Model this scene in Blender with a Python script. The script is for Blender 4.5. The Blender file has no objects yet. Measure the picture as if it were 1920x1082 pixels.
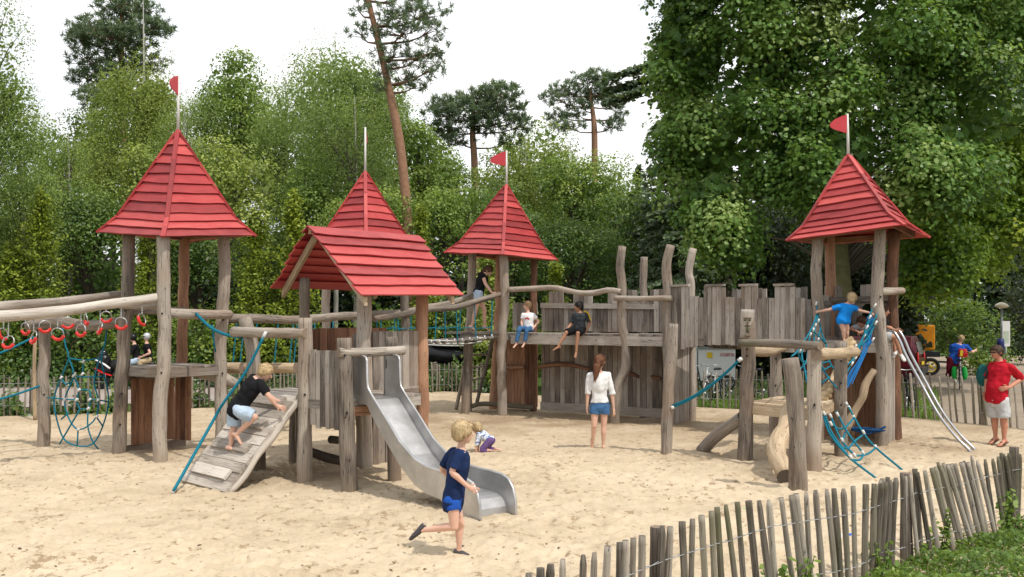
import bpy, math, random
import numpy as np
from mathutils import Vector, Matrix, noise
R = math.radians
rnd = random.Random(7)
rng = np.random.default_rng(11)
S = bpy.context.scene
COL = S.collection
# ---------------------------------------------------------------- survey frame
FL, CXP, HYP, CH = 1750.0, 960.0, 600.0, 2.2      # focal length, centre column, horizon row, eye height

def P(px, py, D):
    return Vector(((px - CXP) / FL * D, D, CH - (py - HYP) / FL * D))

def DG(py):
    return FL * CH / (py - HYP)

def G(px, py, z=0.0):
    D = DG(py)
    return Vector(((px - CXP) / FL * D, D, z))

def V(*a):
    return Vector(a)
Z = V(0, 0, 1)
# ---------------------------------------------------------------- materials
MATS = {}

def new_mat(name):
    m = bpy.data.materials.new(name); m.use_nodes = True
    nt = m.node_tree; nt.nodes.clear()
    out = nt.nodes.new('ShaderNodeOutputMaterial')
    MATS[name] = m
    return m, nt, out

def nd(nt, t, **kw):
    n = nt.nodes.new(t)
    for k, v in kw.items():
        setattr(n, k, v)
    return n

def ln(nt, a, b):
    nt.links.new(a, b)

def setin(n, **kw):
    for k, v in kw.items():
        n.inputs[k.replace('_', ' ')].default_value = v

def c4(c):
    return (c[0], c[1], c[2], 1.0)

def ramp(nt, fac, stops, interp='LINEAR'):
    r = nd(nt, 'ShaderNodeValToRGB'); r.color_ramp.interpolation = interp
    e = r.color_ramp.elements
    while len(e) > 1: e.remove(e[0])
    e[0].position = stops[0][0]; e[0].color = c4(stops[0][1])
    for p, c in stops[1:]:
        x = e.new(p); x.color = c4(c)
    ln(nt, fac, r.inputs['Fac'])
    return r.outputs['Color']

def mathn(nt, op, a, b=None, c=None):
    n = nd(nt, 'ShaderNodeMath', operation=op)
    for i, x in enumerate((a, b, c)):
        if x is None: continue
        if isinstance(x, (int, float)): n.inputs[i].default_value = x
        else: ln(nt, x, n.inputs[i])
    return n.outputs[0]

def mixc(nt, fac, a, b, mode='MIX'):
    n = nd(nt, 'ShaderNodeMix', data_type='RGBA', blend_type=mode)
    for i, x in ((0, fac), (6, a), (7, b)):
        if isinstance(x, (int, float)): n.inputs[i].default_value = x
        elif isinstance(x, tuple): n.inputs[i].default_value = c4(x)
        else: ln(nt, x, n.inputs[i])
    return n.outputs[2]

def noise_n(nt, vec, scale, detail=4, rough=.55, dim='3D'):
    n = nd(nt, 'ShaderNodeTexNoise', noise_dimensions=dim)
    setin(n, Scale=scale, Detail=detail, Roughness=rough)
    ln(nt, vec, n.inputs['Vector'])
    return n.outputs['Fac']

def mapping(nt, vec, scale):
    n = nd(nt, 'ShaderNodeMapping'); n.inputs['Scale'].default_value = scale
    ln(nt, vec, n.inputs['Vector'])
    return n.outputs['Vector']

def bump(nt, h, strength, dist):
    b = nd(nt, 'ShaderNodeBump'); setin(b, Strength=strength, Distance=dist)
    ln(nt, h, b.inputs['Height'])
    return b.outputs['Normal']

def pbr(nt, out, color, rough=.6, metal=0.0, normal=None, spec=.3, sheen=0):
    p = nd(nt, 'ShaderNodeBsdfPrincipled')
    if isinstance(color, tuple): p.inputs['Base Color'].default_value = c4(color)
    else: ln(nt, color, p.inputs['Base Color'])
    if isinstance(rough, (int, float)): p.inputs['Roughness'].default_value = rough
    else: ln(nt, rough, p.inputs['Roughness'])
    p.inputs['Metallic'].default_value = metal
    p.inputs['Specular IOR Level'].default_value = spec
    if normal is not None: ln(nt, normal, p.inputs['Normal'])
    ln(nt, p.outputs[0], out.inputs['Surface'])
    return p

def uvwood(name, light, mid, dark, stain=None, var=.5, crack=.75):
    """timber: u across the grain in metres (+10 per piece), v along the grain in metres"""
    m, nt, out = new_mat(name)
    uv = nd(nt, 'ShaderNodeUVMap').outputs['UV']
    sep = nd(nt, 'ShaderNodeSeparateXYZ'); ln(nt, uv, sep.inputs[0])
    piece = mathn(nt, 'FLOOR', mathn(nt, 'DIVIDE', sep.outputs['X'], 10.0))
    wn = nd(nt, 'ShaderNodeTexWhiteNoise', noise_dimensions='1D'); ln(nt, piece, wn.inputs['W'])
    grain = noise_n(nt, mapping(nt, uv, (70, 2.2, 1)), 1.0, 5, .6)
    fine = noise_n(nt, mapping(nt, uv, (220, 6, 1)), 1.0, 3, .6)
    blot = noise_n(nt, mapping(nt, uv, (6, 1.3, 1)), 1.0, 3, .5)
    f = mathn(nt, 'ADD', mathn(nt, 'MULTIPLY', grain, .72), mathn(nt, 'MULTIPLY', fine, .42))
    f = mathn(nt, 'ADD', f, mathn(nt, 'MULTIPLY', mathn(nt, 'SUBTRACT', blot, .5), .7))
    f = mathn(nt, 'ADD', f, mathn(nt, 'MULTIPLY', mathn(nt, 'SUBTRACT', wn.outputs['Value'], .5), var))
    col = ramp(nt, f, [(.27, dark), (.55, mid), (.82, light)])
    ck = noise_n(nt, mapping(nt, uv, (26, .9, 1)), 1.0, 2, .5)
    ckf = mathn(nt, 'LESS_THAN', mathn(nt, 'ABSOLUTE', mathn(nt, 'SUBTRACT', ck, .5)), .006)
    col = mixc(nt, mathn(nt, 'MULTIPLY', ckf, crack), col, tuple(x * .35 for x in dark))
    if stain:
        geo = nd(nt, 'ShaderNodeNewGeometry'); s2 = nd(nt, 'ShaderNodeSeparateXYZ'); ln(nt, geo.outputs['Position'], s2.inputs[0])
        big = noise_n(nt, geo.outputs['Position'], 1.1, 3, .55)
        sf = nd(nt, 'ShaderNodeMapRange'); ln(nt, big, sf.inputs[0]); sf.inputs[1].default_value = .48; sf.inputs[2].default_value = .7
        col = mixc(nt, mathn(nt, 'MULTIPLY', sf.outputs[0], .6), col, stain)
        # damp, sandy foot of the timber near the ground
        low = nd(nt, 'ShaderNodeMapRange'); ln(nt, s2.outputs['Z'], low.inputs[0]); low.inputs[1].default_value = .28; low.inputs[2].default_value = 0.0
        col = mixc(nt, mathn(nt, 'MULTIPLY', low.outputs[0], .35), col, (.30, .225, .15))
    h = mathn(nt, 'ADD', grain, mathn(nt, 'MULTIPLY', ckf, -.8))
    pbr(nt, out, col, .82, normal=bump(nt, h, .5, .012), spec=.2)
    return m

def solid(name, c, rough=.6, metal=0.0, spec=.3, nscale=0, namp=.15, bmp=0):
    m, nt, out = new_mat(name)
    tc = nd(nt, 'ShaderNodeTexCoord').outputs['Object']
    nz = noise_n(nt, tc, nscale or 9, 3)
    col = mixc(nt, nz, tuple(x * (1 - namp) for x in c), tuple(min(1, x * (1 + namp)) for x in c))
    pbr(nt, out, col, rough, metal, bump(nt, nz, bmp, .01) if bmp else None, spec)
    return m

def cloth(name, c, weave=1.0):
    m, nt, out = new_mat(name)
    tc = nd(nt, 'ShaderNodeTexCoord').outputs['Object']
    fold = noise_n(nt, tc, 9, 3, .5); fz = noise_n(nt, tc, 60, 3, .6)
    f = mathn(nt, 'ADD', mathn(nt, 'MULTIPLY', fold, .7), mathn(nt, 'MULTIPLY', fz, .3))
    col = ramp(nt, f, [(.3, tuple(x * .72 for x in c)), (.7, tuple(min(1, x * 1.15) for x in c))])
    pbr(nt, out, col, .9, normal=bump(nt, fold, .35, .03), spec=.1)
    return m

def leafmat(name, dark, mid, light, transl=.3, rough=.5):
    m, nt, out = new_mat(name)
    a = nd(nt, 'ShaderNodeAttribute', attribute_name='tone')
    col = ramp(nt, a.outputs['Fac'], [(.0, dark), (.5, mid), (1., light)])
    p = nd(nt, 'ShaderNodeBsdfPrincipled'); ln(nt, col, p.inputs['Base Color'])
    setin(p, Roughness=rough); p.inputs['Specular IOR Level'].default_value = .35
    t = nd(nt, 'ShaderNodeBsdfTranslucent')
    ln(nt, mixc(nt, .6, col, (.30, .42, .04), 'MIX'), t.inputs['Color'])
    mx = nd(nt, 'ShaderNodeMixShader'); mx.inputs[0].default_value = transl
    ln(nt, p.outputs[0], mx.inputs[1]); ln(nt, t.outputs[0], mx.inputs[2])
    ln(nt, mx.outputs[0], out.inputs['Surface'])
    return m

W_GREY = uvwood('weathered_wood', (.455, .41, .362), (.29, .254, .22), (.092, .077, .066), stain=(.25, .19, .145))
W_POST = uvwood('post_wood', (.425, .37, .312), (.27, .228, .188), (.086, .070, .058), stain=(.28, .195, .135), crack=.9)
W_RED = uvwood('reddish_wood', (.43, .25, .155), (.28, .145, .088), (.11, .06, .04))
W_PALE = uvwood('pale_wood', (.60, .49, .35), (.45, .34, .22), (.23, .17, .115))
W_RAMP = uvwood('trodden_plank_wood', (.60, .545, .48), (.44, .39, .335), (.22, .185, .155), crack=.6)
W_DARK = uvwood('damp_wood', (.22, .185, .15), (.13, .105, .085), (.05, .04, .033), stain=(.10, .11, .05))
W_PICK = uvwood('picket_wood', (.37, .325, .27), (.215, .185, .15), (.075, .063, .05), stain=(.15, .15, .07), var=.55)
W_END = solid('cut_end_wood', (.22, .165, .12), .85, nscale=60, namp=.5)
W_ENDP = solid('dark_cut_end', (.12, .10, .085), .85, nscale=60, namp=.5)
BARK = solid('grey_bark', (.10, .085, .065), .9, nscale=14, namp=.5, bmp=.6)
BARKM = solid('mossy_bark', (.13, .125, .06), .9, nscale=7, namp=.5, bmp=.6)
BARKP = solid('orange_pine_bark', (.27, .15, .092), .9, nscale=9, namp=.5, bmp=.6)
BARKL = solid('brown_pine_limb', (.17, .095, .06), .9, nscale=9, namp=.4)
BARKB = solid('pale_birch_bark', (.42, .40, .36), .8, nscale=16, namp=.5, bmp=.4)
BOLT = solid('bolt_black', (.012, .012, .013), .6)

def redpaint():
    m, nt, out = new_mat('red_paint')
    uv = nd(nt, 'ShaderNodeUVMap').outputs['UV']
    sep = nd(nt, 'ShaderNodeSeparateXYZ'); ln(nt, uv, sep.inputs[0])
    piece = mathn(nt, 'FLOOR', mathn(nt, 'DIVIDE', sep.outputs['X'], 10.0))
    wn = nd(nt, 'ShaderNodeTexWhiteNoise', noise_dimensions='1D'); ln(nt, piece, wn.inputs['W'])
    grain = noise_n(nt, mapping(nt, uv, (60, 2.5, 1)), 1.0, 5, .65)
    blot = noise_n(nt, mapping(nt, uv, (5, 2.0, 1)), 1.0, 4, .6)
    f = mathn(nt, 'ADD', mathn(nt, 'MULTIPLY', grain, .45), mathn(nt, 'MULTIPLY', blot, .4))
    f = mathn(nt, 'ADD', f, mathn(nt, 'MULTIPLY', mathn(nt, 'SUBTRACT', wn.outputs['Value'], .5), .52))
    col = ramp(nt, f, [(.15, (.19, .014, .016)), (.42, (.37, .030, .033)), (.72, (.50, .075, .068))])
    geo = nd(nt, 'ShaderNodeNewGeometry'); s2 = nd(nt, 'ShaderNodeSeparateXYZ'); ln(nt, geo.outputs['Normal'], s2.inputs[0])
    upface = nd(nt, 'ShaderNodeMapRange'); ln(nt, s2.outputs['Z'], upface.inputs[0]); upface.inputs[1].default_value = .45; upface.inputs[2].default_value = .85
    col = mixc(nt, mathn(nt, 'MULTIPLY', mathn(nt, 'MULTIPLY', upface.outputs[0], blot), .40), col, (.56, .19, .175))  # paler pink towards upward-facing boards
    pbr(nt, out, col, .55, normal=bump(nt, grain, .45, .01), spec=.35)
    return m
RED = redpaint()
REDFLAG = solid('red_flag_paint', (.48, .045, .055), .5)
WHITEP = solid('pale_pole_paint', (.62, .60, .57), .45)

def steelmat():
    m, nt, out = new_mat('brushed_steel')
    uv = nd(nt, 'ShaderNodeTexCoord').outputs['Object']
    n1 = noise_n(nt, mapping(nt, uv, (6, 6, 40)), 3.0, 4); n2 = noise_n(nt, uv, 3.5, 4, .6)
    col = ramp(nt, n2, [(.3, (.40, .395, .385)), (.5, (.50, .49, .48)), (.72, (.62, .61, .60))])
    ro = mathn(nt, 'ADD', mathn(nt, 'MULTIPLY', n1, .2), .30)
    pbr(nt, out, col, ro, .85, bump(nt, n1, .08, .003))
    return m
STEEL = steelmat()
CHROME = solid('polished_steel', (.46, .46, .46), .26, 1.0)
ALU = solid('dull_metal', (.45, .45, .45), .4, .8)

def ropemat(name, c, d, sc=70):
    m, nt, out = new_mat(name)
    uv = nd(nt, 'ShaderNodeUVMap').outputs['UV']
    w = nd(nt, 'ShaderNodeTexWave'); setin(w, Scale=sc / 10, Distortion=1.0); w.bands_direction = 'DIAGONAL'
    ln(nt, uv, w.inputs['Vector'])
    col = ramp(nt, w.outputs['Fac'], [(.2, d), (.7, c)])
    pbr(nt, out, col, .8, normal=bump(nt, w.outputs['Fac'], .5, .006), spec=.2)
    return m
ROPE = ropemat('teal_rope', (.010, .19, .27), (.005, .12, .18), 160)
ROPEB = ropemat('blue_rope', (.012, .17, .44), (.005, .08, .24), 160)
ROPED = ropemat('navy_rope', (.01, .07, .20), (.004, .03, .09), 160)
ROPEN = ropemat('natural_rope', (.58, .44, .27), (.36, .26, .15), 20)
FERR = solid('white_ferrule', (.62, .62, .60), .45)
RINGRED = solid('red_plastic', (.62, .035, .03), .35, namp=.08)
BLACK = solid('black_plastic', (.012, .012, .014), .4)
TYRE = solid('tyre_rubber', (.018, .018, .019), .8)
# sand
def sandmat():
    m, nt, out = new_mat('sand')
    pos = nd(nt, 'ShaderNodeNewGeometry').outputs['Position']
    big = noise_n(nt, pos, .45, 4, .55); mid = noise_n(nt, pos, 3.2, 5, .6); fin = noise_n(nt, pos, 26, 4, .7); gr = noise_n(nt, pos, 140, 2, .6)
    f = mathn(nt, 'ADD', mathn(nt, 'MULTIPLY', big, .55), mathn(nt, 'MULTIPLY', mid, .35))
    f = mathn(nt, 'ADD', f, mathn(nt, 'MULTIPLY', fin, .22))
    f = mathn(nt, 'ADD', f, mathn(nt, 'MULTIPLY', mathn(nt, 'SUBTRACT', gr, .5), .25))
    col = ramp(nt, f, [(.34, (.295, .225, .148)), (.48, (.455, .365, .25)), (.64, (.575, .47, .335))])
    # crumbs of bark and leaf litter trodden into the sand, and painted footprint shade
    db = noise_n(nt, mapping(nt, pos, (.62, .5, 1)), 13, 4, .7); dz = noise_n(nt, pos, 1.0, 3, .6)
    thr = mathn(nt, 'SUBTRACT', .735, mathn(nt, 'MULTIPLY', dz, .28))
    mask = nd(nt, 'ShaderNodeMapRange'); ln(nt, mathn(nt, 'SUBTRACT', db, thr), mask.inputs[0]); mask.inputs[1].default_value = -.02; mask.inputs[2].default_value = .05
    col = mixc(nt, mathn(nt, 'MULTIPLY', mask.outputs[0], .8), col, (.26, .18, .105))
    a = nd(nt, 'ShaderNodeAttribute', attribute_name='damp_shade')
    col = mixc(nt, mathn(nt, 'MULTIPLY', a.outputs['Fac'], .7), col, (.25, .17, .10))  # browner for damp sand and for shade painted under structures
    h = mathn(nt, 'ADD', mathn(nt, 'MULTIPLY', mid, .6), mathn(nt, 'MULTIPLY', fin, .5))
    pbr(nt, out, col, .95, normal=bump(nt, h, .55, .05), spec=.1)
    return m
SAND = sandmat()

def groundmat(name, stops, s1=.8, s2=14, bs=.3):
    m, nt, out = new_mat(name)
    pos = nd(nt, 'ShaderNodeNewGeometry').outputs['Position']
    f = mathn(nt, 'ADD', mathn(nt, 'MULTIPLY', noise_n(nt, pos, s1, 4, .6), .6), mathn(nt, 'MULTIPLY', noise_n(nt, pos, s2, 4, .7), .4))
    col = ramp(nt, f, stops)
    pbr(nt, out, col, .95, normal=bump(nt, f, bs, .05), spec=.1)
    return m
FOREST = groundmat('forest_floor', [(.3, (.035, .040, .015)), (.55, (.075, .095, .028)), (.75, (.13, .10, .06))])
GRASS = groundmat('grass', [(.3, (.030, .055, .012)), (.55, (.065, .115, .025)), (.75, (.12, .16, .04))], 1.5, 30)
ROADM = groundmat('pinkish_paving', [(.3, (.27, .225, .20)), (.7, (.40, .345, .31))], .7, 40, .1)
PLAZA = groundmat('gravel_paving', [(.3, (.23, .185, .14)), (.7, (.36, .295, .225))], .5, 30, .2)
# ---------------------------------------------------------------- objects
ORG = {}

def link(o):
    COL.objects.link(o); return o

def thing(name, label, cat, loc=(0, 0, 0), group=None):
    o = bpy.data.objects.new(name, None); link(o)
    o.empty_display_size = .2
    o.location = loc; ORG[o.name] = Vector(loc)
    o['label'] = label; o['category'] = cat
    if group: o['group'] = group
    return o

def tag(o, label=None, cat=None, group=None, kind=None):
    if label: o['label'] = label
    if cat: o['category'] = cat
    if group: o['group'] = group
    if kind: o['kind'] = kind
    return o

def put(name, me, parent=None, mats=None):
    if mats:
        me.materials.clear()
        for m in mats: me.materials.append(m)
    o = link(bpy.data.objects.new(name, me))
    if parent is not None:
        o.parent = parent; org = ORG[parent.name]; ORG[o.name] = org
        if org.length > 0: me.transform(Matrix.Translation(-org))
    return o

def crom(pts, step):
    """smooth resample of a polyline of Vectors"""
    if len(pts) == 2:
        n = max(1, int((pts[1] - pts[0]).length / step))
        return [pts[0].lerp(pts[1], i / n) for i in range(n + 1)], [i / n for i in range(n + 1)]
    out, ts = [], []
    q = [pts[0] * 2 - pts[1]] + list(pts) + [pts[-1] * 2 - pts[-2]]
    m = len(pts) - 1
    for i in range(m):
        a, b, c, d = q[i:i + 4]
        n = max(1, int((c - b).length / step))
        for k in range(n):
            t = k / n
            out.append(.5 * ((2 * b) + (c - a) * t + (2 * a - 5 * b + 4 * c - d) * t * t + (3 * b - a - 3 * c + d) * t ** 3)); ts.append((i + t) / m)
    out.append(pts[-1].copy()); ts.append(1.0)
    return out, ts

class MB:
    def __init__(s):
        s.v, s.f, s.u, s.m, s.sm = [], [], [], [], []

    def face(s, idx, uv=None, mi=0, smooth=False):
        s.f.append(idx); s.u.append(uv or [(0, 0)] * len(idx)); s.m.append(mi); s.sm.append(smooth)

    def tube(s, pts, r, sides=10, step=.12, bumpy=0.0, freq=3.0, cap=1, piece=None, wob=0.0, raw=False, flat=1.0, mi=0):
        pts = [Vector(p) for p in pts]
        if raw: pp, ts = pts, [i / max(1, len(pts) - 1) for i in range(len(pts))]
        else: pp, ts = crom(pts, step)
        rl = r if isinstance(r, (list, tuple)) else [r, r]
        def rad(t):
            x = t * (len(rl) - 1); i = min(int(x), len(rl) - 2)
            return rl[i] + (rl[i + 1] - rl[i]) * (x - i)
        sd = rnd.uniform(0, 100)
        if wob:
            n = len(pp)
            pp = [p + Vector((noise.noise((sd, i * .25, 0)), noise.noise((sd, i * .25, 9)), 0)) * wob * math.sin(math.pi * min(1, max(0, ts[i]))) for i, p in enumerate(pp)]
        off = 10 * (piece if piece is not None else rnd.randint(0, 900)) + 1
        t0 = (pp[1] - pp[0]).normalized()
        a = t0.cross(V(0, 0, 1) if abs(t0.z) < .9 else V(0, 1, 0)).normalized()
        base = len(s.v); L = 0.0; Ls = []
        for i, p in enumerate(pp):
            t = (pp[min(i + 1, len(pp) - 1)] - pp[max(i - 1, 0)])
            t = t.normalized() if t.length > 1e-9 else t0
            a = (a - t * a.dot(t)); a = a.normalized() if a.length > 1e-9 else t.orthogonal().normalized()
            b = t.cross(a)
            if i: L += (p - pp[i - 1]).length
            Ls.append(L); rr = rad(ts[i])
            for k in range(sides):
                an = 2 * math.pi * k / sides
                d = a * math.cos(an) + b * (math.sin(an) * flat)
                q = rr
                if bumpy: q *= 1 + bumpy * noise.noise((p + d * rr * 2) * freq + V(sd, 0, 0))
                s.v.append(p + d * q)
        per = 2 * math.pi * rad(.5) / sides
        for i in range(len(pp) - 1):
            for k in range(sides):
                k2 = (k + 1) % sides
                i0 = base + i * sides
                s.face((i0 + k, i0 + k2, i0 + sides + k2, i0 + sides + k),
                       [(off + k * per, Ls[i]), (off + (k + 1) * per, Ls[i]), (off + (k + 1) * per, Ls[i + 1]), (off + k * per, Ls[i + 1])], mi, True)
        if cap is not None:
            e = base + (len(pp) - 1) * sides
            s.face(tuple(base + k for k in reversed(range(sides))), [(off + math.cos(k), math.sin(k) * .1) for k in range(sides)], cap)
            s.face(tuple(e + k for k in range(sides)), [(off + math.cos(k), math.sin(k) * .1) for k in range(sides)], cap)
        return s

    def plank(s, p0, p1, w, t, mi=0, piece=None, jit=0.0):
        """box from p0 to p1; w and t are full width and thickness vectors"""
        p0, p1, w, t = Vector(p0), Vector(p1), Vector(w), Vector(t)
        off = 10 * (piece if piece is not None else rnd.randint(0, 900)) + 1
        b = len(s.v); L = (p1 - p0).length; W = w.length; T = t.length
        for e, p in ((0, p0), (1, p1)):
            j = V(rnd.uniform(-jit, jit), rnd.uniform(-jit, jit), rnd.uniform(-jit, jit)) if jit else V(0, 0, 0)
            for sw, st in ((-.5, -.5), (.5, -.5), (.5, .5), (-.5, .5)):
                s.v.append(p + w * sw + t * st + j)
        vo = rnd.uniform(0, 5)
        for k in range(4):
            k2 = (k + 1) % 4; d = W if k % 2 == 0 else T; o = (0, W, W + T, 2 * W + T)[k]
            s.face((b + k, b + k2, b + 4 + k2, b + 4 + k), [(off + o, vo), (off + o + d, vo), (off + o + d, vo + L), (off + o, vo + L)], mi)
        s.face((b + 3, b + 2, b + 1, b), [(off, vo), (off + W, vo), (off + W, vo + T), (off, vo + T)], mi)
        s.face((b + 4, b + 5, b + 6, b + 7), [(off, vo), (off + W, vo), (off + W, vo + T), (off, vo + T)], mi)
        return s

    def ell(s, c, rad, axes=None, seg=14, rings=9, mi=0):
        c = Vector(c); ax = axes or (V(1, 0, 0), V(0, 1, 0), V(0, 0, 1)); b = len(s.v)
        if isinstance(rad, (int, float)): rad = (rad, rad, rad)
        s.v.append(c + ax[2] * rad[2])
        for i in range(1, rings):
            th = math.pi * i / rings
            for k in range(seg):
                ph = 2 * math.pi * k / seg
                s.v.append(c + ax[0] * (rad[0] * math.sin(th) * math.cos(ph)) + ax[1] * (rad[1] * math.sin(th) * math.sin(ph)) + ax[2] * (rad[2] * math.cos(th)))
        s.v.append(c - ax[2] * rad[2]); e = len(s.v) - 1
        for k in range(seg):
            k2 = (k + 1) % seg
            s.face((b, b + 1 + k, b + 1 + k2), None, mi, True)
            s.face((e, b + 1 + (rings - 2) * seg + k2, b + 1 + (rings - 2) * seg + k), None, mi, True)
            for i in range(rings - 2):
                o = b + 1 + i * seg
                s.face((o + k, o + seg + k, o + seg + k2, o + k2), None, mi, True)
        return s

    def rcone(s, p0, r0, p1, r1, seg=12):
        p0, p1 = Vector(p0), Vector(p1)
        s.ell(p0, r0, None, seg, 8); s.ell(p1, r1, None, seg, 8)
        s.tube([p0, p1], [r0, r1], seg, step=10, cap=0)
        return s

    def loft(s, st, seg=18, mi=0):
        """stations: (centre, side axis, front axis, half width, half depth)"""
        b = len(s.v)
        for c, a, f, w, d in st:
            for k in range(seg):
                an = 2 * math.pi * k / seg
                s.v.append(c + a * (w * math.cos(an)) + f * (d * math.sin(an)))
        n = len(st)
        for i in range(n - 1):
            for k in range(seg):
                k2 = (k + 1) % seg; o = b + i * seg
                s.face((o + k, o + k2, o + seg + k2, o + seg + k), None, mi, True)
        s.face(tuple(b + k for k in reversed(range(seg))), None, mi); s.face(tuple(b + (n - 1) * seg + k for k in range(seg)), None, mi)
        return s

    def torus(s, c, ax, rM, rm, a0=0, a1=2 * math.pi, ref=None, seg=24, sides=8, mi=0):
        ax = ax.normalized(); u = (ref - ax * ref.dot(ax)).normalized() if ref else ax.orthogonal().normalized(); w = ax.cross(u)
        full = abs(a1 - a0 - 2 * math.pi) < 1e-6
        n = seg if not full else seg
        pts = [Vector(c) + u * (rM * math.cos(a0 + (a1 - a0) * i / n)) + w * (rM * math.sin(a0 + (a1 - a0) * i / n)) for i in range(n + 1)]
        s.tube(pts, rm, sides, raw=True, cap=(None if full else mi), mi=mi)
        return s

    def mesh(s, name, mats=(), smooth=None):
        me = bpy.data.meshes.new(name)
        me.from_pydata([tuple(v) for v in s.v], [], s.f)
        uvl = me.uv_layers.new(name='UVMap')
        uvl.data.foreach_set('uv', [x for f in s.u for uv in f for x in uv])
        me.polygons.foreach_set('material_index', s.m)
        me.polygons.foreach_set('use_smooth', s.sm if smooth is None else [smooth] * len(s.f))
        for m in mats: me.materials.append(m)
        me.update()
        return me

    def build(s, name, mats, parent=None, smooth=None):
        if not isinstance(mats, (list, tuple)): mats = [mats]
        return put(name, s.mesh(name, mats, smooth), parent)

def log(parent, name, pts, r, mats=None, bumpy=.14, sides=12, step=.1, wob=0.0, freq=2.6):
    mb = MB().tube(pts, r, sides, step, bumpy, freq, 1, wob=wob)
    return mb.build(name, mats or [W_POST, W_END], parent)

def post(parent, base, top, r, D=None, mids=(), name='post', mats=None, zb=-.15, wob=.03, bolts=()):
    D = D or DG(base[1])
    b = P(base[0], base[1], D); b.z = zb
    pts = [b] + [P(x, y, D) for x, y in mids] + [P(top[0], top[1], D)]
    rr = r if isinstance(r, (list, tuple)) else [r * 1.06, r, r * .93]
    mb = MB().tube(pts, rr, 14, .09, .13, 2.3, 1, wob=wob)
    o = mb.build(name, mats or [W_POST, W_END], parent)
    if bolts:
        for z in bolts:
            t = (z - b.z) / (pts[-1].z - b.z); c = b.lerp(pts[-1], t)
            rr0 = rr[0] if isinstance(rr, list) else rr
            d = (V(0, 0, 0) - V(c.x, c.y, 0)).normalized()
            bits('bolt', BOLT, o, [(c + d * rr0 * .7, c + d * (rr0 * 1.1))], .017)
    return o

def wall(name, A, B, zlo, zhi, parent, w=.125, th=.032, mats=None, jz=.012, tone=0):
    """upright boards from A to B (xy), zlo/zhi are functions of 0..1"""
    A, B = V(A[0], A[1], 0), V(B[0], B[1], 0); d = B - A; L = d.length; d.normalize(); nrm = d.cross(Z)
    mb = MB(); n = max(1, round(L / w)); x = 0.0
    ws = [rnd.uniform(.75, 1.25) for _ in range(n)]; tot = sum(ws)
    for k in range(n):
        ww = ws[k] / tot * L; t = (x + ww / 2) / L
        c = A + d * (x + ww / 2); o = nrm * rnd.uniform(-.006, .006)
        z0, z1 = zlo(t) + rnd.uniform(-jz, jz) * .6, zhi(t) + rnd.uniform(-jz, jz)
        if z1 > z0 + .02:
            ln_ = d * rnd.uniform(-.008, .008)
            mb.plank(c + V(0, 0, z0) + o, c + V(0, 0, z1) + o + ln_, d * (ww - rnd.uniform(.004, .014)), nrm * th)
        x += ww
    return mb.build(name, mats or [W_GREY], parent)

def rope(mb, pts, r=.011, step=.08, sides=6):
    mb.tube([Vector(p) for p in pts], r, sides, step, cap=0)

def bits(name, mat, parent, segs, r):
    """short ferrules, bolts and the like: one object each"""
    for a, b in segs:
        MB().tube([a, b], r, 6, step=1, cap=0).build(name, mat, parent)

def sag(a, b, s, n=6):
    return [a.lerp(b, i / n) - V(0, 0, s * 4 * (i / n) * (1 - i / n)) for i in range(n + 1)]
# ---------------------------------------------------------------- camera, light, sky
cam = bpy.data.cameras.new('camera'); cam.lens = 36 * FL / 1920; cam.shift_y = 59 / 1920; cam.clip_end = 1000; cam.clip_start = .1
co = link(bpy.data.objects.new('camera', cam)); co.location = (0, 0, CH); co.rotation_euler = (R(90), 0, 0); S.camera = co
SUN_DIR = V(.62, -.60, 1.45).normalized()
sl = bpy.data.lights.new('sun', 'SUN'); sl.energy = 3.3; sl.angle = R(1.5); sl.color = (1, .945, .86)
so = link(bpy.data.objects.new('sun', sl)); so.location = (10, -10, 30)
so.rotation_euler = SUN_DIR.to_track_quat('Z', 'Y').to_euler()

def world():
    w = bpy.data.worlds.new('World'); S.world = w; w.use_nodes = True
    nt = w.node_tree; nt.nodes.clear(); out = nd(nt, 'ShaderNodeOutputWorld')
    sky = nd(nt, 'ShaderNodeTexSky', sky_type='NISHITA'); sky.sun_disc = False
    sky.sun_elevation = math.asin(SUN_DIR.z); sky.sun_rotation = math.atan2(SUN_DIR.x, SUN_DIR.y)
    sky.air_density = 1.2; sky.dust_density = 2.0
    b1 = nd(nt, 'ShaderNodeBackground'); ln(nt, sky.outputs[0], b1.inputs['Color']); b1.inputs['Strength'].default_value = .11
    d = nd(nt, 'ShaderNodeTexCoord').outputs['Generated']
    b2 = nd(nt, 'ShaderNodeBackground'); b2.inputs['Strength'].default_value = 1.34
    n2_ = noise_n(nt, mapping(nt, d, (1, 1, 2.6)), 4.2, 5, .6); ln(nt, ramp(nt, n2_, [(.3, (.86, .92, .985)), (.48, (.98, .99, 1.0)), (.7, (1, 1, 1))]), b2.inputs['Color'])
    n = noise_n(nt, mapping(nt, d, (1, 1, 2.2)), 1.7, 5, .55)
    mr = nd(nt, 'ShaderNodeMapRange'); ln(nt, n, mr.inputs[0]); mr.inputs[1].default_value = .40; mr.inputs[2].default_value = .60
    mr.inputs[3].default_value = .52; mr.inputs[4].default_value = 1.0
    mx = nd(nt, 'ShaderNodeMixShader'); ln(nt, mr.outputs[0], mx.inputs[0]); ln(nt, b1.outputs[0], mx.inputs[1]); ln(nt, b2.outputs[0], mx.inputs[2])
    ln(nt, mx.outputs[0], out.inputs['Surface'])
world()
S.view_settings.view_transform = 'Standard'; S.view_settings.look = 'None'; S.view_settings.exposure = 0; S.view_settings.gamma = 1
S.cycles.max_bounces = 6; S.cycles.diffuse_bounces = 3; S.cycles.glossy_bounces = 2; S.cycles.transmission_bounces = 2; S.cycles.transparent_max_bounces = 4
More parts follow.
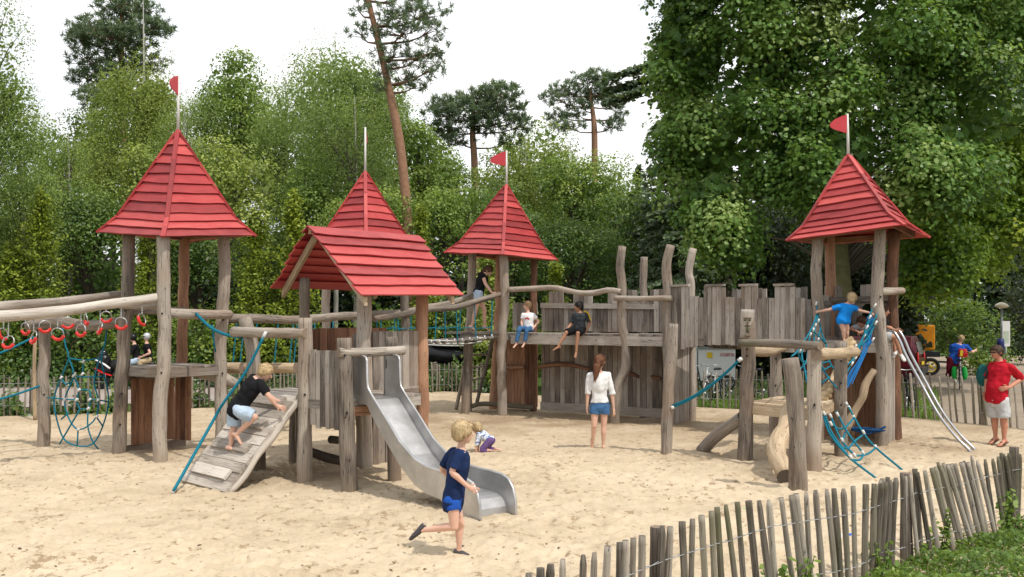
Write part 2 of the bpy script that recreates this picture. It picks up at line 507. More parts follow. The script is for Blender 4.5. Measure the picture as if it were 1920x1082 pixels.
S.cycles.caustics_reflective = False; S.cycles.caustics_refractive = False
# ---------------------------------------------------------------- the ground
def lat(seed, n=256):
    return np.random.default_rng(seed).random((n, n))
LATS = {}

def vnoise(x, y, f, seed):
    if seed not in LATS: LATS[seed] = lat(seed)
    L = LATS[seed]; n = L.shape[0]
    x = x * f + 500; y = y * f + 500
    xi = np.floor(x).astype(int); yi = np.floor(y).astype(int); fx = x - xi; fy = y - yi
    fx = fx * fx * (3 - 2 * fx); fy = fy * fy * (3 - 2 * fy)
    g = lambda a, b: L[a % n, b % n]
    return (g(xi, yi) * (1 - fx) + g(xi + 1, yi) * fx) * (1 - fy) + (g(xi, yi + 1) * (1 - fx) + g(xi + 1, yi + 1) * fx) * fy - .5

BK_PX = [-700, -300, 0, 210, 420, 620, 830, 1060, 1310, 1530, 1690, 1920, 2200, 2600]
BK_Y = [800, 788, 782, 776, 764, 748, 735, 745, 765, 776, 783, 806, 840, 870]

def fenceD(px):
    return FL * CH / (np.interp(px, BK_PX, BK_Y) - 600)

def grid_mesh(name, X, Y, Zz, mat, attr=None):
    r, c = X.shape
    me = bpy.data.meshes.new(name)
    co_ = np.stack([X, Y, Zz], -1).reshape(-1, 3)
    i = np.arange(r * c).reshape(r, c)
    q = np.stack([i[:-1, :-1], i[:-1, 1:], i[1:, 1:], i[1:, :-1]], -1).reshape(-1, 4)
    me.vertices.add(len(co_)); me.vertices.foreach_set('co', co_.ravel())
    me.loops.add(q.size); me.loops.foreach_set('vertex_index', q.ravel())
    me.polygons.add(len(q)); me.polygons.foreach_set('loop_start', np.arange(len(q)) * 4)
    me.polygons.foreach_set('use_smooth', np.ones(len(q), bool))
    if attr is not None:
        a = me.attributes.new('damp_shade', 'FLOAT', 'POINT'); a.data.foreach_set('value', attr.ravel().astype(np.float32))
    me.materials.append(mat); me.update(); me.validate()
    return me

def sand():
    nr, nc = 430, 640
    k = np.linspace(-.82, .82, nc); px = k * FL + CXP
    Db = fenceD(px); s = np.linspace(0, 1, nr)[:, None]
    D0 = 3.2
    Y = D0 * (Db / D0)[None, :] ** s; X = Y * k[None, :]
    z = vnoise(X, Y, .35, 1) * .10 + vnoise(X, Y, 1.3, 2) * .04 + vnoise(X, Y, 3.2, 3) * .022 + vnoise(X, Y, 7.5, 4) * .020 + vnoise(X, Y, 15, 5) * .020 + vnoise(X, Y, 31, 6) * .018
    g = np.random.default_rng(5)
    for _ in range(1900):                       # trodden hollows
        D = 7 + 16 * g.random() ** 1.2; kx = g.uniform(-.6, .6); x0, y0 = kx * D, D
        a = g.uniform(0, math.pi); j0 = max(0, int((kx + .82) / 1.64 * nc) - 14); j1 = j0 + 28
        sx, sy = X[:, j0:j1] - x0, Y[:, j0:j1] - y0
        u = sx * math.cos(a) + sy * math.sin(a); v = -sx * math.sin(a) + sy * math.cos(a)
        e = (u / .105) ** 2 + (v / .05) ** 2
        z[:, j0:j1] -= .028 * np.exp(-e) - .012 * np.exp(-((np.sqrt(e) - 1.6) / .5) ** 2)
    damp_shade = np.zeros_like(z)  # painted shade under hut, slide and towers, plus damp sand
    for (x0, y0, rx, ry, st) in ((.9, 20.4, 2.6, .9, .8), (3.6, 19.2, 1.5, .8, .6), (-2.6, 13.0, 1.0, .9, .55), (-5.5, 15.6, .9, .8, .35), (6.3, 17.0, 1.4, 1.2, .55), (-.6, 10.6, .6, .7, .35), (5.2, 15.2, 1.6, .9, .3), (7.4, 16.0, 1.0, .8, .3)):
        damp_shade += st * np.exp(-((X - x0) / rx) ** 2 - ((Y - y0) / ry) ** 2)
    damp_shade += .42 * np.clip((Y - 13.5) / 5.5, 0, 1)
    damp_shade = np.clip(damp_shade * (1.0 + 1.6 * vnoise(X, Y, 1.7, 8)), 0, 1)
    edge = np.clip((Db[None, :] - Y) / .8, 0, 1)
    z = z * edge + .0
    global SANDV
    SANDV = np.stack([X, Y, z + .02], -1)
    o = put('sand', grid_mesh('sand', X, Y, z + .02, SAND, damp_shade)); tag(o, kind='structure')
sand()

def sheet(name, pts, z, mat):
    mb = MB(); mb.v = [V(x, y, z) for x, y in pts]; mb.face(tuple(range(len(pts))))
    o = mb.build(name, mat); tag(o, kind='structure'); return o
sheet('ground', [(-400, -150), (400, -150), (400, 700), (-400, 700)], -.12, FOREST)

def strip(name, pxs, ylo, yhi, z, mat):
    """ground sheet between two survey rows (rows grow towards the camera)"""
    lo = [((p - CXP) / FL * DG(y), DG(y)) for p, y in zip(pxs, ylo)]
    hi = [((p - CXP) / FL * DG(y), DG(y)) for p, y in zip(pxs, yhi)]
    return sheet(name, lo + hi[::-1], z, mat)
strip('road', [-700, 0, 300, 640], [768, 758, 748, 738], [704, 704, 703, 702], -.10, ROADM)
strip('lawn', [1000, 1310, 1700, 1760], [746, 768, 788, 790], [690, 690, 690, 690], -.10, GRASS)
strip('plaza', [1700, 1920, 2700], [786, 812, 890], [668, 660, 662], -.096, PLAZA)
sheet('verge', [(18, 60), (70, 60), (70, 72), (18, 72)], -.09, GRASS)
# ---------------------------------------------------------------- red shingled roofs
def course(mb, U0, U1, L0, L1, n, seg=10, th=.042, wav=.009):
    """one wavy board lying on a slope between an upper edge U0-U1 and a lower edge L0-L1"""
    off = 10 * rnd.randint(0, 900) + 1; sd = rnd.uniform(0, 99); b = len(mb.v)
    along = (L1 - L0); Wd = along.length; up = (U0 - L0).normalized()
    hgt = (U0 - L0).length
    for j in range(seg + 1):
        t = j / seg
        w = noise.noise((sd, t * Wd * 2.2, 0)) * wav * 2.2; lift = noise.noise((sd + 7, t * Wd * 1.6, 3)) * .007
        Lp = L0.lerp(L1, t) + up * w; Up = U0.lerp(U1, t)
        mb.v += [Up + n * .004, Lp + n * (th + lift), Lp + n * (th + lift - .024), Up - n * .010]
    for j in range(seg):
        i = b + j * 4; x0, x1 = j / seg * Wd, (j + 1) / seg * Wd
        for a, c, ua, uc in ((0, 1, hgt, 0), (1, 2, 0, -.03), (2, 3, .5, .5 + hgt)):
            mb.face((i + a, i + c, i + 4 + c, i + 4 + a), [(off + ua + 1, x0), (off + uc + 1, x0), (off + uc + 1, x1), (off + ua + 1, x1)])
    for i in (b, b + seg * 4):
        mb.face((i, i + 1, i + 2, i + 3) if i == b else (i + 3, i + 2, i + 1, i), [(off, 0)] * 4)

def pyramid(parent, c, apex, r, zs, za, n=10, a0=-80):
    """square spire with flared eaves; corners start at angle a0"""
    A = V(apex[0], apex[1], za)
    E = [V(c[0] + r * math.cos(R(a0 + 90 * k)), c[1] + r * math.sin(R(a0 + 90 * k)), zs[k]) for k in range(4)]
    def prof(k, t):
        h = .64 * t if t < .265 else .17 + (t - .265) * 1.129
        p = E[k].lerp(A, t); p.z = E[k].z + (za - E[k].z) * h; return p
    ts = [0, .11, .225, .31] + [.31 + (.97 - .31) * (i + 1) / (n - 3) for i in range(n - 3)]
    mb = MB()
    for k in range(4):
        k2 = (k + 1) % 4
        for i in range(len(ts) - 1):
            t0, t1 = ts[i], min(1, ts[i + 1] + .02)
            L0, L1, U0, U1 = prof(k, t0), prof(k2, t0), prof(k, t1), prof(k2, t1)
            nn = (L1 - L0).cross(U0 - L0).normalized()
            course(mb, U0, U1, L0, L1, nn, 12)
    roof = mb.build('roof', RED, parent)
    hb = MB()
    for k in range(4):
        pts = [prof(k, t) for t in (-.012, .12, .26, .5, .75, .985)]
        cen = V(c[0], c[1], 0); o = (V(E[k].x, E[k].y, 0) - cen).normalized(); side = o.cross(Z)
        for p, q in zip(pts, pts[1:]):
            nn = side.cross(q - p).normalized()
            if nn.z < 0: nn = -nn
            ext = (q - p) * .02
            hb.plank(p + nn * .035 - ext, q + nn * .035 + ext, side * .07, nn * .035)
    hb.build('hip_board', RED, roof)
    fb = MB()
    for k in range(4):
        a, b = E[k].lerp(V(c[0], c[1], E[k].z), .2), E[(k + 1) % 4].lerp(V(c[0], c[1], E[(k + 1) % 4].z), .2)
        fb.plank(a + V(0, 0, .06), b + V(0, 0, .06), V(0, 0, .10), (b - a).cross(Z).normalized() * .045)
    fb.build('eaves_beam', W_RED, roof)
    return roof

def flagpole(parent, top, zb, zt, yaw, size=.36, lean=0.0):
    b = V(top[0], top[1], zb); t = V(top[0] + lean, top[1], zt)
    p = MB().tube([b, t], [.028, .019], 10, step=1, cap=0).build('flagpole', WHITEP, parent)
    MB().tube([b - V(0, 0, .05), b + V(0, 0, .12)], [.055, .04], 8, step=1, cap=0).build('pole_collar', RED, p)
    d = V(math.cos(R(yaw)), math.sin(R(yaw)), 0); nn = d.cross(Z) * .006
    out = [(0, 0), (-.35, -.10), (-.72, -.27), (-.97, -.49), (-1, -.60), (-.93, -.69), (-.7, -.78), (0, -.92)]
    t0 = b.lerp(t, .985); mb = MB(); n = len(out)
    for sgn in (1, -1): mb.v += [t0 - d * x * size + V(0, 0, y * size) + nn * sgn for x, y in out]
    mb.face(tuple(range(n))); mb.face(tuple(range(2 * n - 1, n - 1, -1)))
    for i in range(n): mb.face((i, n + i, n + (i + 1) % n, (i + 1) % n))
    mb.build('flag', REDFLAG, p)

def deck(parent, corners, z, th=.12, n=9, name='platform', mats=None, top_th=.035):
    """boarded floor on a frame; corners F,R,B,L in xy"""
    F_, R_, B_, L_ = [V(x, y, z) for x, y in corners]
    mb = MB()
    for i in range(n):
        a, b = (i + .5) / n, 1 / n
        p, q = F_.lerp(R_, a), L_.lerp(B_, a)
        mb.plank(p - V(0, 0, top_th / 2), q - V(0, 0, top_th / 2), (R_ - F_) * (b * .965), V(0, 0, top_th))
    cs = [F_, R_, B_, L_]
    cen = (F_ + B_) / 2
    for i in range(4):
        a, b = cs[i], cs[(i + 1) % 4]
        a = a.lerp(cen, .02); b = b.lerp(cen, .02); dn = V(0, 0, -(top_th + th / 2 + .003))
        mb.plank(a + dn, b + dn, V(0, 0, th), (b - a).cross(Z).normalized() * .05)
    return mb.build(name, mats or [W_GREY], parent)
# ---------------------------------------------------------------- left tower
E1, E2 = V(.766, -.643, 0), V(.643, .766, 0)

def grid(o, a, b, z=0.0):
    p = V(o[0], o[1], 0) + E1 * a + E2 * b; p.z = z; return p

TG = 'red spired play towers'
t1 = thing('play_tower', 'leftmost and largest red spire play tower with reddish boarded base', 'play tower', (-5.72, 15.6, 0), TG)
post(t1, (222, 852), (241, 436), .105, mids=[(231, 650), (240, 560)], bolts=(.5, 1.0, 2.35))
post(t1, (300, 864), (306, 436), .107, mids=[(301, 760), (308, 640)], bolts=(1.38, 2.3))
post(t1, (333, 834), (346, 436), .092, D=16.5, mids=[(343, 600)], mats=[W_RED, W_END])
post(t1, (416, 842), (419, 436), .1, D=15.85, mids=[(414, 650), (421, 540)], bolts=(1.3, 2.2))
pyramid(t1, (-5.58, 15.58), (-5.58, 15.58), 1.235, [3.47, 3.61, 3.6, 3.63], 5.32, 11)
flagpole(t1, (-5.575, 15.58), 5.25, 6.29, 268, .36, .005)
deck(t1, [(-5.47, 14.78), (-4.92, 15.82), (-5.92, 16.4), (-6.42, 15.38)], 1.45, .13)
wall('base_panel', (-6.32, 15.5), (-5.93, 16.35), lambda t: .12, lambda t: 1.22, t1, .16, .035, [W_RED], jz=.004)
wall('base_panel', (-5.86, 16.30), (-5.55, 16.12), lambda t: .12, lambda t: 1.3, t1, .14, .035, [W_RED], jz=.004)
for a_, b_, h_ in ((P(216, 845, 15.35), P(346, 829, 16.4), .13), (P(218, 708, 15.35), P(346, 698, 16.35), .14)): MB().plank(a_, b_, V(0, 0, h_), V(.04, .03, 0)).build('base_rail', [W_GREY], t1)
log(t1, 'rail', [P(303, 586, 14.62), P(370, 590, 15.1), P(431, 590, 15.75)], [.075, .082, .075])
log(t1, 'rail', [P(227, 574, 15.25), P(304, 573, 14.66)], [.058, .055])
log(t1, 'rail', [P(240, 584, 15.5), P(345, 582, 16.4)], [.06, .06])
# overhead logs with rings, running out of the frame
oh = thing('overhead_ring_frame', 'pair of pale overhead logs at the far left with red rings hanging below', 'climbing frame', (-8.5, 14.8, 0))
LA = [P(305, 557, 14.6), P(200, 571, 14.2), P(100, 585, 13.7), P(0, 593, 13.3), P(-160, 606, 12.6), P(-330, 618, 12.0)]
LB = [P(240, 549, 15.5), P(150, 561, 15.1), P(60, 570, 14.6), P(0, 575, 14.3), P(-160, 590, 13.7), P(-330, 604, 13.0)]
log(oh, 'overhead_log', LA, [.070, .075, .083, .085, .085], [W_RAMP, W_END], wob=.02)
log(oh, 'overhead_log', LB, [.055, .062, .075, .08, .08], [W_RAMP, W_END], wob=.02)
for a in (LA, LB):
    b = a[-1].copy(); b.z = -.15
    MB().tube([b, a[-1] + V(0, 0, .1)], [.1, .09], 12, .1, .12).build('post', [W_POST, W_END], oh)
# rings
RB = [(5, 640, 'B'), (16, 658, 'A'), (46, 618, 'B'), (63, 650, 'A'), (86, 610, 'B'), (107, 640, 'A'), (125, 608, 'B'), (151, 622, 'A'), (162, 598, 'B'), (189, 616, 'A'), (200, 594, 'B'), (228, 610, 'A'), (266, 598, 'A')]
ORD = ['first', 'second', 'third', 'fourth', 'fifth', 'sixth', 'seventh', 'eighth', 'ninth', 'tenth', 'eleventh', 'twelfth', 'thirteenth']

def line_at(L, px):
    best = None
    pp, _ = crom(L, .03)
    for p in pp:
        x = CXP + p.x / p.y * FL
        if best is None or abs(x - px) < best[0]: best = (abs(x - px), p)
    return best[1]
YR = {0: 626, 1: 641, 2: 616, 3: 632, 4: 612, 5: 626, 6: 605, 7: 619, 8: 599, 9: 615, 10: 594, 11: 606, 12: 599}
ring_src = {}
for i, (px, _, which) in enumerate(RB):
    L = LA if which == 'A' else LB
    p = line_at(L, px); D = p.y; ring_c = P(px, YR[i], D)
    top = p.z - (.075 if which == 'A' else .068)
    drop = max(.09, top - ring_c.z)
    key = round(drop, 2)
    t = thing('hanging_ring', '%s red grip ring from the left of those hanging under the overhead logs' % ORD[i], 'grip ring', (p.x, p.y, top), 'red grip rings under the overhead logs')
    yaw = rnd.uniform(-1.0, 1.0) if i not in (0, 12) else 1.35
    ax = V(math.sin(yaw), -math.cos(yaw), rnd.uniform(-.25, .35))
    rr = MB(); c = V(0, 0, -drop) + V(p.x, p.y, top)
    rr.torus(c, ax, .088, .024, R(200), R(340), V(1, 0, 0), 18, 8, 0); rr.build('grip', RINGRED, t)
    rr = MB(); rr.torus(c, ax, .088, .009, R(-20), R(200), V(1, 0, 0), 18, 6, 0); rr.build('hoop', ALU, t)
    rr = MB(); n = max(1, int((drop - .088) / .03))
    for k in range(n + 1): rr.ell(V(p.x, p.y, top + .02 - (drop - .07) * k / max(1, n)), (.011, .006, .022))
    rr.build('chain', ALU, t)
# log portal with a rope web
wf = thing('rope_web_frame', 'low log portal with a round teal rope web beside the left play tower', 'climbing frame', (-8.2, 16.4, 0))
post(wf, (82, 836), (83, 612), .1, D=16.4, bolts=(.9,))
log(wf, 'top_log', [P(53, 611, 16.4), P(110, 604, 16.2), P(170, 611, 16.0), P(235, 603, 15.6)], [.10, .105, .095, .085])
def cz(pl, D):
    return [P(x * .3327, 520 + y * .3327, D + .25 * math.sin(x * .01)) for x, y in pl]
WEB = [[(352, 275), (370, 390), (388, 455), (345, 565), (305, 680), (320, 800), (360, 910), (435, 950), (520, 940), (575, 850), (612, 700), (590, 560), (570, 455), (590, 380), (602, 290)],
       [(388, 455), (415, 555), (365, 690), (390, 800), (440, 858), (500, 835), (545, 780), (552, 680), (530, 590), (560, 455)],
       [(388, 455), (470, 468), (570, 455)], [(415, 555), (470, 562), (535, 560), (590, 560)], [(345, 565), (370, 605), (400, 590)],
       [(415, 555), (445, 635), (430, 700), (450, 745), (500, 738), (505, 640), (445, 635)],
       [(265, 678), (305, 680), (365, 688), (432, 690)], [(503, 690), (552, 692), (612, 700)], [(450, 745), (400, 830), (335, 940)],
       [(497, 740), (495, 840), (525, 930), (580, 995)], [(440, 858), (435, 950)], [(470, 465), (465, 560)], [(385, 765), (345, 800)], [(545, 790), (580, 840)]]
mb = MB()
for pl in WEB: rope(mb, cz(pl, 16.0), .0135)
web = mb.build('rope_web', ROPE, wf)
mb = MB()
for x, y in [(345, 565), (415, 555), (445, 635), (365, 688), (432, 690), (440, 858), (497, 740), (552, 692), (505, 690), (465, 545), (470, 475), (545, 785)]:
    p = cz([(x, y)], 15.98)[0]; bits('clamp', FERR, web, [(p - V(.02, 0, .02), p + V(.02, 0, .02))], .021)
sr = thing('rope_handrail', 'two teal ropes sagging out of the frame at the far left beside the log portal', 'rope', (-8.5, 16.3, .8))
mb = MB(); rope(mb, sag(P(64, 632, 16.3), P(-260, 690, 14.5), .25), .02); mb.build('rope', ROPE, sr)
mb = MB(); rope(mb, sag(P(74, 724, 16.3), P(-260, 760, 14.5), .2), .02); mb.build('rope', ROPE, sr)
# swinging log bridge behind the left tower and its long handrail
lb = thing('log_step_bridge', 'hanging bridge of short round log steps on teal ropes behind the ramp', 'rope bridge', (-4.2, 17.5, 0))
log(lb, 'handrail', [P(424, 597, 16.0), P(500, 598, 16.8), P(560, 600, 17.4), P(640, 593, 18.8), P(690, 590, 19.6)], [.085, .08, .085, .075])
for px, D in ((430, 16.4), (455, 16.9), (532, 17.6), (560, 18.2), (600, 19.0)):
    c = P(px, 690, D); s_ = log(lb, 'log_step', [c - V(.22, -.03, 0), c + V(.22, -.03, 0)], [.10, .10], [W_PALE, W_END], .05)
    mb = MB(); rope(mb, [c + V(-.19, .02, .05), c + V(-.12, .1, .95)], .012); rope(mb, [c + V(.19, -.02, .05), c + V(.25, .1, .95)], .012); mb.build('rope', ROPE, s_)
log(lb, 'link_log', [P(346, 693, 15.9), P(372, 697, 15.9), P(405, 704, 15.9), P(445, 722, 16.0)], [.095, .105, .11, .09])
# ---------------------------------------------------------------- second tower (behind the hut)
t2 = thing('play_tower', 'red spire tower half hidden behind the gabled hut roof, its flag seen edge on', 'play tower', (-3.15, 20.2, 0), TG)
c2 = (-3.16, 20.1)
for a in (-80, 10, 100, 190):
    b = V(c2[0] + .84 * math.cos(R(a)), c2[1] + .84 * math.sin(R(a)), 0)
    MB().tube([b - V(0, 0, .15), b + V(.01, 0, 1.8), b + V(0, 0, 3.72)], [.1, .095, .09], 12, .1, .12, wob=.03).build('post', [W_POST, W_END], t2)
pyramid(t2, c2, c2, 1.25, [3.6, 3.62, 3.62, 3.62], 5.36, 11)
flagpole(t2, c2, 5.28, 6.35, 92, .36)
deck(t2, [(c2[0] + .8 * math.cos(R(a)), c2[1] + .8 * math.sin(R(a))) for a in (-80, 10, 100, 190)], 1.55)
wall('side_panel', (c2[0] - .7, c2[1] + .1), (c2[0], c2[1] + .75), lambda t: .1, lambda t: 2.0, t2)
# ---------------------------------------------------------------- gabled hut with slide and ramp
PC = (-2.08, 11.96)                                     # foot of the near corner post
hut = thing('play_hut', 'wooden play hut on posts with a red gabled board roof, above the steel slide', 'play hut', (-2.6, 13.6, 0))
M_, LF, RR, BB = V(-2.18, 13.75, 0), V(-3.2, 14.4, 0), V(-1.42, 14.75, 0), V(-2.45, 15.5, 0)

def vpost(parent, b, zt, r, mats=None, wob=.03, lean=(0, 0), name='post', bolts=()):
    o = MB().tube([V(b.x, b.y, -.15), V(b.x + lean[0] * .4, b.y + lean[1] * .4, zt * .5), V(b.x + lean[0], b.y + lean[1], zt)], [r * 1.08, r, r * .92], 14, .09, .13, 2.3, wob=wob).build(name, mats or [W_POST, W_END], parent)
    if bolts:
        for z in bolts:
            c = V(b.x, b.y, z); d = -V(b.x, b.y, 0).normalized()
            bits('bolt', BOLT, o, [(c + d * r * .7, c + d * r * 1.13)], .018)
    return o
vpost(hut, M_, 2.66, .115); vpost(hut, LF, 2.85, .088); vpost(hut, RR, 2.72, .105, [W_RED, W_END]); vpost(hut, BB, 2.8, .09)
vpost(hut, P(557, 870, 14.26) * V(1, 1, 0) if False else V(-3.28, 14.1, 0), 1.1, .085, [W_DARK, W_ENDP])
post(hut, (657, 924), (645, 634), .107, D=11.96, bolts=(1.02, 1.75), mids=[(648, 760)])
post(hut, (571, 907), (572, 596), .10, D=12.6, bolts=(1.2,))
post(hut, (741, 909), (734, 632), .088, D=12.5, mids=[(735, 720)])
post(hut, (480, 888), (459, 597), .10, D=13.5, mids=[(476, 690), (470, 640)])
log(hut, 'top_rail', [P(635, 661, 11.85), P(700, 660, 12.15), P(757, 657, 12.5)], [.062, .055, .062])
log(hut, 'top_rail', [P(437, 622, 13.55), P(500, 624, 13.1), P(574, 625, 12.5)], [.07, .075, .07])
# gable roof
Bn, Bf = V(-3.0, 13.77, 3.59), V(-1.57, 15.47, 3.60)
De = (Bf - Bn).normalized()
def slope(side, w0, w1, z0, z1, n):
    mb = MB(); L0, L1 = Bn + E1 * w0 * side, Bf + E1 * w1 * side; L0.z, L1.z = z0, z1
    for i in range(n):
        t0, t1_ = i / n, min(1.0, (i + 1) / n + .03)
        a0, a1, u0, u1 = L0.lerp(Bn, t0), L1.lerp(Bf, t0), L0.lerp(Bn, t1_), L1.lerp(Bf, t1_)
        j0, j1 = rnd.uniform(-.05, .04), rnd.uniform(-.04, .05)
        a0, u0, a1, u1 = a0 + De * j0, u0 + De * j0, a1 + De * j1, u1 + De * j1
        nn = (a1 - a0).cross(u0 - a0).normalized()
        if nn.z < 0: nn = -nn
        course(mb, u0, u1, a0, a1, nn, 16, .052, .010)
    mb.build('roof', RED, hut); return L0, L1
lo0, lo1 = slope(1, 1.12, 1.0, 2.52, 2.57, 7)
la0, la1 = slope(-1, .86, .9, 2.665, 2.68, 8)
for apex_, s0, k_ in ((Bn, lo0, 1), (Bn, la0, 1), (Bf, lo1, -1), (Bf, la1, -1)):
    q = apex_.lerp(s0, .97) + De * .16 * k_; MB().plank(apex_ + De * .16 * k_ - V(0, 0, .10), q - V(0, 0, .09), V(0, 0, .12), De * .06).build('rafter', [W_PALE], hut)
MB().plank(Bn + De * .02 + V(0, 0, -.07), Bf - De * .02 + V(0, 0, -.07), E1 * .07, V(0, 0, .1)).build('ridge_beam', [W_RED], hut)
# floor, panels
Q = lambda a, b: (grid(PC, a, b).x, grid(PC, a, b).y)
deck(hut, [Q(-.02, .02), Q(-.02, 1.3), Q(-2.35, 1.35), Q(-2.35, .0)], 1.18, .12, 10)
deck(hut, [Q(-1.25, 1.36), Q(-1.25, 2.45), Q(-2.4, 2.45), Q(-2.4, 1.36)], 1.17, .11, 7)
wall('side_panel', (M_.x + .1, M_.y + .13), (RR.x - .05, RR.y - .06), lambda t: .02 if t < .62 else .9, lambda t: 2.03, hut, .12, .035, jz=.004)
wall('side_panel', (M_.x - .16, M_.y - .03), (M_.x + .08, M_.y + .1), lambda t: .0 if t > .5 else 1.0, lambda t: 2.0, hut, .12, .035, jz=.004)
wall('side_panel', (LF.x + .1, LF.y - .02), (BB.x - .6, BB.y - .55), lambda t: 1.2, lambda t: 2.06, hut, .13, .035, [W_RED], jz=.004)
wall('side_panel', (BB.x - .62, BB.y - .57), (BB.x + .35, BB.y + .1), lambda t: 1.2, lambda t: 2.07, hut, .13, .035, [W_RED], jz=.004)
wall('front_panel', (P(583, 700, 12.5).x, 12.5), (P(636, 700, 12.1).x, 12.1), lambda t: P(0, 802, 12.3).z + .02 * math.sin(t * 20), lambda t: P(0, 657, 12.3).z, hut, .105, .03, jz=.006)
log(hut, 'under_log', [P(585, 848, 13.3), P(620, 860, 13.0), P(660, 868, 12.9)], [.06, .07, .06], [W_DARK, W_ENDP])
log(hut, 'under_log', [P(620, 824, 13.0), P(648, 826, 12.8)], [.055, .05], [W_DARK, W_ENDP])
MB().plank(grid(PC, -.02, .05, 1.02), grid(PC, -.02, .75, 1.02), V(0, 0, .12), E1 * .05).build('cross_beam', [W_RED], hut)
# ramp
rampt = thing('climbing_ramp', 'sloping plank ramp with foot cleats leading up to the hut from the sand', 'ramp', (-3.7, 12.6, 0))
TL, TR_ = P(484, 738, 13.35), P(561, 742, 12.62); TL.z = TR_.z = 1.2
BL_, BR = P(338, 908, 12.6), P(424, 928, 11.85); BL_.z = .03; BR.z = .0
mb = MB(); n = 11; dn = (BL_ - TL).cross(TR_ - TL).normalized()
if dn.z < 0: dn = -dn
for i in range(n):
    t = (i + .5) / n; a, b = TL.lerp(BL_, t), TR_.lerp(BR, t)
    wv = .012 * math.sin(i * 1.9)
    mb.plank(a + dn * wv, b + dn * (wv * .5), (BL_ - TL) * (.965 / n), dn * .045)
mb.build('ramp_board', [W_RAMP], rampt)
mb = MB()
for t in (.115, .36, .60, .86):
    a, b = TL.lerp(BL_, t), TR_.lerp(BR, t)
    MB().plank(a.lerp(b, .1) + dn * .045, a.lerp(b, .86) + dn * .045, (BL_ - TL).normalized() * .15, dn * .04).build('foot_cleat', [W_RAMP], rampt)

for a, b in ((TR_, BR), (TL, BL_)):
    pts = [a.lerp(b, t) - dn * (.055 + .02 * math.sin(t * 17)) for t in (0, .2, .4, .6, .8, .98)]
    mb = MB().tube(pts, [.032, .042, .03], 10, .08, .18, flat=1.2); mb.build('stringer', [W_RAMP, W_ENDP], rampt)
b_ = G(478, 888); MB().tube([V(b_.x + .03, b_.y + .1, -.1), V(b_.x + .03, b_.y + .1, .55)], .1, 12, .1, .1).build('prop', [W_DARK, W_ENDP], rampt)
rr_ = thing('ramp_rope', 'taut teal climbing rope slung from a rail down over the plank ramp to the sand', 'rope', tuple(G(325, 924)))
mb = MB(); a = G(325, 924, .02); rope(mb, [a, P(399, 790, 12.75), P(418, 757, 12.8), P(462, 695, 12.9), P(495, 630, 12.95)], .022); mb.build('rope', ROPE, rr_)
bits('ferrule', FERR, rr_, [(P(492, 636, 12.95), P(499, 622, 12.95)), (a, P(329, 917, 12.2))], .024)
r2 = thing('slack_rope', 'slack teal rope curving from the left tower rail to the ramp post', 'rope', tuple(P(370, 590, 15.0)))
mb = MB(); rope(mb, [P(367, 588, 15.0), P(395, 614, 14.6), P(425, 628, 14.1), P(455, 632, 13.6)], .024); rope(mb, [P(398, 610, 14.6), P(401, 640, 14.7), P(404, 660, 14.8)], .014); mb.build('rope', ROPE, r2)
# slide
sld = thing('slide', 'stainless steel slide with rolled side rails running from the hut down to the sand', 'slide', (-.9, 11.2, 0))
s0 = V(-1.84, 12.26, 0); s1 = V(-.15, 10.09, 0); sd_ = (s1 - s0).normalized(); sn = V(-sd_.y, sd_.x, 0); SL = (s1 - s0).length; HW = .235
#        d     floor  wall top
prof = [(-.08, 1.19, 1.735), (.22, 1.19, 1.735), (.275, 1.19, 1.72), (.30, 1.185, 1.68), (.31, 1.18, 1.42), (.33, 1.165, 1.335), (.42, 1.10, 1.255), (.75, .83, 1.01), (1.1, .555, .735),
        (1.45, .36, .56), (1.7, .295, .505), (2.0, .275, .49), (2.3, .27, .485), (2.5, .265, .475), (2.62, .25, .44), (2.70, .19, .35), (2.745, .10, .22), (2.76, .02, .06), (2.76, -.08, -.04)]
def SP(d, s, z): return s0 + sd_ * d + sn * s + V(0, 0, z)
mb = MB()
fl = [(d, z) for d, z, _ in prof]
fl = [q for q in fl if q[0] < 2.35] + [(2.40, .268), (2.47, .258), (2.53, .235), (2.58, .195), (2.61, .14), (2.622, .06), (2.624, -.08)]
for i in range(len(fl) - 1):
    (d0, z0), (d1, z1) = fl[i], fl[i + 1]
    b = len(mb.v); mb.v += [SP(d0, -HW, z0), SP(d0, HW, z0), SP(d1, HW, z1), SP(d1, -HW, z1)]
    mb.face((b, b + 3, b + 2, b + 1), None, 0, True)
    b = len(mb.v); mb.v += [SP(d0, -HW, z0 - .02), SP(d0, HW, z0 - .02), SP(d1, HW, z1 - .02), SP(d1, -HW, z1 - .02)]
    mb.face((b, b + 1, b + 2, b + 3), None, 0, True)
mb.build('chute', STEEL, sld)
for sgn in (-1, 1):
    mb = MB()
    for k, off in enumerate((HW, HW + .012)):
        for i in range(len(prof) - 1):
            (d0, z0, w0), (d1, z1, w1) = prof[i], prof[i + 1]
            def lowz(d, z):
                if d < .35: return z - .07
                if d < 2.28: return z - .10
                return -.1
            b = len(mb.v); mb.v += [SP(d0, sgn * off, lowz(d0, z0)), SP(d1, sgn * off, lowz(d1, z1)), SP(d1, sgn * off, w1), SP(d0, sgn * off, w0)]
            mb.face((b, b + 1, b + 2, b + 3) if (k == 0) == (sgn > 0) else (b + 3, b + 2, b + 1, b))
    sw = mb.build('side_wall', STEEL, sld)
    mb = MB(); mb.tube([SP(-.08, sgn * (HW + .006), 1.2)] + [SP(d, sgn * (HW + .006), w) for d, z, w in prof], .017, 8, raw=True, cap=0); mb.build('rolled_rail', STEEL, sw)
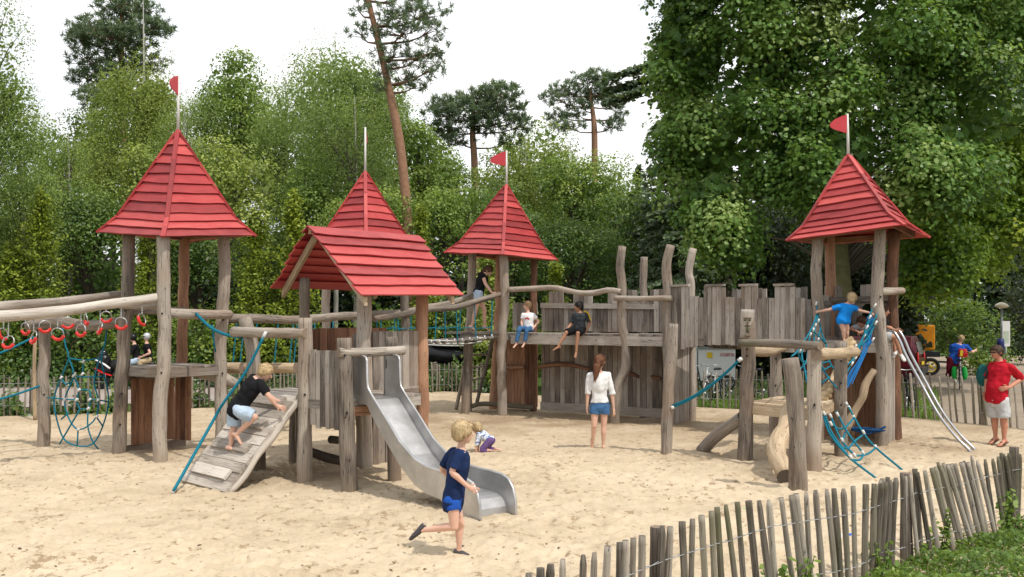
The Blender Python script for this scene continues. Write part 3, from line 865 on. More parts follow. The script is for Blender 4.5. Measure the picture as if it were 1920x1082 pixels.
# ---------------------------------------------------------------- middle tower and the long gallery
t3 = thing('play_tower', 'red spire tower with red flag at the left end of the boarded gallery', 'play tower', (-.2, 22.4, 0), TG)
post(t3, (942, 776), (944, 470), .105, D=21.55, mids=[(941, 640), (947, 560)])
post(t3, (876, 772), (886, 470), .1, D=22.3, mids=[(879, 640), (884, 560)])
post(t3, (924, 768), (936, 470), .1, D=23.2, mids=[(934, 600)], mats=[W_RED, W_END])
post(t3, (1000, 770), (1001, 470), .085, D=22.6, mats=[W_RED, W_END])
pyramid(t3, (-.26, 22.4), (-.14, 22.4), 1.33, [3.66, 3.62, 3.7, 3.8], 5.42, 11, -88)
flagpole(t3, (-.13, 22.4), 5.33, 6.27, 182, .40)
deck(t3, [(-.2, 21.5), (.62, 22.45), (-.43, 23.2), (-1.05, 22.3)], 1.9, .14)
wall('side_panel', (-.3, 23.2), (.62, 22.6), lambda t: .1, lambda t: 1.8, t3, .11, .03, [W_RED])
wall('side_panel', (.02, 22.9), (.62, 22.6), lambda t: 1.95, lambda t: 2.62, t3, .14, .03)
log(t3, 'base_log', [P(885, 762, 22.2), P(910, 757, 22.4), P(1000, 764, 22.4)], [.05, .06, .06], [W_DARK, W_ENDP])
W0 = V(-.1, 21.5, 0); WD, WP = V(.84, -.545, 0).normalized(), V(.545, .84, 0).normalized()

def WQ(t, b, z=0.0):
    p = W0 + WD * t + WP * b; p.z = z; return p

def pxof(p): return CXP + p.x / p.y * FL
gal = thing('gallery', 'long raised boarded gallery with crenellated back wall where two children sit on the edge', 'climbing frame', (2.0, 20.7, 0))
deck(gal, [WQ(.05, 0)[:2], WQ(4.1, 0)[:2], WQ(4.1, 1.25)[:2], WQ(.05, 1.25)[:2]], 1.9, .2, 26, top_th=.045)

def crenel(a, b, wins, zb, zc, px=True):
    def f(t):
        p = a.lerp(b, t); x = pxof(p)
        return zc if any(l <= x <= h for l, h in wins) else zb
    return f
ra, rb = WQ(.15, 1.27), WQ(4.0, 1.27)
wall('back_wall', ra[:2], rb[:2], lambda t: .1, lambda t: 1.84, gal, .125, .035)
wall('parapet', ra[:2], rb[:2], lambda t: 1.93, crenel(ra, rb, [(950, 992), (1030, 1054), (1080, 1113), (1140, 1160), (1181, 1199), (1222, 1245)], 2.6, 2.88), gal, .13, .035)
for a_, b_, h_ in ((WQ(.15, 1.22, 2.55), WQ(3.1, 1.22, 2.5), .12), (WQ(.15, 1.22, .13), WQ(4.0, 1.22, .13), .2)): MB().plank(a_, b_, V(0, 0, h_), WP * .045).build('wall_rail', [W_GREY], gal)
for pl, rr in (([(1003, 692), (1025, 685), (1060, 683), (1107, 692)], [.03, .10, .11, .06]), ([(1170, 696), (1186, 701), (1198, 707)], [.07, .09, .06]), ([(1222, 706), (1240, 710)], [.07, .07]), ([(950, 690), (985, 688)], [.08, .08])):
    pts = []
    for x, y in pl:
        k = (x - CXP) / FL; t = (k * (W0.y + WP.y * 1.27) - W0.x - WP.x * 1.27) / (WD.x - k * WD.y)
        q = WQ(t, 1.21); pts.append(P(x, y, q.y))
    MB().tube(pts, rr, 10, .06, .25, cap=1, flat=.55).build('carved_snake', [W_RED, W_END], gal)
for args in (((1152, 795), (1167, 462), [.10, .105, .095, .085], 19.92, [(1155, 760), (1161, 718), (1173, 690), (1174, 648), (1165, 600), (1167, 540), (1163, 500)]),
             ((1256, 800), (1258, 460), [.12, .12, .105, .09], 19.3, [(1255, 700), (1252, 620), (1253, 545), (1249, 500)]),
             ((1208, 783), (1208, 482), [.1, .09, .085], 21.1, [(1208, 640), (1206, 540)]),
             ((1297, 796), (1300, 466), [.1, .09, .08], 20.4, [(1295, 560), (1292, 510)])):
    post(gal, args[0], args[1], args[2], D=args[3], mids=args[4])
log(gal, 'rail', [P(953, 543, 21.4), P(1000, 541, 21.15), P(1040, 540, 20.8), P(1085, 549, 20.5), P(1115, 549, 20.3), P(1140, 544, 20.0), P(1165, 547, 19.8)], [.062, .06, .065, .055])
log(gal, 'rail', [P(1152, 559, 19.8), P(1205, 560, 19.4), P(1260, 559, 19.1)], [.06, .055])
wall('leg_panel', WQ(3.85, .2)[:2], WQ(3.95, 1.15)[:2], lambda t: .0, lambda t: 1.75, gal, .11, .035)
# rope bridge to the second tower, with ladder
rb_ = thing('rope_bridge', 'rope bridge with log handrails and teal ropes ending at the woman in the black top', 'rope bridge', (-2.0, 21.2, 0))
fr = [P(700, 598, 19.6), P(745, 591, 20.0), P(800, 580, 20.5), P(855, 576, 21.0), P(905, 561, 21.3), P(940, 551, 21.55)]
bk = [P(690, 588, 20.4), P(755, 585, 20.8), P(800, 576, 21.3), P(850, 567, 21.8), P(888, 551, 22.3)]
log(rb_, 'handrail', fr, [.06, .065, .07, .06]); log(rb_, 'handrail', bk, [.06, .065, .065, .06])
mb = MB()
pf, _ = crom(fr, .2); pb, _ = crom(bk, .2)
for q in (pf, pb):
    for i in range(1, len(q), 2):
        zb = 1.78 - .12 * math.sin(math.pi * i / len(q))
        e = V(q[i].x, q[i].y, zb)
        rope(mb, [q[i], e + V(rnd.uniform(-.06, .06), 0, 0)], .013)
        if i + 2 < len(q): rope(mb, [V(q[i].x, q[i].y, 2.0), V(q[i + 2].x, q[i + 2].y, 2.04)], .009)
mb.build('rope', ROPE, rb_)
mb = MB(); wt = MB(); ends = []
for i in range(0, 16):
    t = i / 15; a = fr[0].lerp(fr[-1], t * .92); b = bk[0].lerp(bk[-1], t * .92); zz = 1.80 - .1 * math.sin(math.pi * t)
    a, b = V(a.x, a.y, zz), V(b.x, b.y, zz + .02)
    mb.plank(a, b, (fr[-1] - fr[0]).normalized() * .1, V(0, 0, .04))
    ends.append((a - V(0, .02, 0), a - V(0, .02, -.07)))
for z_ in (-.04, .03):
    rope(wt, [V(fr[0].x, fr[0].y, 1.8 + z_), V(fr[3].x, fr[3].y, 1.7 + z_), V(fr[4].x, fr[4].y, 1.76 + z_)], .012)
s_ = mb.build('treads', [W_GREY], rb_); wt.build('edge_rope', FERR, s_); bits('clamp', FERR, s_, ends, .016)
MB().plank(V(-1.55, 21.95, 1.9), V(-.25, 21.6, 1.91), V(.1, .42, 0), V(0, 0, .05)).build('landing_board', [W_GREY], rb_); MB().plank(V(-1.2, 21.75, 1.83), V(-.2, 21.5, 1.84), V(0, 0, .1), V(.02, .05, 0)).build('bearer', [W_GREY], rb_)
post(rb_, (872, 770), (878, 627), .095, D=21.9)
lad = thing('ladder', 'short wooden ladder leaning against the landing left of the middle tower', 'ladder', tuple(G(856, 768)))
A0, A1, B0, B1 = P(855, 768, 22.6), P(884, 630, 22.4), P(894, 755, 22.9), P(925, 632, 22.7)
mb = MB(); mb.tube([A0, A1], .045, 8); mb.build('stile', [W_GREY, W_END], lad); mb = MB(); mb.tube([B0, B1], .045, 8); mb.build('stile', [W_GREY, W_END], lad)
for t in (.2, .38, .56, .74): MB().tube([A0.lerp(A1, t), B0.lerp(B1, t)], .025, 8).build('rung', [W_GREY, W_END], lad)
# crenellated bridge
pal = thing('palisade_bridge', 'crenellated grey plank bridge wall between the tall forked posts and the right hand tower', 'climbing frame', (4.6, 18.2, 0))
PA, PB = V(3.30, 19.22, 0), V(5.30, 16.86, 0); PP = V(.77, .637, 0)
wins = [(1258, 1293), (1322, 1359), (1385, 1420), (1450, 1489)]
zb_ = lambda t: 1.56 + .16 * math.sin(math.pi * min(1, t * 1.15)) ** 1.0 + (.05 if t > .8 else 0)
wall('plank_wall', PA[:2], PB[:2], zb_, lambda t: (crenel(PA, PB, wins, 1, 0)(t) and 2.68 - .10 * t) or (2.88 - .07 * t), pal, .115, .035, jz=.02)
mb = MB()
for lo, hi in wins:
    def at(x):
        k = (x - CXP) / FL; d = PB - PA; t = (k * PA.y - PA.x) / (d.x - k * d.y); return PA.lerp(PB, t), t
    (a, ta), (b, tb) = at(lo + 2), at(hi - 1)
    z0 = 2.905 - .07 * ta
    MB().plank(V(a.x, a.y, z0), V(b.x, b.y, z0), PP * .09, V(0, 0, .045)).build('merlon_cap', [W_GREY], pal)
RA, RB2 = PA + PP * 1.2, PB + PP * 1.2
wall('plank_wall', RA[:2], RB2[:2], lambda t: 1.6, crenel(RA, RB2, [(1305, 1340), (1378, 1398), (1415, 1436), (1488, 1515), (1550, 1600)], 2.6, 2.84), pal, .125, .035)
deck(pal, [PA[:2], PB[:2], RB2[:2], RA[:2]], 1.87, .12, 20)
# ---------------------------------------------------------------- right hand tower
t4 = thing('play_tower', 'right hand red spire tower standing before the plane tree, rounded red flag on its roof', 'play tower', (6.25, 16.9, 0), TG)
post(t4, (1652, 838), (1651, 425), .107, D=16.18, mids=[(1655, 700), (1646, 560)], bolts=(1.55, 2.6))
post(t4, (1677, 826), (1676, 430), [.14, .11, .1, .1], D=17.05, mids=[(1678, 720), (1673, 560)], mats=[W_RED, W_END])
post(t4, (1534, 830), (1533, 440), .1, D=16.75, mids=[(1536, 640), (1531, 520)], bolts=(2.3,))
post(t4, (1562, 816), (1556, 440), .1, D=17.8, mids=[(1560, 600)], mats=[W_RED, W_END])
pyramid(t4, (6.28, 16.9), (6.09, 16.9), 1.37, [3.76, 3.70, 3.66, 3.6], 5.16, 11, -80)
flagpole(t4, (6.09, 16.9), 5.08, 5.93, 196, .37, -.015)
n4, r4, b4, l4 = (6.36, 16.15), (6.98, 17.0), (6.05, 17.7), (5.48, 16.75)
deck(t4, [n4, r4, b4, l4], 1.84, .17)
wall('side_panel', (6.45, 16.22), (6.93, 16.95), lambda t: .0, lambda t: 1.7, t4, .13, .04)
wall('side_panel', (5.75, 17.25), (6.9, 17.05), lambda t: .05, lambda t: 1.7, t4, .12, .035, [W_RED])
wall('parapet', (5.55, 17.0), (6.02, 17.68), lambda t: 1.9, lambda t: 2.66, t4, .13, .035)
wall('parapet', (6.1, 17.75), (6.55, 17.42), lambda t: 1.9, lambda t: 2.45, t4, .12, .035)
wall('parapet', (6.5, 17.42), (6.98, 17.08), lambda t: 2.5, lambda t: 2.86 if t < .75 else 2.6, t4, .12, .035)
for a_, b_, h_ in ((V(6.0, 17.62, 2.58), V(7.0, 16.98, 2.6), V(.03, .05, 0)), (V(5.46, 16.95, 2.52), V(6.0, 17.6, 2.5), V(.05, -.03, 0))): MB().plank(a_, b_, V(0, 0, .1), h_).build('wall_rail', [W_GREY], t4)
tunc = P(1619, 590, 17.45); mb = MB(); ax = V(.55, .83, 0)
for r_ in (.30, .27): mb.tube([tunc - ax * .1, tunc + ax * .9], r_, 24, step=5, cap=None)
mb.torus(tunc - ax * .1, ax, .285, .02); mb.build('crawl_tunnel', BLACK, t4)
log(t4, 'rail', [P(1645, 547, 16.3), P(1665, 546, 16.4), P(1692, 545, 16.9)], [.07, .06])
br = thing('climbing_branch', 'crooked pale branch pole leaning against the base of the right hand tower', 'pole', tuple(G(1590, 815)))
log(br, 'branch', [P(1584, 808, 15.9), P(1603, 770, 16.0), P(1617, 745, 16.0), P(1622, 722, 16.05), P(1639, 694, 16.1)], [.075, .065, .07, .055], [W_PALE, W_END], .2)
# banister slide
bs = thing('banister_slide', 'pair of curved polished steel tubes sliding down from the right hand tower', 'slide', (7.6, 15.4, 0))
B1_ = [(1650, 622, 16.6), (1662, 620, 16.6), (1674, 621, 16.5), (1686, 637, 16.4), (1699, 667, 16.3), (1726, 717, 16.1), (1759, 776, 15.8), (1793, 820, 15.6), (1820, 847, 15.45), (1823, 860, 15.42)]
for dx, dy, dD in ((0, 0, 0), (8.5, -3, .32)):
    MB().tube([P(x + dx, y + dy, D + dD) for x, y, D in B1_], .026, 12, .06, cap=0).build('steel_tube', CHROME, bs)
# ---------------------------------------------------------------- low platform with totem, nets and logs
sp = thing('low_platform', 'low square platform on grey posts with a carved smiling totem post, right of centre', 'climbing frame', (4.4, 14.6, 0))
tot = post(sp, (1396, 870), (1402, 582), [.118, .11, .108, .10], D=14.37, mids=[(1399, 780), (1403, 650)], bolts=(1.75, 1.65))
fb = MB()
fD = 14.37 - .110
MB().tube([P(1400.6, 634, 14.37), P(1401.2, 606, 14.37), P(1402, 580.5, 14.37)], [.106, .109, .106], 14, .05, .10).build('carved_head', [W_GREY, W_END], tot)
for x in (1397, 1405.5): fb.ell(P(x, 600, fD), (.024, .02, .014))
fb.ell(P(1401.5, 619, fD), (.022, .02, .045)); fb.ell(P(1401.5, 611, fD), (.05, .016, .012))
fb.build('carved_face', W_DARK, tot)
fb = MB(); fb.ell(P(1402, 607, fD), (.014, .03, .05)); fb.ell(P(1401.5, 596, fD + .01), (.07, .03, .014)); fb.ell(P(1401.5, 629, fD + .012), (.055, .03, .012)); fb.build('carved_features', W_PALE, tot)
post(sp, (1453, 845), (1455, 652), .1, D=15.8, bolts=(1.75, 1.55, 1.1))
post(sp, (1527, 892), (1527, 643), .105, D=13.28, bolts=(1.0,), mids=[(1526, 780)])
post(sp, (1577, 860), (1577, 640), .105, D=14.92, bolts=(1.55, 1.2, .85), mids=[(1576, 740)])
deck(sp, [(4.30, 13.42), (5.16, 14.95), (4.52, 15.7), (3.62, 14.42)], .93, .14, 10, mats=[W_PALE])
log(sp, 'rail', [P(1387, 643, 14.22), P(1460, 644, 13.7), P(1538, 649, 13.1)], [.058, .062, .066], [W_DARK, W_END])
log(sp, 'rail', [P(1530, 663, 13.12), P(1565, 663, 14.0), P(1604, 660, 14.85)], [.085, .08], [W_PALE, W_END])
log(sp, 'rail', [P(1400, 657, 14.5), P(1425, 660, 14.8), P(1445, 659, 15.2), P(1468, 652, 15.8)], [.07, .075, .07], [W_PALE, W_END])
log(sp, 'rail', [P(1530, 838, 16.2), P(1556, 832, 16.4), P(1580, 826, 16.6)], [.07, .07], [W_DARK, W_END])
ml = thing('balance_log', 'wavy pale barked log sloping from the low platform towards the viewer beside the leaning post', 'log', tuple(G(1472, 900)))
log(ml, 'log', [P(1478, 768, 13.7), P(1475, 800, 13.4), P(1460, 826, 13.1), P(1456, 850, 12.8), P(1465, 873, 12.5), P(1474, 895, 12.25)], [.115, .125, .135, .13, .12], [W_PALE, W_ENDP], .16)
l2 = thing('balance_log', 'grey log ramp lying from the sand up to the back of the totem post', 'log', tuple(G(1315, 850)))
log(l2, 'log', [P(1316, 846, 15.3), P(1335, 825, 15.1), P(1358, 806, 14.9), P(1392, 782, 14.5)], [.105, .10, .10, .095], [W_RAMP, W_ENDP], .10)
fp = thing('post', 'leaning grey post with split top standing nearest of all behind the picket fence', 'post', tuple(G(1497, 928)))
post(fp, (1498, 928), (1482, 672), [.115, .105, .11, .105], D=11.85, mids=[(1494, 800), (1489, 730)])
fp2 = thing('post', 'slim grey post with teal rope tied on, in front of the tall forked gallery posts', 'post', tuple(G(1249, 858)))
post(fp2, (1249, 858), (1263, 607), [.09, .09, .082, .075], D=14.98, mids=[(1253, 740), (1261, 640)])
hr = thing('rope_handrail', 'teal rope handrail sagging between the slim post and the totem post', 'rope', tuple(P(1262, 765, 14.9)))
mb = MB()
for o in (0, .035): rope(mb, sag(P(1261, 764, 14.9) + V(0, 0, o), P(1387, 675, 14.3) + V(0, 0, o * .4), .09), .016)
mb.build('rope', ROPE, hr); bits('ferrule', FERR, hr, [(P(1384, 677, 14.3), P(1391, 672, 14.3)), (P(1258, 765, 14.9), P(1264, 763, 14.9))], .033)
nr = thing('thick_rope', 'thick twisted natural rope hanging from the right hand tower down to the low platform', 'rope', tuple(P(1540, 748, 14.6)))
cl, _ = crom([P(1596, 640, 16.2), P(1582, 675, 15.8), P(1566, 715, 15.3), P(1551, 735, 15.0), P(1534, 755, 14.7)], .03)
mb = MB()
for k in range(3):
    pts = []
    for i, p in enumerate(cl):
        t = (cl[min(i + 1, len(cl) - 1)] - cl[max(0, i - 1)]).normalized(); a = t.cross(V(0, 1, 0)).normalized(); b = t.cross(a); an = i * .42 + k * 2.094
        pts.append(p + a * (.05 * math.cos(an)) + b * (.05 * math.sin(an)))
    mb.tube(pts, .056, 8, raw=True, cap=0)
mb.build('rope_strands', ROPEN, nr)
def cp(x, y, D): return P(1460 + x * .1848, 500 + y * .1848, D)
n1 = thing('rope_net', 'teal rope net left of the small boy in blue, hung from the right hand tower', 'rope net', (5.2, 16.4, 1))
mb = MB()
for pl in ([(385, 390, 16.6), (400, 490, 16.55), (425, 620, 16.5), (445, 700, 16.4), (480, 790, 16.3), (500, 900, 16), (540, 1010, 15.6), (640, 1100, 15)],
           [(390, 470, 16.6), (350, 590, 16.2), (300, 690, 15.6), (240, 780, 14.9), (190, 860, 14.4), (130, 912, 13.9)],
           [(400, 490, 16.5), (372, 600, 16.3), (360, 750, 16.1), (385, 880, 15.7), (430, 1000, 15.3), (500, 1120, 14.9), (590, 1230, 14.5)],
           [(320, 670, 15.9), (305, 800, 15.6), (290, 950, 15.2), (330, 1080, 14.9), (420, 1200, 14.6)],
           [(240, 780, 14.9), (235, 900, 14.8), (265, 1050, 14.6), (290, 1180, 14.4)],
           [(425, 620, 16.4), (400, 740, 16.2), (425, 850, 15.9), (415, 1000, 15.4)],
           [(330, 640, 16), (400, 700, 16.2), (480, 780, 16.3)], [(250, 770, 15), (320, 840, 15.5), (430, 830, 16), (500, 860, 16.1)],
           [(190, 860, 14.4), (235, 960, 14.6), (300, 960, 15.2), (420, 980, 15.5), (520, 960, 15.8)], [(200, 1060, 14.5), (300, 950, 15.1), (330, 900, 15.4)],
           [(265, 1060, 14.6), (340, 1080, 14.9), (430, 1060, 15.2), (530, 1010, 15.6)], [(290, 1180, 14.4), (410, 1190, 14.6), (520, 1120, 14.9)]):
    rope(mb, [cp(*q) for q in pl], .014)
o_ = mb.build('net', ROPE, n1)
mb = MB()
for q in ((380, 375, 16.6), (403, 550, 16.4), (372, 596, 16.3), (323, 690, 15.8), (218, 850, 14.6), (350, 640, 16), (305, 800, 15.6), (400, 740, 16.2), (290, 950, 15.2), (420, 850, 16)):
    p = cp(*q); bits('clamp', FERR, o_, [(p - V(.01, .01, .035), p + V(.01, -.01, .035))], .017)
n2 = thing('rope_net', 'bundled blue and teal rope net hung right of the small boy in blue', 'rope net', (6.1, 16.2, 1))
mb = MB()
for k, pl in enumerate(([(950, 430, 16.1), (915, 510, 16.1), (865, 700, 15.9), (800, 880, 15.6), (700, 1060, 15.2), (640, 1180, 14.9)], [(930, 500, 16.1), (890, 640, 15.9), (835, 760, 15.7), (760, 930, 15.4), (690, 1000, 15.2)],
           [(1000, 480, 16.05), (940, 600, 16.0), (860, 720, 15.9)], [(985, 570, 16.05), (920, 700, 15.9), (840, 800, 15.7)], [(870, 640, 15.9), (900, 720, 15.85)], [(800, 790, 15.7), (860, 800, 15.65)], [(770, 880, 15.6), (830, 900, 15.5)])):
    rope(mb, [cp(*q) for q in pl], .014)
o_ = mb.build('net', ROPE, n2)
mb = MB()
for k, pl in enumerate(([(925, 500, 16.1), (925, 640, 16.0), (890, 780, 15.8), (830, 930, 15.5), (740, 1080, 15.2), (670, 1260, 14.9)], [(940, 520, 16.1), (935, 680, 16.0), (900, 830, 15.8), (820, 1010, 15.4), (720, 1200, 15.0)],
           [(910, 520, 16.1), (900, 700, 15.95), (865, 860, 15.7), (790, 1020, 15.4), (690, 1230, 14.95)], [(960, 740, 15.95), (905, 800, 15.8)])):
    for o_x in (-14, 0, 12): rope(mb, [cp(q[0] + o_x + rnd.uniform(-9, 9), q[1] + rnd.uniform(-6, 6), q[2] + rnd.uniform(-.05, .05)) for q in pl], .0085)
mb.build('net_bundle', ROPEB, o_ if False else n2)
mb = MB()
for q in ((975, 395, 16.1), (925, 512, 16.05), (985, 570, 16.0), (895, 615, 15.9), (865, 705, 15.85), (955, 740, 15.9), (808, 870, 15.6), (777, 930, 15.45), (780, 810, 15.7), (742, 985, 15.3)):
    p = cp(*q); bits('clamp', FERR, o_, [(p - V(.02, .01, .035), p + V(.02, -.01, .035))], .017)
def cq(x, y, D): return P(1520 + x * .3145, 560 + y * .3145, D)
n3 = thing('rope_net', 'sloping teal rope net ladder pegged into the sand below the low platform', 'rope net', (5.2, 13.4, 0))
mb = MB()
for pl in ([(80, 675, 13.55), (120, 790, 13.4), (185, 885, 13.2), (240, 955, 13.0), (400, 1078, 12.85)], [(75, 690, 13.55), (105, 790, 13.4), (170, 880, 13.2), (240, 955, 13.0)], [(115, 690, 13.8), (180, 840, 13.5), (262, 935, 13.2)],
           [(155, 672, 14.2), (215, 790, 13.9), (315, 925, 13.5)], [(212, 618, 14.8), (258, 705, 14.5), (310, 795, 14.2), (385, 885, 13.9), (560, 1032, 13.45)],
           [(185, 885, 13.2), (225, 892, 13.4), (262, 850, 13.8), (312, 812, 14.2)], [(262, 938, 13.2), (318, 932, 13.5), (350, 920, 13.7), (388, 888, 13.9)], [(118, 745, 13.5), (172, 778, 13.9), (215, 760, 14.2), (256, 712, 14.5)], [(240, 958, 13.0), (290, 962, 13.2), (318, 930, 13.5)], [(205, 800, 13.95), (190, 850, 13.5)]):
    rope(mb, [cq(*q) for q in pl], .016)
o_ = mb.build('net', ROPE, n3)
mb = MB()
for q in ((80, 685, 13.53), (118, 698, 13.75), (160, 690, 14.1), (215, 628, 14.75), (230, 650, 14.7), (258, 708, 14.5), (120, 745, 13.45), (188, 843, 13.45), (240, 945, 13.0), (312, 920, 13.5), (315, 796, 14.15), (388, 884, 13.9), (262, 934, 13.2)):
    p = cq(*q); bits('clamp', FERR, o_, [(p - V(.015, 0, -.03), p + V(.015, 0, -.03))], .021)
n4_ = thing('rope_nest', 'dark blue rope nest lying on the sand beneath the right hand tower', 'rope net', tuple(G(1618, 822)))
mb = MB(); c_ = P(1620, 800, 16.1)
for k in range(7):
    a = rnd.uniform(-.4, .4); mb.tube([c_ + V(-.30, a, -.03 + rnd.uniform(-.03, .05)), c_ + V(0, a * .6, -.09 + rnd.uniform(-.03, .03)), c_ + V(.30, a + rnd.uniform(-.1, .1), -.02 + rnd.uniform(-.03, .05))], .014, 6, .08, cap=0)
for k in range(5): mb.torus(c_ + V(0, 0, -.04), V(rnd.uniform(-.1, .1), rnd.uniform(-.1, .1), 1), .10 + .05 * k, .014, seg=18, sides=6)
mb.build('net', ROPED, n4_)
# ---------------------------------------------------------------- paling fences
WIRE = solid('galvanised_wire', (.42, .43, .43), .5, .5)

def pickets(parent, items, wires, mats=None):
    """items: (foot point, top point, radius); each picket is a split chestnut pale"""
    rows = [[] for _ in wires]
    for a, b, r in items:
        sd = rnd.uniform(0, 99); h = (b - a).length; d = (b - a).normalized()
        mid = a.lerp(b, .5) + V(noise.noise((sd, 0, 0)), noise.noise((sd, 5, 0)), 0) * .022
        pts = [a, mid, a.lerp(b, .95), b]
        mb = MB().tube(pts, [r, r * 1.05, r * .95, r * rnd.choice([.55, .7, .9])], 7, .12, .22, 5.0, 1, flat=rnd.uniform(.65, 1.0))
        o = mb.build('picket', mats or [W_PICK, W_ENDP], parent)
        for k, w in enumerate(wires):
            q = a.lerp(b, w / h) if w < h else b.copy(); rows[k].append(q)
    for row in rows:
        mb = MB()
        for off in (-1, 1):
            pts = []
            for i, q in enumerate(row):
                dn = (V(0, 0, 0) - V(q.x, q.y, 0)).normalized() * (.032 * off * (1 if i % 2 else -1))
                pts.append(q + dn)
                if i + 1 < len(row): pts.append(q.lerp(row[i + 1], .5) - V(0, 0, .006))
            mb.tube(pts, .0028, 4, .5, cap=None, raw=True)
        mb.build('wire', WIRE, parent)

def along(pts, spacing, jit=.25):
    d = 0; out = []
    for a, b in zip(pts, pts[1:]):
        L = (b - a).length
        while d < L:
            out.append(a.lerp(b, d / L)); d += spacing * rnd.uniform(1 - jit, 1 + jit)
        d -= L
    return out

def backfence(label, px0, px1, spacing, h, r, lean=0.0, posts=()):
    t = thing('paling_fence', label, 'fence', tuple(V((px0 - CXP) / FL * fenceD(px0), fenceD(px0), 0)), 'paling fences around the sandpit')
    pts = []
    for x in np.linspace(px0, px1, 20):
        D = float(fenceD(x)) + .05; pts.append(V((x - CXP) / FL * D, D, 0))
    it = []
    for p in along(pts, spacing):
        hh = h * rnd.uniform(.93, 1.06); tx = rnd.uniform(-.04, .04) + lean
        it.append((p - V(0, 0, .08), p + V(tx, rnd.uniform(-.03, .03), hh), r * rnd.uniform(.8, 1.2)))
    pickets(t, it, (h * .35, h * .88))
    for x in posts:
        D = float(fenceD(x)) + .12; p = V((x - CXP) / FL * D, D, -.1)
        MB().tube([p, p + V(.02, 0, h * 1.12 + .1)], [.07, .06], 9, .15, .1).build('post', [W_DARK, W_END], t)
    return t
backfence('weathered paling fence behind the rope web at the far left', -60, 212, .150, .95, .024, 0, (60,))
backfence('stretch of paling fence seen under the left tower and log steps', 336, 560, .150, .92, .024)
backfence('distant paling fence before the black hulled boat', 796, 905, .14, .88, .026)
backfence('thin paling fence in front of the parked bicycles under the plank bridge', 1296, 1545, .17, .95, .02)
backfence('paling fence with leaning palings behind the banister slide and man in red', 1684, 1990, .17, 1.0, .026, -.08, (1842,))
stk = thing('stake', 'tall thin wooden tree stake standing by the far left fence', 'stake', tuple(V((66 - CXP) / FL * 20.6, 20.6, 0)))
MB().tube([P(66, 790, 20.6), P(64, 700, 20.6), P(66, 635, 20.6)], [.045, .04], 8).build('pole', [W_PALE, W_END], stk)
# the near fence
ff = thing('paling_fence', 'crooked grey paling fence with wire curving through the near right corner', 'fence', (2.8, 6.6, 0), 'paling fences around the sandpit')
FX = [700, 1010, 1240, 1440, 1600, 1680, 1750, 1850, 1915, 2010, 2200]; FY = [1190, 1076, 992, 934, 914, 893, 870, 852, 842, 832, 820]
def nearD(px): return FL * (CH - .88) / (np.interp(px, FX, FY) - 600)
TOPX = [-160, -120, -85, -50, -15, 25, 70, 108, 155, 232, 275, 327, 372, 395, 425, 458, 535, 566, 612, 650, 685, 722, 744, 778, 822, 865, 905, 942, 990, 1030, 1047, 1085, 1122, 1165, 1192, 1228, 1265, 1315, 1347, 1375, 1390, 1410, 1430, 1455, 1480, 1510, 1540, 1565, 1580, 1600, 1625, 1655, 1680, 1705, 1740, 1770, 1800, 1820, 1850, 1905, 1935, 1960, 1990, 2020, 2060]
TOPY = {25: 520, 70: 500, 108: 485, 155: 466, 232: 450, 275: 442, 327: 416, 372: 402, 395: 394, 425: 386, 458: 377, 535: 338, 566: 342, 612: 322, 650: 312, 685: 298, 722: 282, 744: 268, 778: 258, 822: 248, 865: 243, 905: 242, 942: 240, 990: 230, 1030: 222, 1047: 216, 1085: 208, 1122: 202, 1165: 200, 1192: 196, 1228: 197, 1265: 187, 1315: 180, 1347: 178, 1375: 176, 1390: 172, 1410: 164, 1430: 155, 1455: 142, 1480: 138, 1510: 134, 1540: 128, 1565: 118, 1580: 112, 1600: 110, 1625: 104, 1655: 102, 1680: 96, 1705: 96, 1740: 90, 1770: 84, 1800: 82, 1820: 74, 1850: 72, 1905: 64}
LEANX = [-200, 300, 600, 850, 1100, 1240, 1330, 1400, 1470, 1530, 1620, 1720, 1800, 1860, 1920, 2060]; LEANY = [0, -10, -4, 45, 35, 20, -8, -22, 8, 55, 80, 62, 40, 14, 0, 0]
items = []
for cx in TOPX:
    px = 980 + .4896 * cx; D = float(nearD(px)); 
    py = 820 + .4896 * TOPY[cx] if cx in TOPY else float(np.interp(px, FX, FY))
    top = P(px, py, D); ll = float(np.interp(cx, LEANX, LEANY)) * .4896 + rnd.uniform(-7, 7)
    foot = P(px + ll * 1.35, py, D); foot.z = -.1
    foot.y -= rnd.uniform(-.03, .03)
    items.append((foot, top, rnd.uniform(.019, .027)))
for cx in (1370, 1378, 1398, 1472, 1465, 1502, 1590, 1610, 1640, 1690, 1718, 1832, 1842, 1862):
    px = 980 + .4896 * cx; D = float(nearD(px)) + .05; py = float(np.interp(px, FX, FY)) + rnd.uniform(-3, 6)
    top = P(px, py, D); ll = float(np.interp(cx, LEANX, LEANY)) * .4896 + rnd.uniform(-5, 5); foot = P(px + ll * 1.35, py, D); foot.z = -.1
    items.append((foot, top, rnd.uniform(.019, .027)))
items.sort(key=lambda q: q[1].x)
pickets(ff, items, (.36, .78))
for cx, top in ((515, 342), (1467, 136), (1882, 36), (2050, 30)):
    px = 980 + .4896 * cx; D = float(nearD(px)) + .09; tp = P(px, 820 + .4896 * top, D)
    MB().tube([V(tp.x, tp.y, -.15), tp], [.052, .048], 10, .1, .12).build('post', [W_DARK, W_END], ff)
def unit(a):
    return a / np.maximum(1e-9, np.linalg.norm(a, axis=1, keepdims=True))

TMP = bpy.data.scenes.new('workbench')
TOB = []

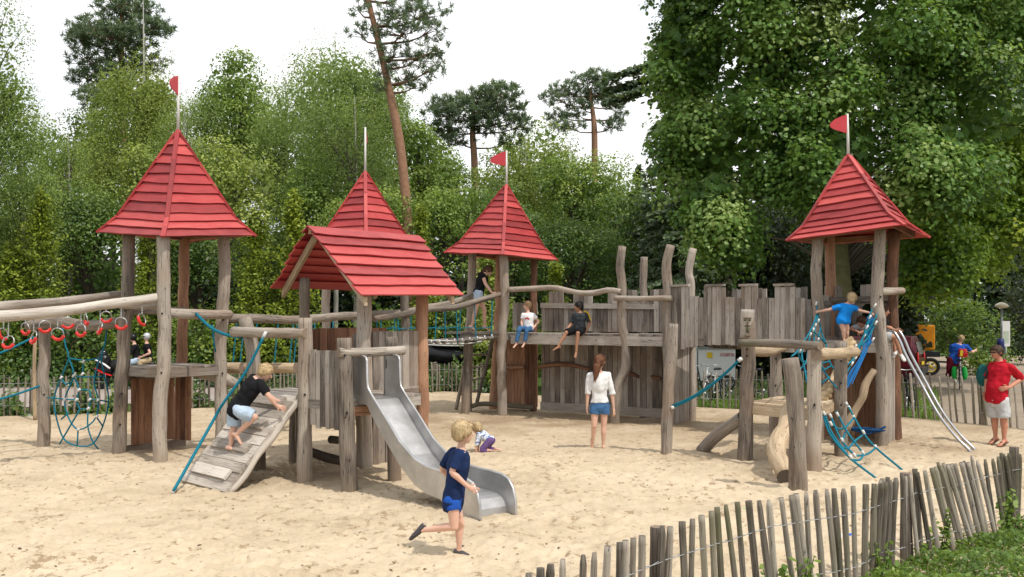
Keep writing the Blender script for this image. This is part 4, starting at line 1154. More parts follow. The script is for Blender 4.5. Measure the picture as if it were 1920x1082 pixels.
def fuse(mb, voxel, smooth=3, wrinkle=0.0, wf=14):
    """melt overlapping pieces into one continuous skin (done in a scratch scene)"""
    me = mb.mesh('scratch')
    if not TOB:
        ob = bpy.data.objects.new('scratch', me); TMP.collection.objects.link(ob); TOB.append(ob)
        m = ob.modifiers.new('r', 'REMESH'); m.mode = 'VOXEL'; m.use_smooth_shade = True; m.voxel_size = voxel
        ob.modifiers.new('s', 'SMOOTH').factor = .5
    ob = TOB[0]; ob.data = me
    ob.modifiers['r'].voxel_size = voxel; ob.modifiers['s'].iterations = smooth
    vl = TMP.view_layers[0]; vl.update(); dg = vl.depsgraph
    out = bpy.data.meshes.new_from_object(ob.evaluated_get(dg))
    if wrinkle:
        sd = rnd.uniform(0, 50)
        n = len(out.vertices); co_ = np.empty(n * 3); no_ = np.empty(n * 3)
        out.vertices.foreach_get('co', co_); out.vertex_normals.foreach_get('vector', no_)
        k_ = np.array([noise.noise((a * wf + sd, b * wf, c * wf)) for a, b, c in co_.reshape(-1, 3)]) * wrinkle
        out.vertices.foreach_set('co', co_ + no_ * np.repeat(k_, 3)); out.update()
    out.polygons.foreach_set('use_smooth', np.ones(len(out.polygons), bool))
    return out

# ---------------------------------------------------------------- vehicles and background things
MAROON = solid('maroon_car_paint', (.085, .008, .014), .22, .25, .5, namp=.06); GLASSD = solid('dark_window_glass', (.015, .018, .02), .08, 0, .6, namp=.1); WHITEV = solid('white_van_paint', (.72, .72, .70), .35, namp=.04)
ORANGE = solid('orange_canvas', (.72, .27, .008), .6, nscale=4, namp=.2); GREENP = solid('green_nylon', (.01, .42, .06), .5); YELP = solid('yellow_paint', (.75, .52, .02), .45); REDP = solid('red_lens', (.5, .01, .01), .25); BLUEP = solid('blue_plastic', (.02, .12, .55), .4)
CHAR = solid('black_hull_paint', (.010, .010, .012), .3); BEIGE = solid('beige_lamp_plastic', (.62, .54, .40), .4); GREYM = solid('grey_painted_steel', (.22, .24, .24), .5, .3); GREENV = solid('green_livery', (.01, .20, .07), .4)

def wheel(parent, c, ax, r, wd, rimmat=ALU, spokes=10):
    ax = Vector(ax).normalized(); mb = MB(); mb.torus(c, ax, r - wd * .5, wd * .5, seg=24, sides=10); w = mb.build('wheel', TYRE, parent)
    mb = MB(); mb.torus(c, ax, r - wd * 1.05, wd * .18, seg=22, sides=6); mb.ell(c, r * .16)
    u = ax.orthogonal().normalized(); v = ax.cross(u)
    for k in range(spokes):
        d = u * math.cos(2 * math.pi * k / spokes) + v * math.sin(2 * math.pi * k / spokes); mb.tube([c + d * r * .1, c + d * (r - wd)], wd * .12, 5, step=9, cap=0)
    mb.build('rim', rimmat, w); return w

def bike(label, x, y, yaw, fm, pann=None, loc_z=-.09, lean=0.0, group='bicycles outside the fence', crate=None):
    t = thing('bicycle', label, 'bicycle', (x, y, loc_z), group)
    d = V(math.cos(R(yaw)), math.sin(R(yaw)), 0); n = V(-d.y, d.x, 0); up = (Z + n * lean).normalized()
    def B(a, h, s=0.0): return V(x, y, loc_z) + d * a + up * h + n * s
    for a in (-.53, .53): wheel(t, B(a, .34), n, .34, .035, ALU, 14)
    mb = MB()
    for p, q in (((-.53, .34), (-.08, .30)), ((-.53, .34), (-.2, .82)), ((-.08, .30), (-.22, .88)), ((-.08, .30), (.36, .72)), ((-.2, .74), (.34, .86)), ((.53, .34), (.38, .66)), ((.38, .66), (.31, 1.02))): mb.tube([B(*p), B(*q)], .017, 8, step=5, cap=0)
    mb.build('frame', fm, t)
    mb = MB(); mb.tube([B(.12, 1.05, -.30), B(.30, 1.08, -.18), B(.34, 1.06, 0), B(.30, 1.08, .18), B(.12, 1.05, .30)], .013, 8, .05, cap=0); mb.build('handlebar', ALU, t)
    mb = MB(); mb.loft([(B(-.36, .95), n, up, .10, .035), (B(-.26, .955), n, up, .09, .035), (B(-.10, .945), n, up, .025, .025)], 12); mb.build('saddle', BLACK, t)
    for a, h0 in ((-.53, .34), (.53, .34)):
        mb = MB(); mb.torus(B(a, h0), n, .385, .014, R(20), R(170), d, 14, 6); mb.build('mudguard', BLACK, t)
    mb = MB(); mb.plank(B(-.80, .74), B(-.25, .74), n * .13, up * .015); mb.tube([B(-.75, .74), B(-.53, .34, .05)], .006, 5, cap=0); mb.build('rack', BLACK, t)
    if pann:
        for s_ in (-1, 1):
            mb = MB(); mb.loft([(B(-.55, .32, .15 * s_), d, n, .13, .06), (B(-.55, .45, .16 * s_), d, n, .17, .085), (B(-.55, .66, .15 * s_), d, n, .18, .08), (B(-.55, .74, .14 * s_), d, n, .12, .05)], 14); mb.build('pannier', pann, t)
    if crate:
        mb = MB(); mb.plank(B(.30, .98), B(.62, .98), n * .30, up * .22); mb.build('front_crate', crate, t)
    return t
bike('white framed bicycle standing behind the thin fence before the white trailer', 8.15 * .665, 25.4, -128, WHITEV, None, lean=.05)
bike('bicycle with blue bags half hidden behind the forked gallery post', 4.85, 25.2, -60, BLACK, BLUEP, lean=-.05)
bike('dark bicycle leaning low beside the totem post behind the thin fence', 6.45, 25.8, 200, BLACK, None, lean=.25)
bike('dark bicycle parked behind the banister slide tubes', 9.65, 22.6, 75, BLACK, None, lean=.06)

def car(label, loc, yaw, paint):
    t = thing('car', label, 'car', loc, None); o = Vector(loc); d = V(math.cos(R(yaw)), math.sin(R(yaw)), 0); n = V(-d.y, d.x, 0)
    def B(a, s, z): return o + d * a + n * s + V(0, 0, z)
    def shape(st, m, name):
        mb = MB(); k = 0; segs = [(-1, 0), (-1, .55), (-.86, 1), (.86, 1), (1, .55), (1, 0)]
        for a, z0, z1, w, wt in st:
            for q, h in segs: mb.v.append(B(a, q * (w if h < .9 else wt), z0 + (z1 - z0) * h))
        c = len(segs)
        for i in range(len(st) - 1):
            for q in range(c):
                q2 = (q + 1) % c; mb.face((i * c + q, i * c + q2, (i + 1) * c + q2, (i + 1) * c + q), None, 0, True)
        mb.face(tuple(range(c))); mb.face(tuple((len(st) - 1) * c + q for q in reversed(range(c))))
        ob = mb.build(name, m, t, smooth=False); bv = ob.modifiers.new('b', 'BEVEL'); bv.width = .04; bv.segments = 3; bv.limit_method = 'ANGLE'; return ob
    shape([(-2.05, .42, .92, .80, .76), (-1.9, .28, .98, .86, .84), (-1.0, .22, 1.0, .88, .86), (.9, .22, .98, .88, .86), (1.7, .25, .86, .84, .78), (2.0, .35, .70, .74, .66)], paint, 'body')
    cab = shape([(-1.98, .90, 1.30, .74, .66), (-1.80, .92, 1.70, .78, .66), (-.6, .95, 1.78, .80, .66), (.35, .95, 1.72, .80, .64), (1.0, .93, 1.25, .78, .66), (1.35, .90, .98, .74, .7)], paint, 'cabin')
    for s_ in (-1, 1):
        for a0, a1 in ((-1.7, -.75), (-.65, .3)):
            mb = MB(); mb.v = [B(a0, s_ * .805, 1.08), B(a1, s_ * .812, 1.08), B(a1 - .03, s_ * .745, 1.55), B(a0 + .08, s_ * .735, 1.55)]; mb.face((0, 1, 2, 3)); mb.build('side_window', GLASSD, cab)
        mb = MB(); mb.ell(B(-2.02, s_ * .70, .95), (.04, .07, .22), (d, n, Z)); mb.build('tail_light', REDP, t)
        for a in (-1.25, 1.3): wheel(t, B(a, s_ * .80, .31), n, .32, .10, ALU, 14)
    mb = MB(); mb.v = [B(-2.04, -.58, 1.08), B(-2.04, .58, 1.08), B(-1.93, .52, 1.52), B(-1.93, -.52, 1.52)]; mb.face((3, 2, 1, 0)); mb.build('rear_window', GLASSD, cab)
    mb = MB(); mb.plank(B(-2.10, -.72, .50), B(-2.10, .72, .50), V(0, 0, .2), d * .12); mb.build('bumper', BLACK, t)
    mb = MB(); mb.plank(B(-2.08, -.26, .76), B(-2.08, .26, .76), V(0, 0, .11), d * .02); mb.build('number_plate', YELP, t)
    return t
car('dark maroon people carrier parked behind the base of the right hand tower', (12.85, 34.3, -.09), 148, MAROON)
# white van with green, yellow and red livery
vn = thing('van', 'white van with green, yellow and red stripes on its rear corner beside the orange trailer', 'van', (14.6, 38, -.09))
o = V(14.55, 38, -.09)
mb = MB(); mb.plank(o + V(-.15, 0, 1.05), o + V(-.15, 3.4, 1.05), V(1.75, 0, 0), V(0, 0, 1.5)); b_ = mb.build('body', WHITEV, vn); bv = b_.modifiers.new('b', 'BEVEL'); bv.width = .12; bv.segments = 3
for k, (m, x0, x1, z0, z1) in enumerate(((GREENV, .30, .46, .95, 1.70), (YELP, .46, .58, .70, 1.62), (REDP, .30, .44, .42, .92), (GREENV, .58, .66, .8, 1.3), (YELP, .44, .56, .40, .66))):
    MB().plank(o + V((x0 + x1) / 2 - .0, -.008 - .002 * k, z0), o + V((x0 + x1) / 2 + .03, -.008 - .002 * k, z1), V(x1 - x0, 0, 0), V(0, .01, 0)).build('livery_stripe', m, vn)
MB().plank(o + V(-.75, -.01, 1.25), o + V(.2, -.01, 1.25), V(0, 0, .5), V(0, .012, 0)).build('rear_window', GLASSD, vn)
MB().plank(o + V(-.95, -.06, .36), o + V(.68, -.06, .36), V(0, 0, .16), V(0, .14, 0)).build('bumper', BLACK, vn)
for s_ in (-.85, .55): wheel(vn, o + V(s_, .7, .31), V(1, 0, 0), .31, .11)
# orange canvas trailer
ot = thing('trailer', 'trailer with bright orange canvas box on black chassis with yellow wheel rim', 'trailer', (16.2, 39.2, -.09))
o = V(16.9, 39.4, -.09); mb = MB(); dO = V(.985, -.17, 0); nO = V(.17, .985, 0)
mb.plank(o - dO * .75 + V(0, 0, 1.56), o + dO * .75 + V(0, 0, 1.56), nO * 1.3, V(0, 0, 1.05)); b_ = mb.build('canvas_box', ORANGE, ot); bv = b_.modifiers.new('b', 'BEVEL'); bv.width = .07; bv.segments = 3
MB().plank(o - dO * .85 + V(0, 0, .86), o + dO * .95 + V(0, 0, .86), nO * 1.2, V(0, 0, .22)).build('chassis', BLACK, ot)
mb = MB(); mb.tube([o + dO * .2 - nO * .665 + V(0, 0, 1.42), o + dO * .42 - nO * .665 + V(0, 0, 1.46)], .03, 6, cap=0); mb.ell(o - dO * .3 - nO * .66 + V(0, 0, 1.68), (.16, .02, .12), (dO, nO, Z)); mb.build('printed_mark', GREENV, ot)
for a in (-.45, .55): wheel(ot, o + dO * a - nO * .7 + V(0, 0, .36), nO, .37, .14, YELP, 5)
MB().plank(o + dO * .9 + V(0, -.3, .55), o + dO * 1.9 + V(0, -.3, .5), nO * .1, V(0, 0, .08)).build('drawbar', BLACK, ot)
# person pushing a loaded bicycle
bk_ = bike('loaded bicycle with bright green panniers on the gravel at the right', 15.1, 31.4, 62, ALU, GREENP, -.09, .03, None)
kb = thing('backpack', 'red and yellow backpack on the back of the person with the loaded bicycle', 'backpack', (14.98, 30.9, 1.0))
mb = MB(); mb.loft([(V(14.98, 31.02, .96), V(1, 0, 0), V(0, 1, 0), .15, .10), (V(14.98, 31.0, 1.08), V(1, 0, 0), V(0, 1, 0), .17, .12), (V(14.98, 31.02, 1.24), V(1, 0, 0), V(0, 1, 0), .13, .09)], 14); put('bag', fuse(mb, .02, 2, .02, 9), kb, [REDP])
MB().plank(V(14.86, 30.88, 1.0), V(14.88, 30.88, 1.2), V(.09, 0, 0), V(0, .02, 0)).build('yellow_pocket', YELP, kb); MB().plank(V(14.80, 30.92, 1.1), V(15.14, 30.92, 1.12), V(0, 0, .03), V(0, .03, 0)).build('strap', BLACK, kb)
# motorcycle
mc = thing('motorcycle', 'black, white and red motorcycle carrying two riders on the road at left', 'motorcycle', (-13.1, 31, -.1))
o = V(-12.95, 31, -.1)
def MC(a, z, s=0.0): return o + V(a, s, z)
for a in (-.72, .75): wheel(mc, MC(a, .31), V(0, 1, 0), .31, .13, BLACK, 5)
mb = MB(); mb.ell(MC(-.1, .80), (.36, .17, .2)); mb.ell(MC(.05, .48), (.42, .16, .26)); mb.ell(MC(.75, .85), (.38, .15, .11)); put('engine_body', fuse(mb, .025, 2), mc, [BLACK])
mb = MB(); mb.ell(MC(-.62, .92), (.26, .22, .28)); mb.ell(MC(-.55, .62), (.26, .2, .2)); mb.ell(MC(-.72, .66), (.3, .09, .06)); put('fairing', fuse(mb, .025, 2), mc, [CHAR])
for s_ in (-1, 1):
    MB().tube([MC(-.80, .98, .17 * s_), MC(-.55, .88, .24 * s_), MC(-.3, .70, .23 * s_)], .05, 8, .1, flat=.5).build('white_panel', WHITEV, mc)
    MB().tube([MC(-.82, .70, .15 * s_), MC(-.55, .56, .22 * s_), MC(-.25, .46, .2 * s_)], .05, 8, .1, flat=.5).build('red_panel', REDP, mc)
    MB().ell(MC(-.52, 1.14, .34 * s_), (.03, .06, .05)).build('mirror', BLACK, mc)
MB().ell(MC(-.62, 1.17), (.14, .16, .16)).build('windscreen', GLASSD, mc)
mb = MB(); mb.tube([MC(-.45, 1.02, -.33), MC(-.42, 1.06, 0), MC(-.45, 1.02, .33)], .018, 8, .1); mb.build('handlebar', BLACK, mc)
mb = MB(); mb.tube([MC(.1, .42, -.24), MC(.9, .5, -.26)], [.05, .07], 8); mb.build('exhaust', ALU, mc)
# black boat-shaped hull behind the fence
bo = thing('boat', 'black hulled boat with pale deck and rail behind the fence under the rope bridge', 'boat', (-1.9, 30.4, 0))
mb = MB(); st = []
for a, w, zb2, zt2 in ((-1.25, .10, 1.05, 1.40), (-1.0, .34, .85, 1.38), (-.4, .55, .74, 1.36), (.5, .58, .72, 1.36), (1.2, .46, .78, 1.40), (1.45, .30, .88, 1.44)):
    st.append((V(-1.75 + a, 30.4, (zb2 + zt2) / 2), V(0, 1, 0), V(0, 0, 1), w, (zt2 - zb2) / 2))
mb.loft(st, 16); mb.build('hull', CHAR, bo)
mb = MB()
for k in range(2): mb.tube([V(-2.95, 30.4 - .05, 1.41 + .07 * k), V(-2.1, 29.86, 1.38 + .08 * k), V(-1.2, 29.84, 1.38 + .08 * k), V(-.4, 30.0, 1.42 + .08 * k)], .022, 8, .1, cap=0)
mb.build('gunwale_rail', FERR, bo)
mb = MB(); mb.ell(V(-1.9, 30.3, 1.42), (.75, .4, .10)); mb.build('deck_cover', W_PALE, bo); mb = MB(); mb.torus(V(-.75, 29.95, 1.55), V(.2, 1, .1), .17, .022, R(-100), R(100), V(1, 0, 0), 14, 8); mb.build('rail_hoop', ALU, bo)
for a in (-.7, .8): MB().plank(V(-1.75 + a, 30.0, -.1), V(-1.75 + a, 30.0, .85), V(.1, 0, 0), V(0, .9, 0)).build('trestle', W_DARK, bo)
# white box trailer with faded red lettering
wt_ = thing('trailer', 'white box trailer with red lettering and yellow square seen under the plank bridge', 'trailer', (6.9, 31, -.1))
o = V(6.66, 30.2, -.1)
MB().plank(o + V(-.62, .9, .85), o + V(.58, .9, .85), V(0, 1.7, 0), V(0, 0, 1.05)).build('box', WHITEV, wt_)
MB().plank(o + V(-.63, .02, 1.40), o + V(.58, .02, 1.40), V(0, .1, 0), V(0, 0, .07)).build('roof_trim', GREYM, wt_)
MB().plank(o + V(-.34, .035, 1.16), o + V(-.17, .035, 1.16), V(0, .02, 0), V(0, 0, .18)).build('yellow_square', YELP, wt_)
wheel(wt_, o + V(-.2, -.02, .26), V(0, 1, 0), .26, .1); wheel(wt_, o + V(.3, -.02, .26), V(0, 1, 0), .26, .1)
fc = bpy.data.curves.new('lettering', 'FONT'); fc.body = 'KTOORPT RX'; fc.size = .155; fc.extrude = .002
fo = link(bpy.data.objects.new('tmp', fc)); dg = bpy.context.evaluated_depsgraph_get(); lm = bpy.data.meshes.new_from_object(fo.evaluated_get(dg)); bpy.data.objects.remove(fo)
wx = max(v.co.x for v in lm.vertices); sc = .46 / wx
lm.transform(Matrix.Translation(o + V(.08, .03, 1.12)) @ Matrix.Rotation(R(90), 4, 'X') @ Matrix.Scale(sc, 4, (1, 0, 0))); lm.materials.clear(); put('lettering', lm, wt_, [REDFLAG])
wb = thing('van', 'pale bluish white van end left of the white box trailer under the bridge', 'van', (5.6, 31.5, -.1))
MB().plank(V(5.45, 31.2, .95), V(6.0, 31.2, .95), V(0, 1.9, 0), V(0, 0, 1.5)).build('body', WHITEV, wb); MB().plank(V(5.5, 30.23, 1.35), V(5.95, 30.23, 1.35), V(0, .02, 0), V(0, 0, .26)).build('window', GLASSD, wb); wheel(wb, V(5.75, 30.25, .28), V(0, 1, 0), .28, .1)
# street lamp and notice column
lp = thing('street_lamp', 'street lamp with beige mushroom head on a thin post at the far right', 'street lamp', (20.98, 40, -.1))
x, y = (1878 - CXP) / FL * 40, 40
MB().tube([V(x, y, -.1), V(x, y, 2.75)], [.05, .035], 10, step=1).build('post', GREYM, lp)
mb = MB(); mb.loft([(V(x, y, 2.70), V(1, 0, 0), V(0, 1, 0), .06, .06), (V(x, y, 2.76), V(1, 0, 0), V(0, 1, 0), .26, .26), (V(x, y, 2.80), V(1, 0, 0), V(0, 1, 0), .29, .29), (V(x, y, 2.88), V(1, 0, 0), V(0, 1, 0), .22, .22), (V(x, y, 2.96), V(1, 0, 0), V(0, 1, 0), .05, .05)], 20); mb.build('lamp_head', BEIGE, lp)
sg = thing('notice_board', 'tall white notice board standing behind the street lamp', 'notice board', (22.6, 42.5, -.1))
x, y = (1886 - CXP) / FL * 42.5, 42.5
MB().plank(V(x, y, 1.0), V(x, y, 2.15), V(.36, 0, 0), V(0, .05, 0)).build('panel', WHITEV, sg); MB().plank(V(x, y - .03, 1.15), V(x, y - .03, 1.7), V(.24, 0, 0), V(0, .006, 0)).build('poster', solid('faded_poster', (.45, .52, .42), .7, nscale=12, namp=.4), sg); MB().tube([V(x, y, -.1), V(x, y, 1.0)], .04, 8, step=1).build('leg', GREYM, sg)
bn = thing('litter_bin', 'dark blue litter bin at the foot of the street lamp behind the man', 'bin', ((1876 - CXP) / FL * 39.3, 39.3, -.1))
x, y = (1876 - CXP) / FL * 39.3, 39.3
mb = MB(); mb.loft([(V(x, y, -.1), V(1, 0, 0), V(0, 1, 0), .14, .14), (V(x, y, 1.2), V(1, 0, 0), V(0, 1, 0), .15, .15), (V(x, y, 1.42), V(1, 0, 0), V(0, 1, 0), .12, .12)], 14); mb.build('bin_body', solid('navy_plastic', (.01, .02, .12), .5), bn)
# small things lost in the sand
for lab, px, py, rot in (('left one of the two green flip flops lying in the sand', 1388, 967, .3), ('right one of the two green flip flops lying in the sand', 1443, 964, 1.2)):
    c = G(px, py, .03); d = V(math.cos(rot), math.sin(rot), 0); n = V(-d.y, d.x, 0); t = thing('flip_flop', lab, 'flip flop', tuple(c), 'green flip flops in the sand')
    mb = MB(); mb.loft([(c - d * .10, n, Z, .03, .012), (c - d * .03, n, Z, .035, .014), (c + d * .06, n, Z, .045, .014), (c + d * .11, n, Z, .025, .012)], 12); mb.build('sole', GREENP, t)
    MB().tube([c + n * .04, c + d * .05 + V(0, 0, .045), c - n * .04], .008, 6, .02).build('strap', GREENP, t)
c = G(1585, 1020, .03); t = thing('sandal', 'small red, white and blue sandal lying in the sand behind the pickets', 'sandal', tuple(c))
mb = MB(); mb.loft([(c + V(-.11, 0, 0), V(0, 1, 0), Z, .03, .014), (c + V(-.04, 0, 0), V(0, 1, 0), Z, .04, .016), (c + V(.06, .01, 0), V(0, 1, 0), Z, .05, .016), (c + V(.12, .02, 0), V(0, 1, 0), Z, .03, .012)], 12); mb.build('sole', REDP, t)
MB().tube([c + V(.05, -.05, .01), c + V(.05, 0, .06), c + V(.05, .06, .01)], .018, 8, .02).build('strap', BLUEP, t); MB().tube([c + V(-.05, -.04, .01), c + V(-.05, 0, .07), c + V(-.05, .05, .01)], .014, 8, .02).build('heel_strap', FERR, t)
# ---------------------------------------------------------------- people
def join(me, mb, mats, skin_index=0):
    """add loose detail (fingers, eyes, lips) to a fused body as one mesh"""
    n0 = len(me.vertices)
    vs = [tuple(v.co) for v in me.vertices] + [tuple(v) for v in mb.v]
    fs = [tuple(p.vertices) for p in me.polygons] + [tuple(i + n0 for i in f) for f in mb.f]
    mi = [skin_index] * len(me.polygons) + mb.m
    out = bpy.data.meshes.new('person'); out.from_pydata(vs, [], fs)
    out.polygons.foreach_set('material_index', mi); out.polygons.foreach_set('use_smooth', np.ones(len(fs), bool))
    for m in mats: out.materials.append(m)
    out.update(); bpy.data.meshes.remove(me); return out

def skinmat(name, c):
    m, nt, out = new_mat(name)
    tc = nd(nt, 'ShaderNodeTexCoord').outputs['Object']; n = noise_n(nt, tc, 11, 3, .6)
    col = mixc(nt, n, tuple(x * .88 for x in c), (min(1, c[0] * 1.1), c[1] * 1.02, c[2] * 1.0))
    p = pbr(nt, out, col, .5, spec=.3)
    p.inputs['Subsurface Weight'].default_value = .12; p.inputs['Subsurface Radius'].default_value = (.02, .008, .004); p.inputs['Subsurface Scale'].default_value = .3
    return m
SK1 = skinmat('fair_skin', (.64, .405, .305)); SK2 = skinmat('tan_skin', (.47, .245, .155)); SK3 = skinmat('brown_skin', (.36, .19, .115)); SK4 = skinmat('sunburnt_skin', (.50, .235, .155))
EYEW = solid('eye_white', (.75, .73, .70), .3); EYED = solid('eye_dark', (.03, .022, .018), .25); LIP = solid('lip', (.42, .16, .13), .5)

def hairmat(name, c, d):
    m, nt, out = new_mat(name)
    tc = nd(nt, 'ShaderNodeTexCoord').outputs['Object']
    n = noise_n(nt, mapping(nt, tc, (1, 1, .22)), 90, 3, .6); n2 = noise_n(nt, tc, 14, 2)
    col = ramp(nt, mathn(nt, 'ADD', mathn(nt, 'MULTIPLY', n, .7), mathn(nt, 'MULTIPLY', n2, .3)), [(.32, d), (.68, c)])
    pbr(nt, out, col, .5, normal=bump(nt, n, .7, .01), spec=.35); return m
H_BLOND = hairmat('blond_hair', (.78, .61, .36), (.47, .33, .17)); H_BROWN = hairmat('brown_hair', (.17, .085, .045), (.06, .03, .018)); H_RED = hairmat('auburn_hair', (.30, .125, .06), (.11, .045, .025))
H_LIGHT = hairmat('light_brown_hair', (.42, .27, .14), (.2, .12, .06)); H_BLACK = hairmat('black_hair', (.03, .024, .022), (.008, .007, .007)); H_GREY = hairmat('grey_brown_hair', (.15, .095, .062), (.05, .034, .024))

def strands(me, hc, u, f, hr_, ln_):
    """loose locks lying over the fused hair volume"""
    n = len(me.vertices); co_ = np.empty(n * 3); no_ = np.empty(n * 3); me.vertices.foreach_get('co', co_); me.vertex_normals.foreach_get('vector', no_)
    co_, no_ = co_.reshape(-1, 3), no_.reshape(-1, 3)
    k = rng.choice(n, min(n, 900), replace=False); c, nn = co_[k], unit(no_[k])
    top = np.array(hc + u * hr_ * .9 - f * hr_ * .2); fl = (c - top); fl = unit(fl - nn * (fl * nn).sum(1, keepdims=True) + rng.normal(size=(len(k), 3)) * .16 - np.array(u) * .25)
    sd = np.cross(nn, fl); L = hr_ * ln_ * rng.uniform(.7, 1.5, (len(k), 1)); w = hr_ * .028
    base = c + nn * hr_ * .015 - fl * L * .4; mid = c + nn * hr_ * .05; tip = c + fl * L * .6 + nn * hr_ * .02
    v = np.stack([base - sd * w, base + sd * w, mid + sd * w, tip, mid - sd * w], 1).reshape(-1, 3)
    fs = [tuple(p.vertices) for p in me.polygons] + [tuple(n + i * 5 + q for q in (0, 1, 2, 3, 4)) for i in range(len(k))]
    out = bpy.data.meshes.new('hair'); out.from_pydata(np.concatenate([co_, v]).tolist(), [], fs); out.polygons.foreach_set('use_smooth', np.ones(len(fs), bool)); out.update(); bpy.data.meshes.remove(me)
    return out

def person(label, D0, J, h, skin, hair, hairstyle, face, up=(0, 0, 1), tops=None, bottoms=None, shoes=None, side=None, vox=None, build=1.0, curl=.5, root=None, female=False, group=None, extra=None, hands=None, feet=None, headr=None):
    """J: joint -> (px, py, depth offset). tops/bottoms: (material, sleeve/leg fraction 0..2, hem extra)"""
    j = {k: P(a, b, D0 + c) for k, (a, b, c) in J.items()}
    s = h / 1.7; vox = vox or .0095 * max(.75, s); w = build
    kid = 1.0 + max(0, (1.45 - h)) * .22
    f = Vector(face).normalized(); u = Vector(up).normalized(); u = (u - f * u.dot(f)).normalized(); r_ = f.cross(u)   # person's right
    hr_ = headr or (.112 * (.62 + .38 * h / 1.7))
    hc = j['head']; nk = j['neck']; sL, sR = j['shL'], j['shR']; hL, hR = j['hipL'], j['hipR']; pel = (hL + hR) / 2; shc = (sL + sR) / 2
    rv = (sR - sL).normalized(); hv = (hR - hL).normalized(); spine = (nk - pel).normalized()
    def frame(t):
        a = hv.lerp(rv, t).normalized(); a = (a - spine * a.dot(spine)).normalized(); return a, spine.cross(a)
    def torso(mb, off, t0, t1, neck=True, belly=0.0):
        st = []
        prof_ = [(-.20, .085, .075), (-.10, .145, .105), (.0, .158, .115), (.12, .150, .108), (.30, .130, .098), (.45, .134, .102), (.62, .155, .112), (.78, .168, .11), (.88, .16, .092), (.96, .10, .07), (1.02, .058, .058)]
        if female: prof_ = [(a, b * (1.04 if a < .2 else .9 if a < .5 else .95), c * (.95 if a < .5 else 1.02)) for a, b, c in prof_]
        L = (nk - pel)
        hw = max(.0, (hR - hL).length * .5); sw = (sR - sL).length * .5
        for t, wd, dp in prof_:
            if t < t0 - .001 or t > t1 + .001: continue
            a, fr_ = frame(min(1, max(0, t)))
            c = pel + L * t; bl = belly * math.exp(-((t - .28) / .22) ** 2)
            st.append((c + fr_ * (bl * .6), a, fr_, wd * s * w * kid + off, dp * s * w * kid + off + bl))
        mb.loft(st, 20)
    belly = (extra or {}).get('belly', 0.0)
    R_ = lambda x: x * s * w * kid
    b = MB(); torso(b, 0, -.2, 1.02, belly=belly)
    b.tube([nk - spine * R_(.04), nk.lerp(hc, .35), hc - u * hr_ * .3 - f * hr_ * .1], [R_(.058), R_(.048), R_(.046)], 12, step=.02, cap=0)
    # head: skull, face, jaw, cheeks, nose, brow, ears
    ax = (r_, f, u)
    b.ell(hc + u * hr_ * .16 - f * hr_ * .08, (hr_ * .76, hr_ * .90, hr_ * .84), ax, 20, 14)
    b.ell(hc - u * hr_ * .22 + f * hr_ * .22, (hr_ * .60, hr_ * .62, hr_ * .80), ax, 18, 12)
    b.ell(hc - u * hr_ * .78 + f * hr_ * .46, (hr_ * .30, hr_ * .26, hr_ * .20), ax)
    b.rcone(hc + u * hr_ * .05 + f * hr_ * .80, hr_ * .07, hc - u * hr_ * .22 + f * hr_ * .98, hr_ * .12)
    b.ell(hc + u * hr_ * .16 + f * hr_ * .74, (hr_ * .42, hr_ * .12, hr_ * .07), ax)
    for q in (-1, 1):
        b.ell(hc - u * hr_ * .08 + r_ * (q * hr_ * .78) - f * hr_ * .08, (hr_ * .07, hr_ * .15, hr_ * .22), ax)
        b.ell(hc - u * hr_ * .2 + f * hr_ * .55 + r_ * (q * hr_ * .34), (hr_ * .2, hr_ * .2, hr_ * .2), ax)
    det = MB()
    for q in (-1, 1):
        e = hc + u * hr_ * .02 + f * hr_ * .755 + r_ * (q * hr_ * .31)
        det.ell(e, (hr_ * .13, hr_ * .06, hr_ * .065), ax, 10, 6, 1); det.ell(e + f * hr_ * .045, (hr_ * .06, hr_ * .03, hr_ * .06), ax, 8, 6, 2)
    det.ell(hc - u * hr_ * .50 + f * hr_ * .80, (hr_ * .22, hr_ * .06, hr_ * .05), ax, 10, 6, 3)
    # arms
    for sd, q in (('L', -1), ('R', 1)):
        sh, el, wr = j['sh' + sd], j['el' + sd], j['wr' + sd]
        b.rcone(sh, R_(.058), sh.lerp(el, .3), R_(.047)); b.rcone(sh.lerp(shc, .5), R_(.06), sh, R_(.056))
        b.tube([sh, sh.lerp(el, .5), el, el.lerp(wr, .3), wr], [R_(.052), R_(.045), R_(.037), R_(.040), R_(.026)], 12, .02, cap=0)
        b.ell(el, R_(.037))
        hd = Vector((hands or {}).get(sd, (wr - el))).normalized(); hl = .105 * s * kid ** .5
        pn = (f * .3 + r_ * (-q)); pn = (pn - hd * pn.dot(hd)).normalized(); ps = hd.cross(pn).normalized()
        if ps.dot(f) < 0: ps = -ps                         # thumb side looks forward
        b.loft([(wr - hd * .01, ps, pn, R_(.025), R_(.022)), (wr + hd * hl * .35, ps, pn, R_(.036), R_(.017)), (wr + hd * hl * .75, ps, pn, R_(.041), R_(.015)), (wr + hd * hl * .92, ps, pn, R_(.036), R_(.012))], 12)
        pc_ = wr + hd * hl * .85
        for k, (ox, ln_, cu) in enumerate(((.031, .070, .8), (.011, .080, 1.0), (-.010, .075, 1.1), (-.030, .058, 1.25))):
            c_ = curl * cu; p0 = pc_ + ps * R_(ox); dirs = []
            for a_ in (c_ * .5, c_ * 1.1, c_ * 1.7): dirs.append((hd * math.cos(a_) + pn * math.sin(a_) + ps * ox * 1.2).normalized())
            l_ = ln_ * s * kid ** .5; p1 = p0 + dirs[0] * l_ * .45; p2 = p1 + dirs[1] * l_ * .32; p3 = p2 + dirs[2] * l_ * .26
            det.tube([p0, p1, p2, p3], [R_(.0095), R_(.009), R_(.008), R_(.0055)], 7, raw=True, cap=0)
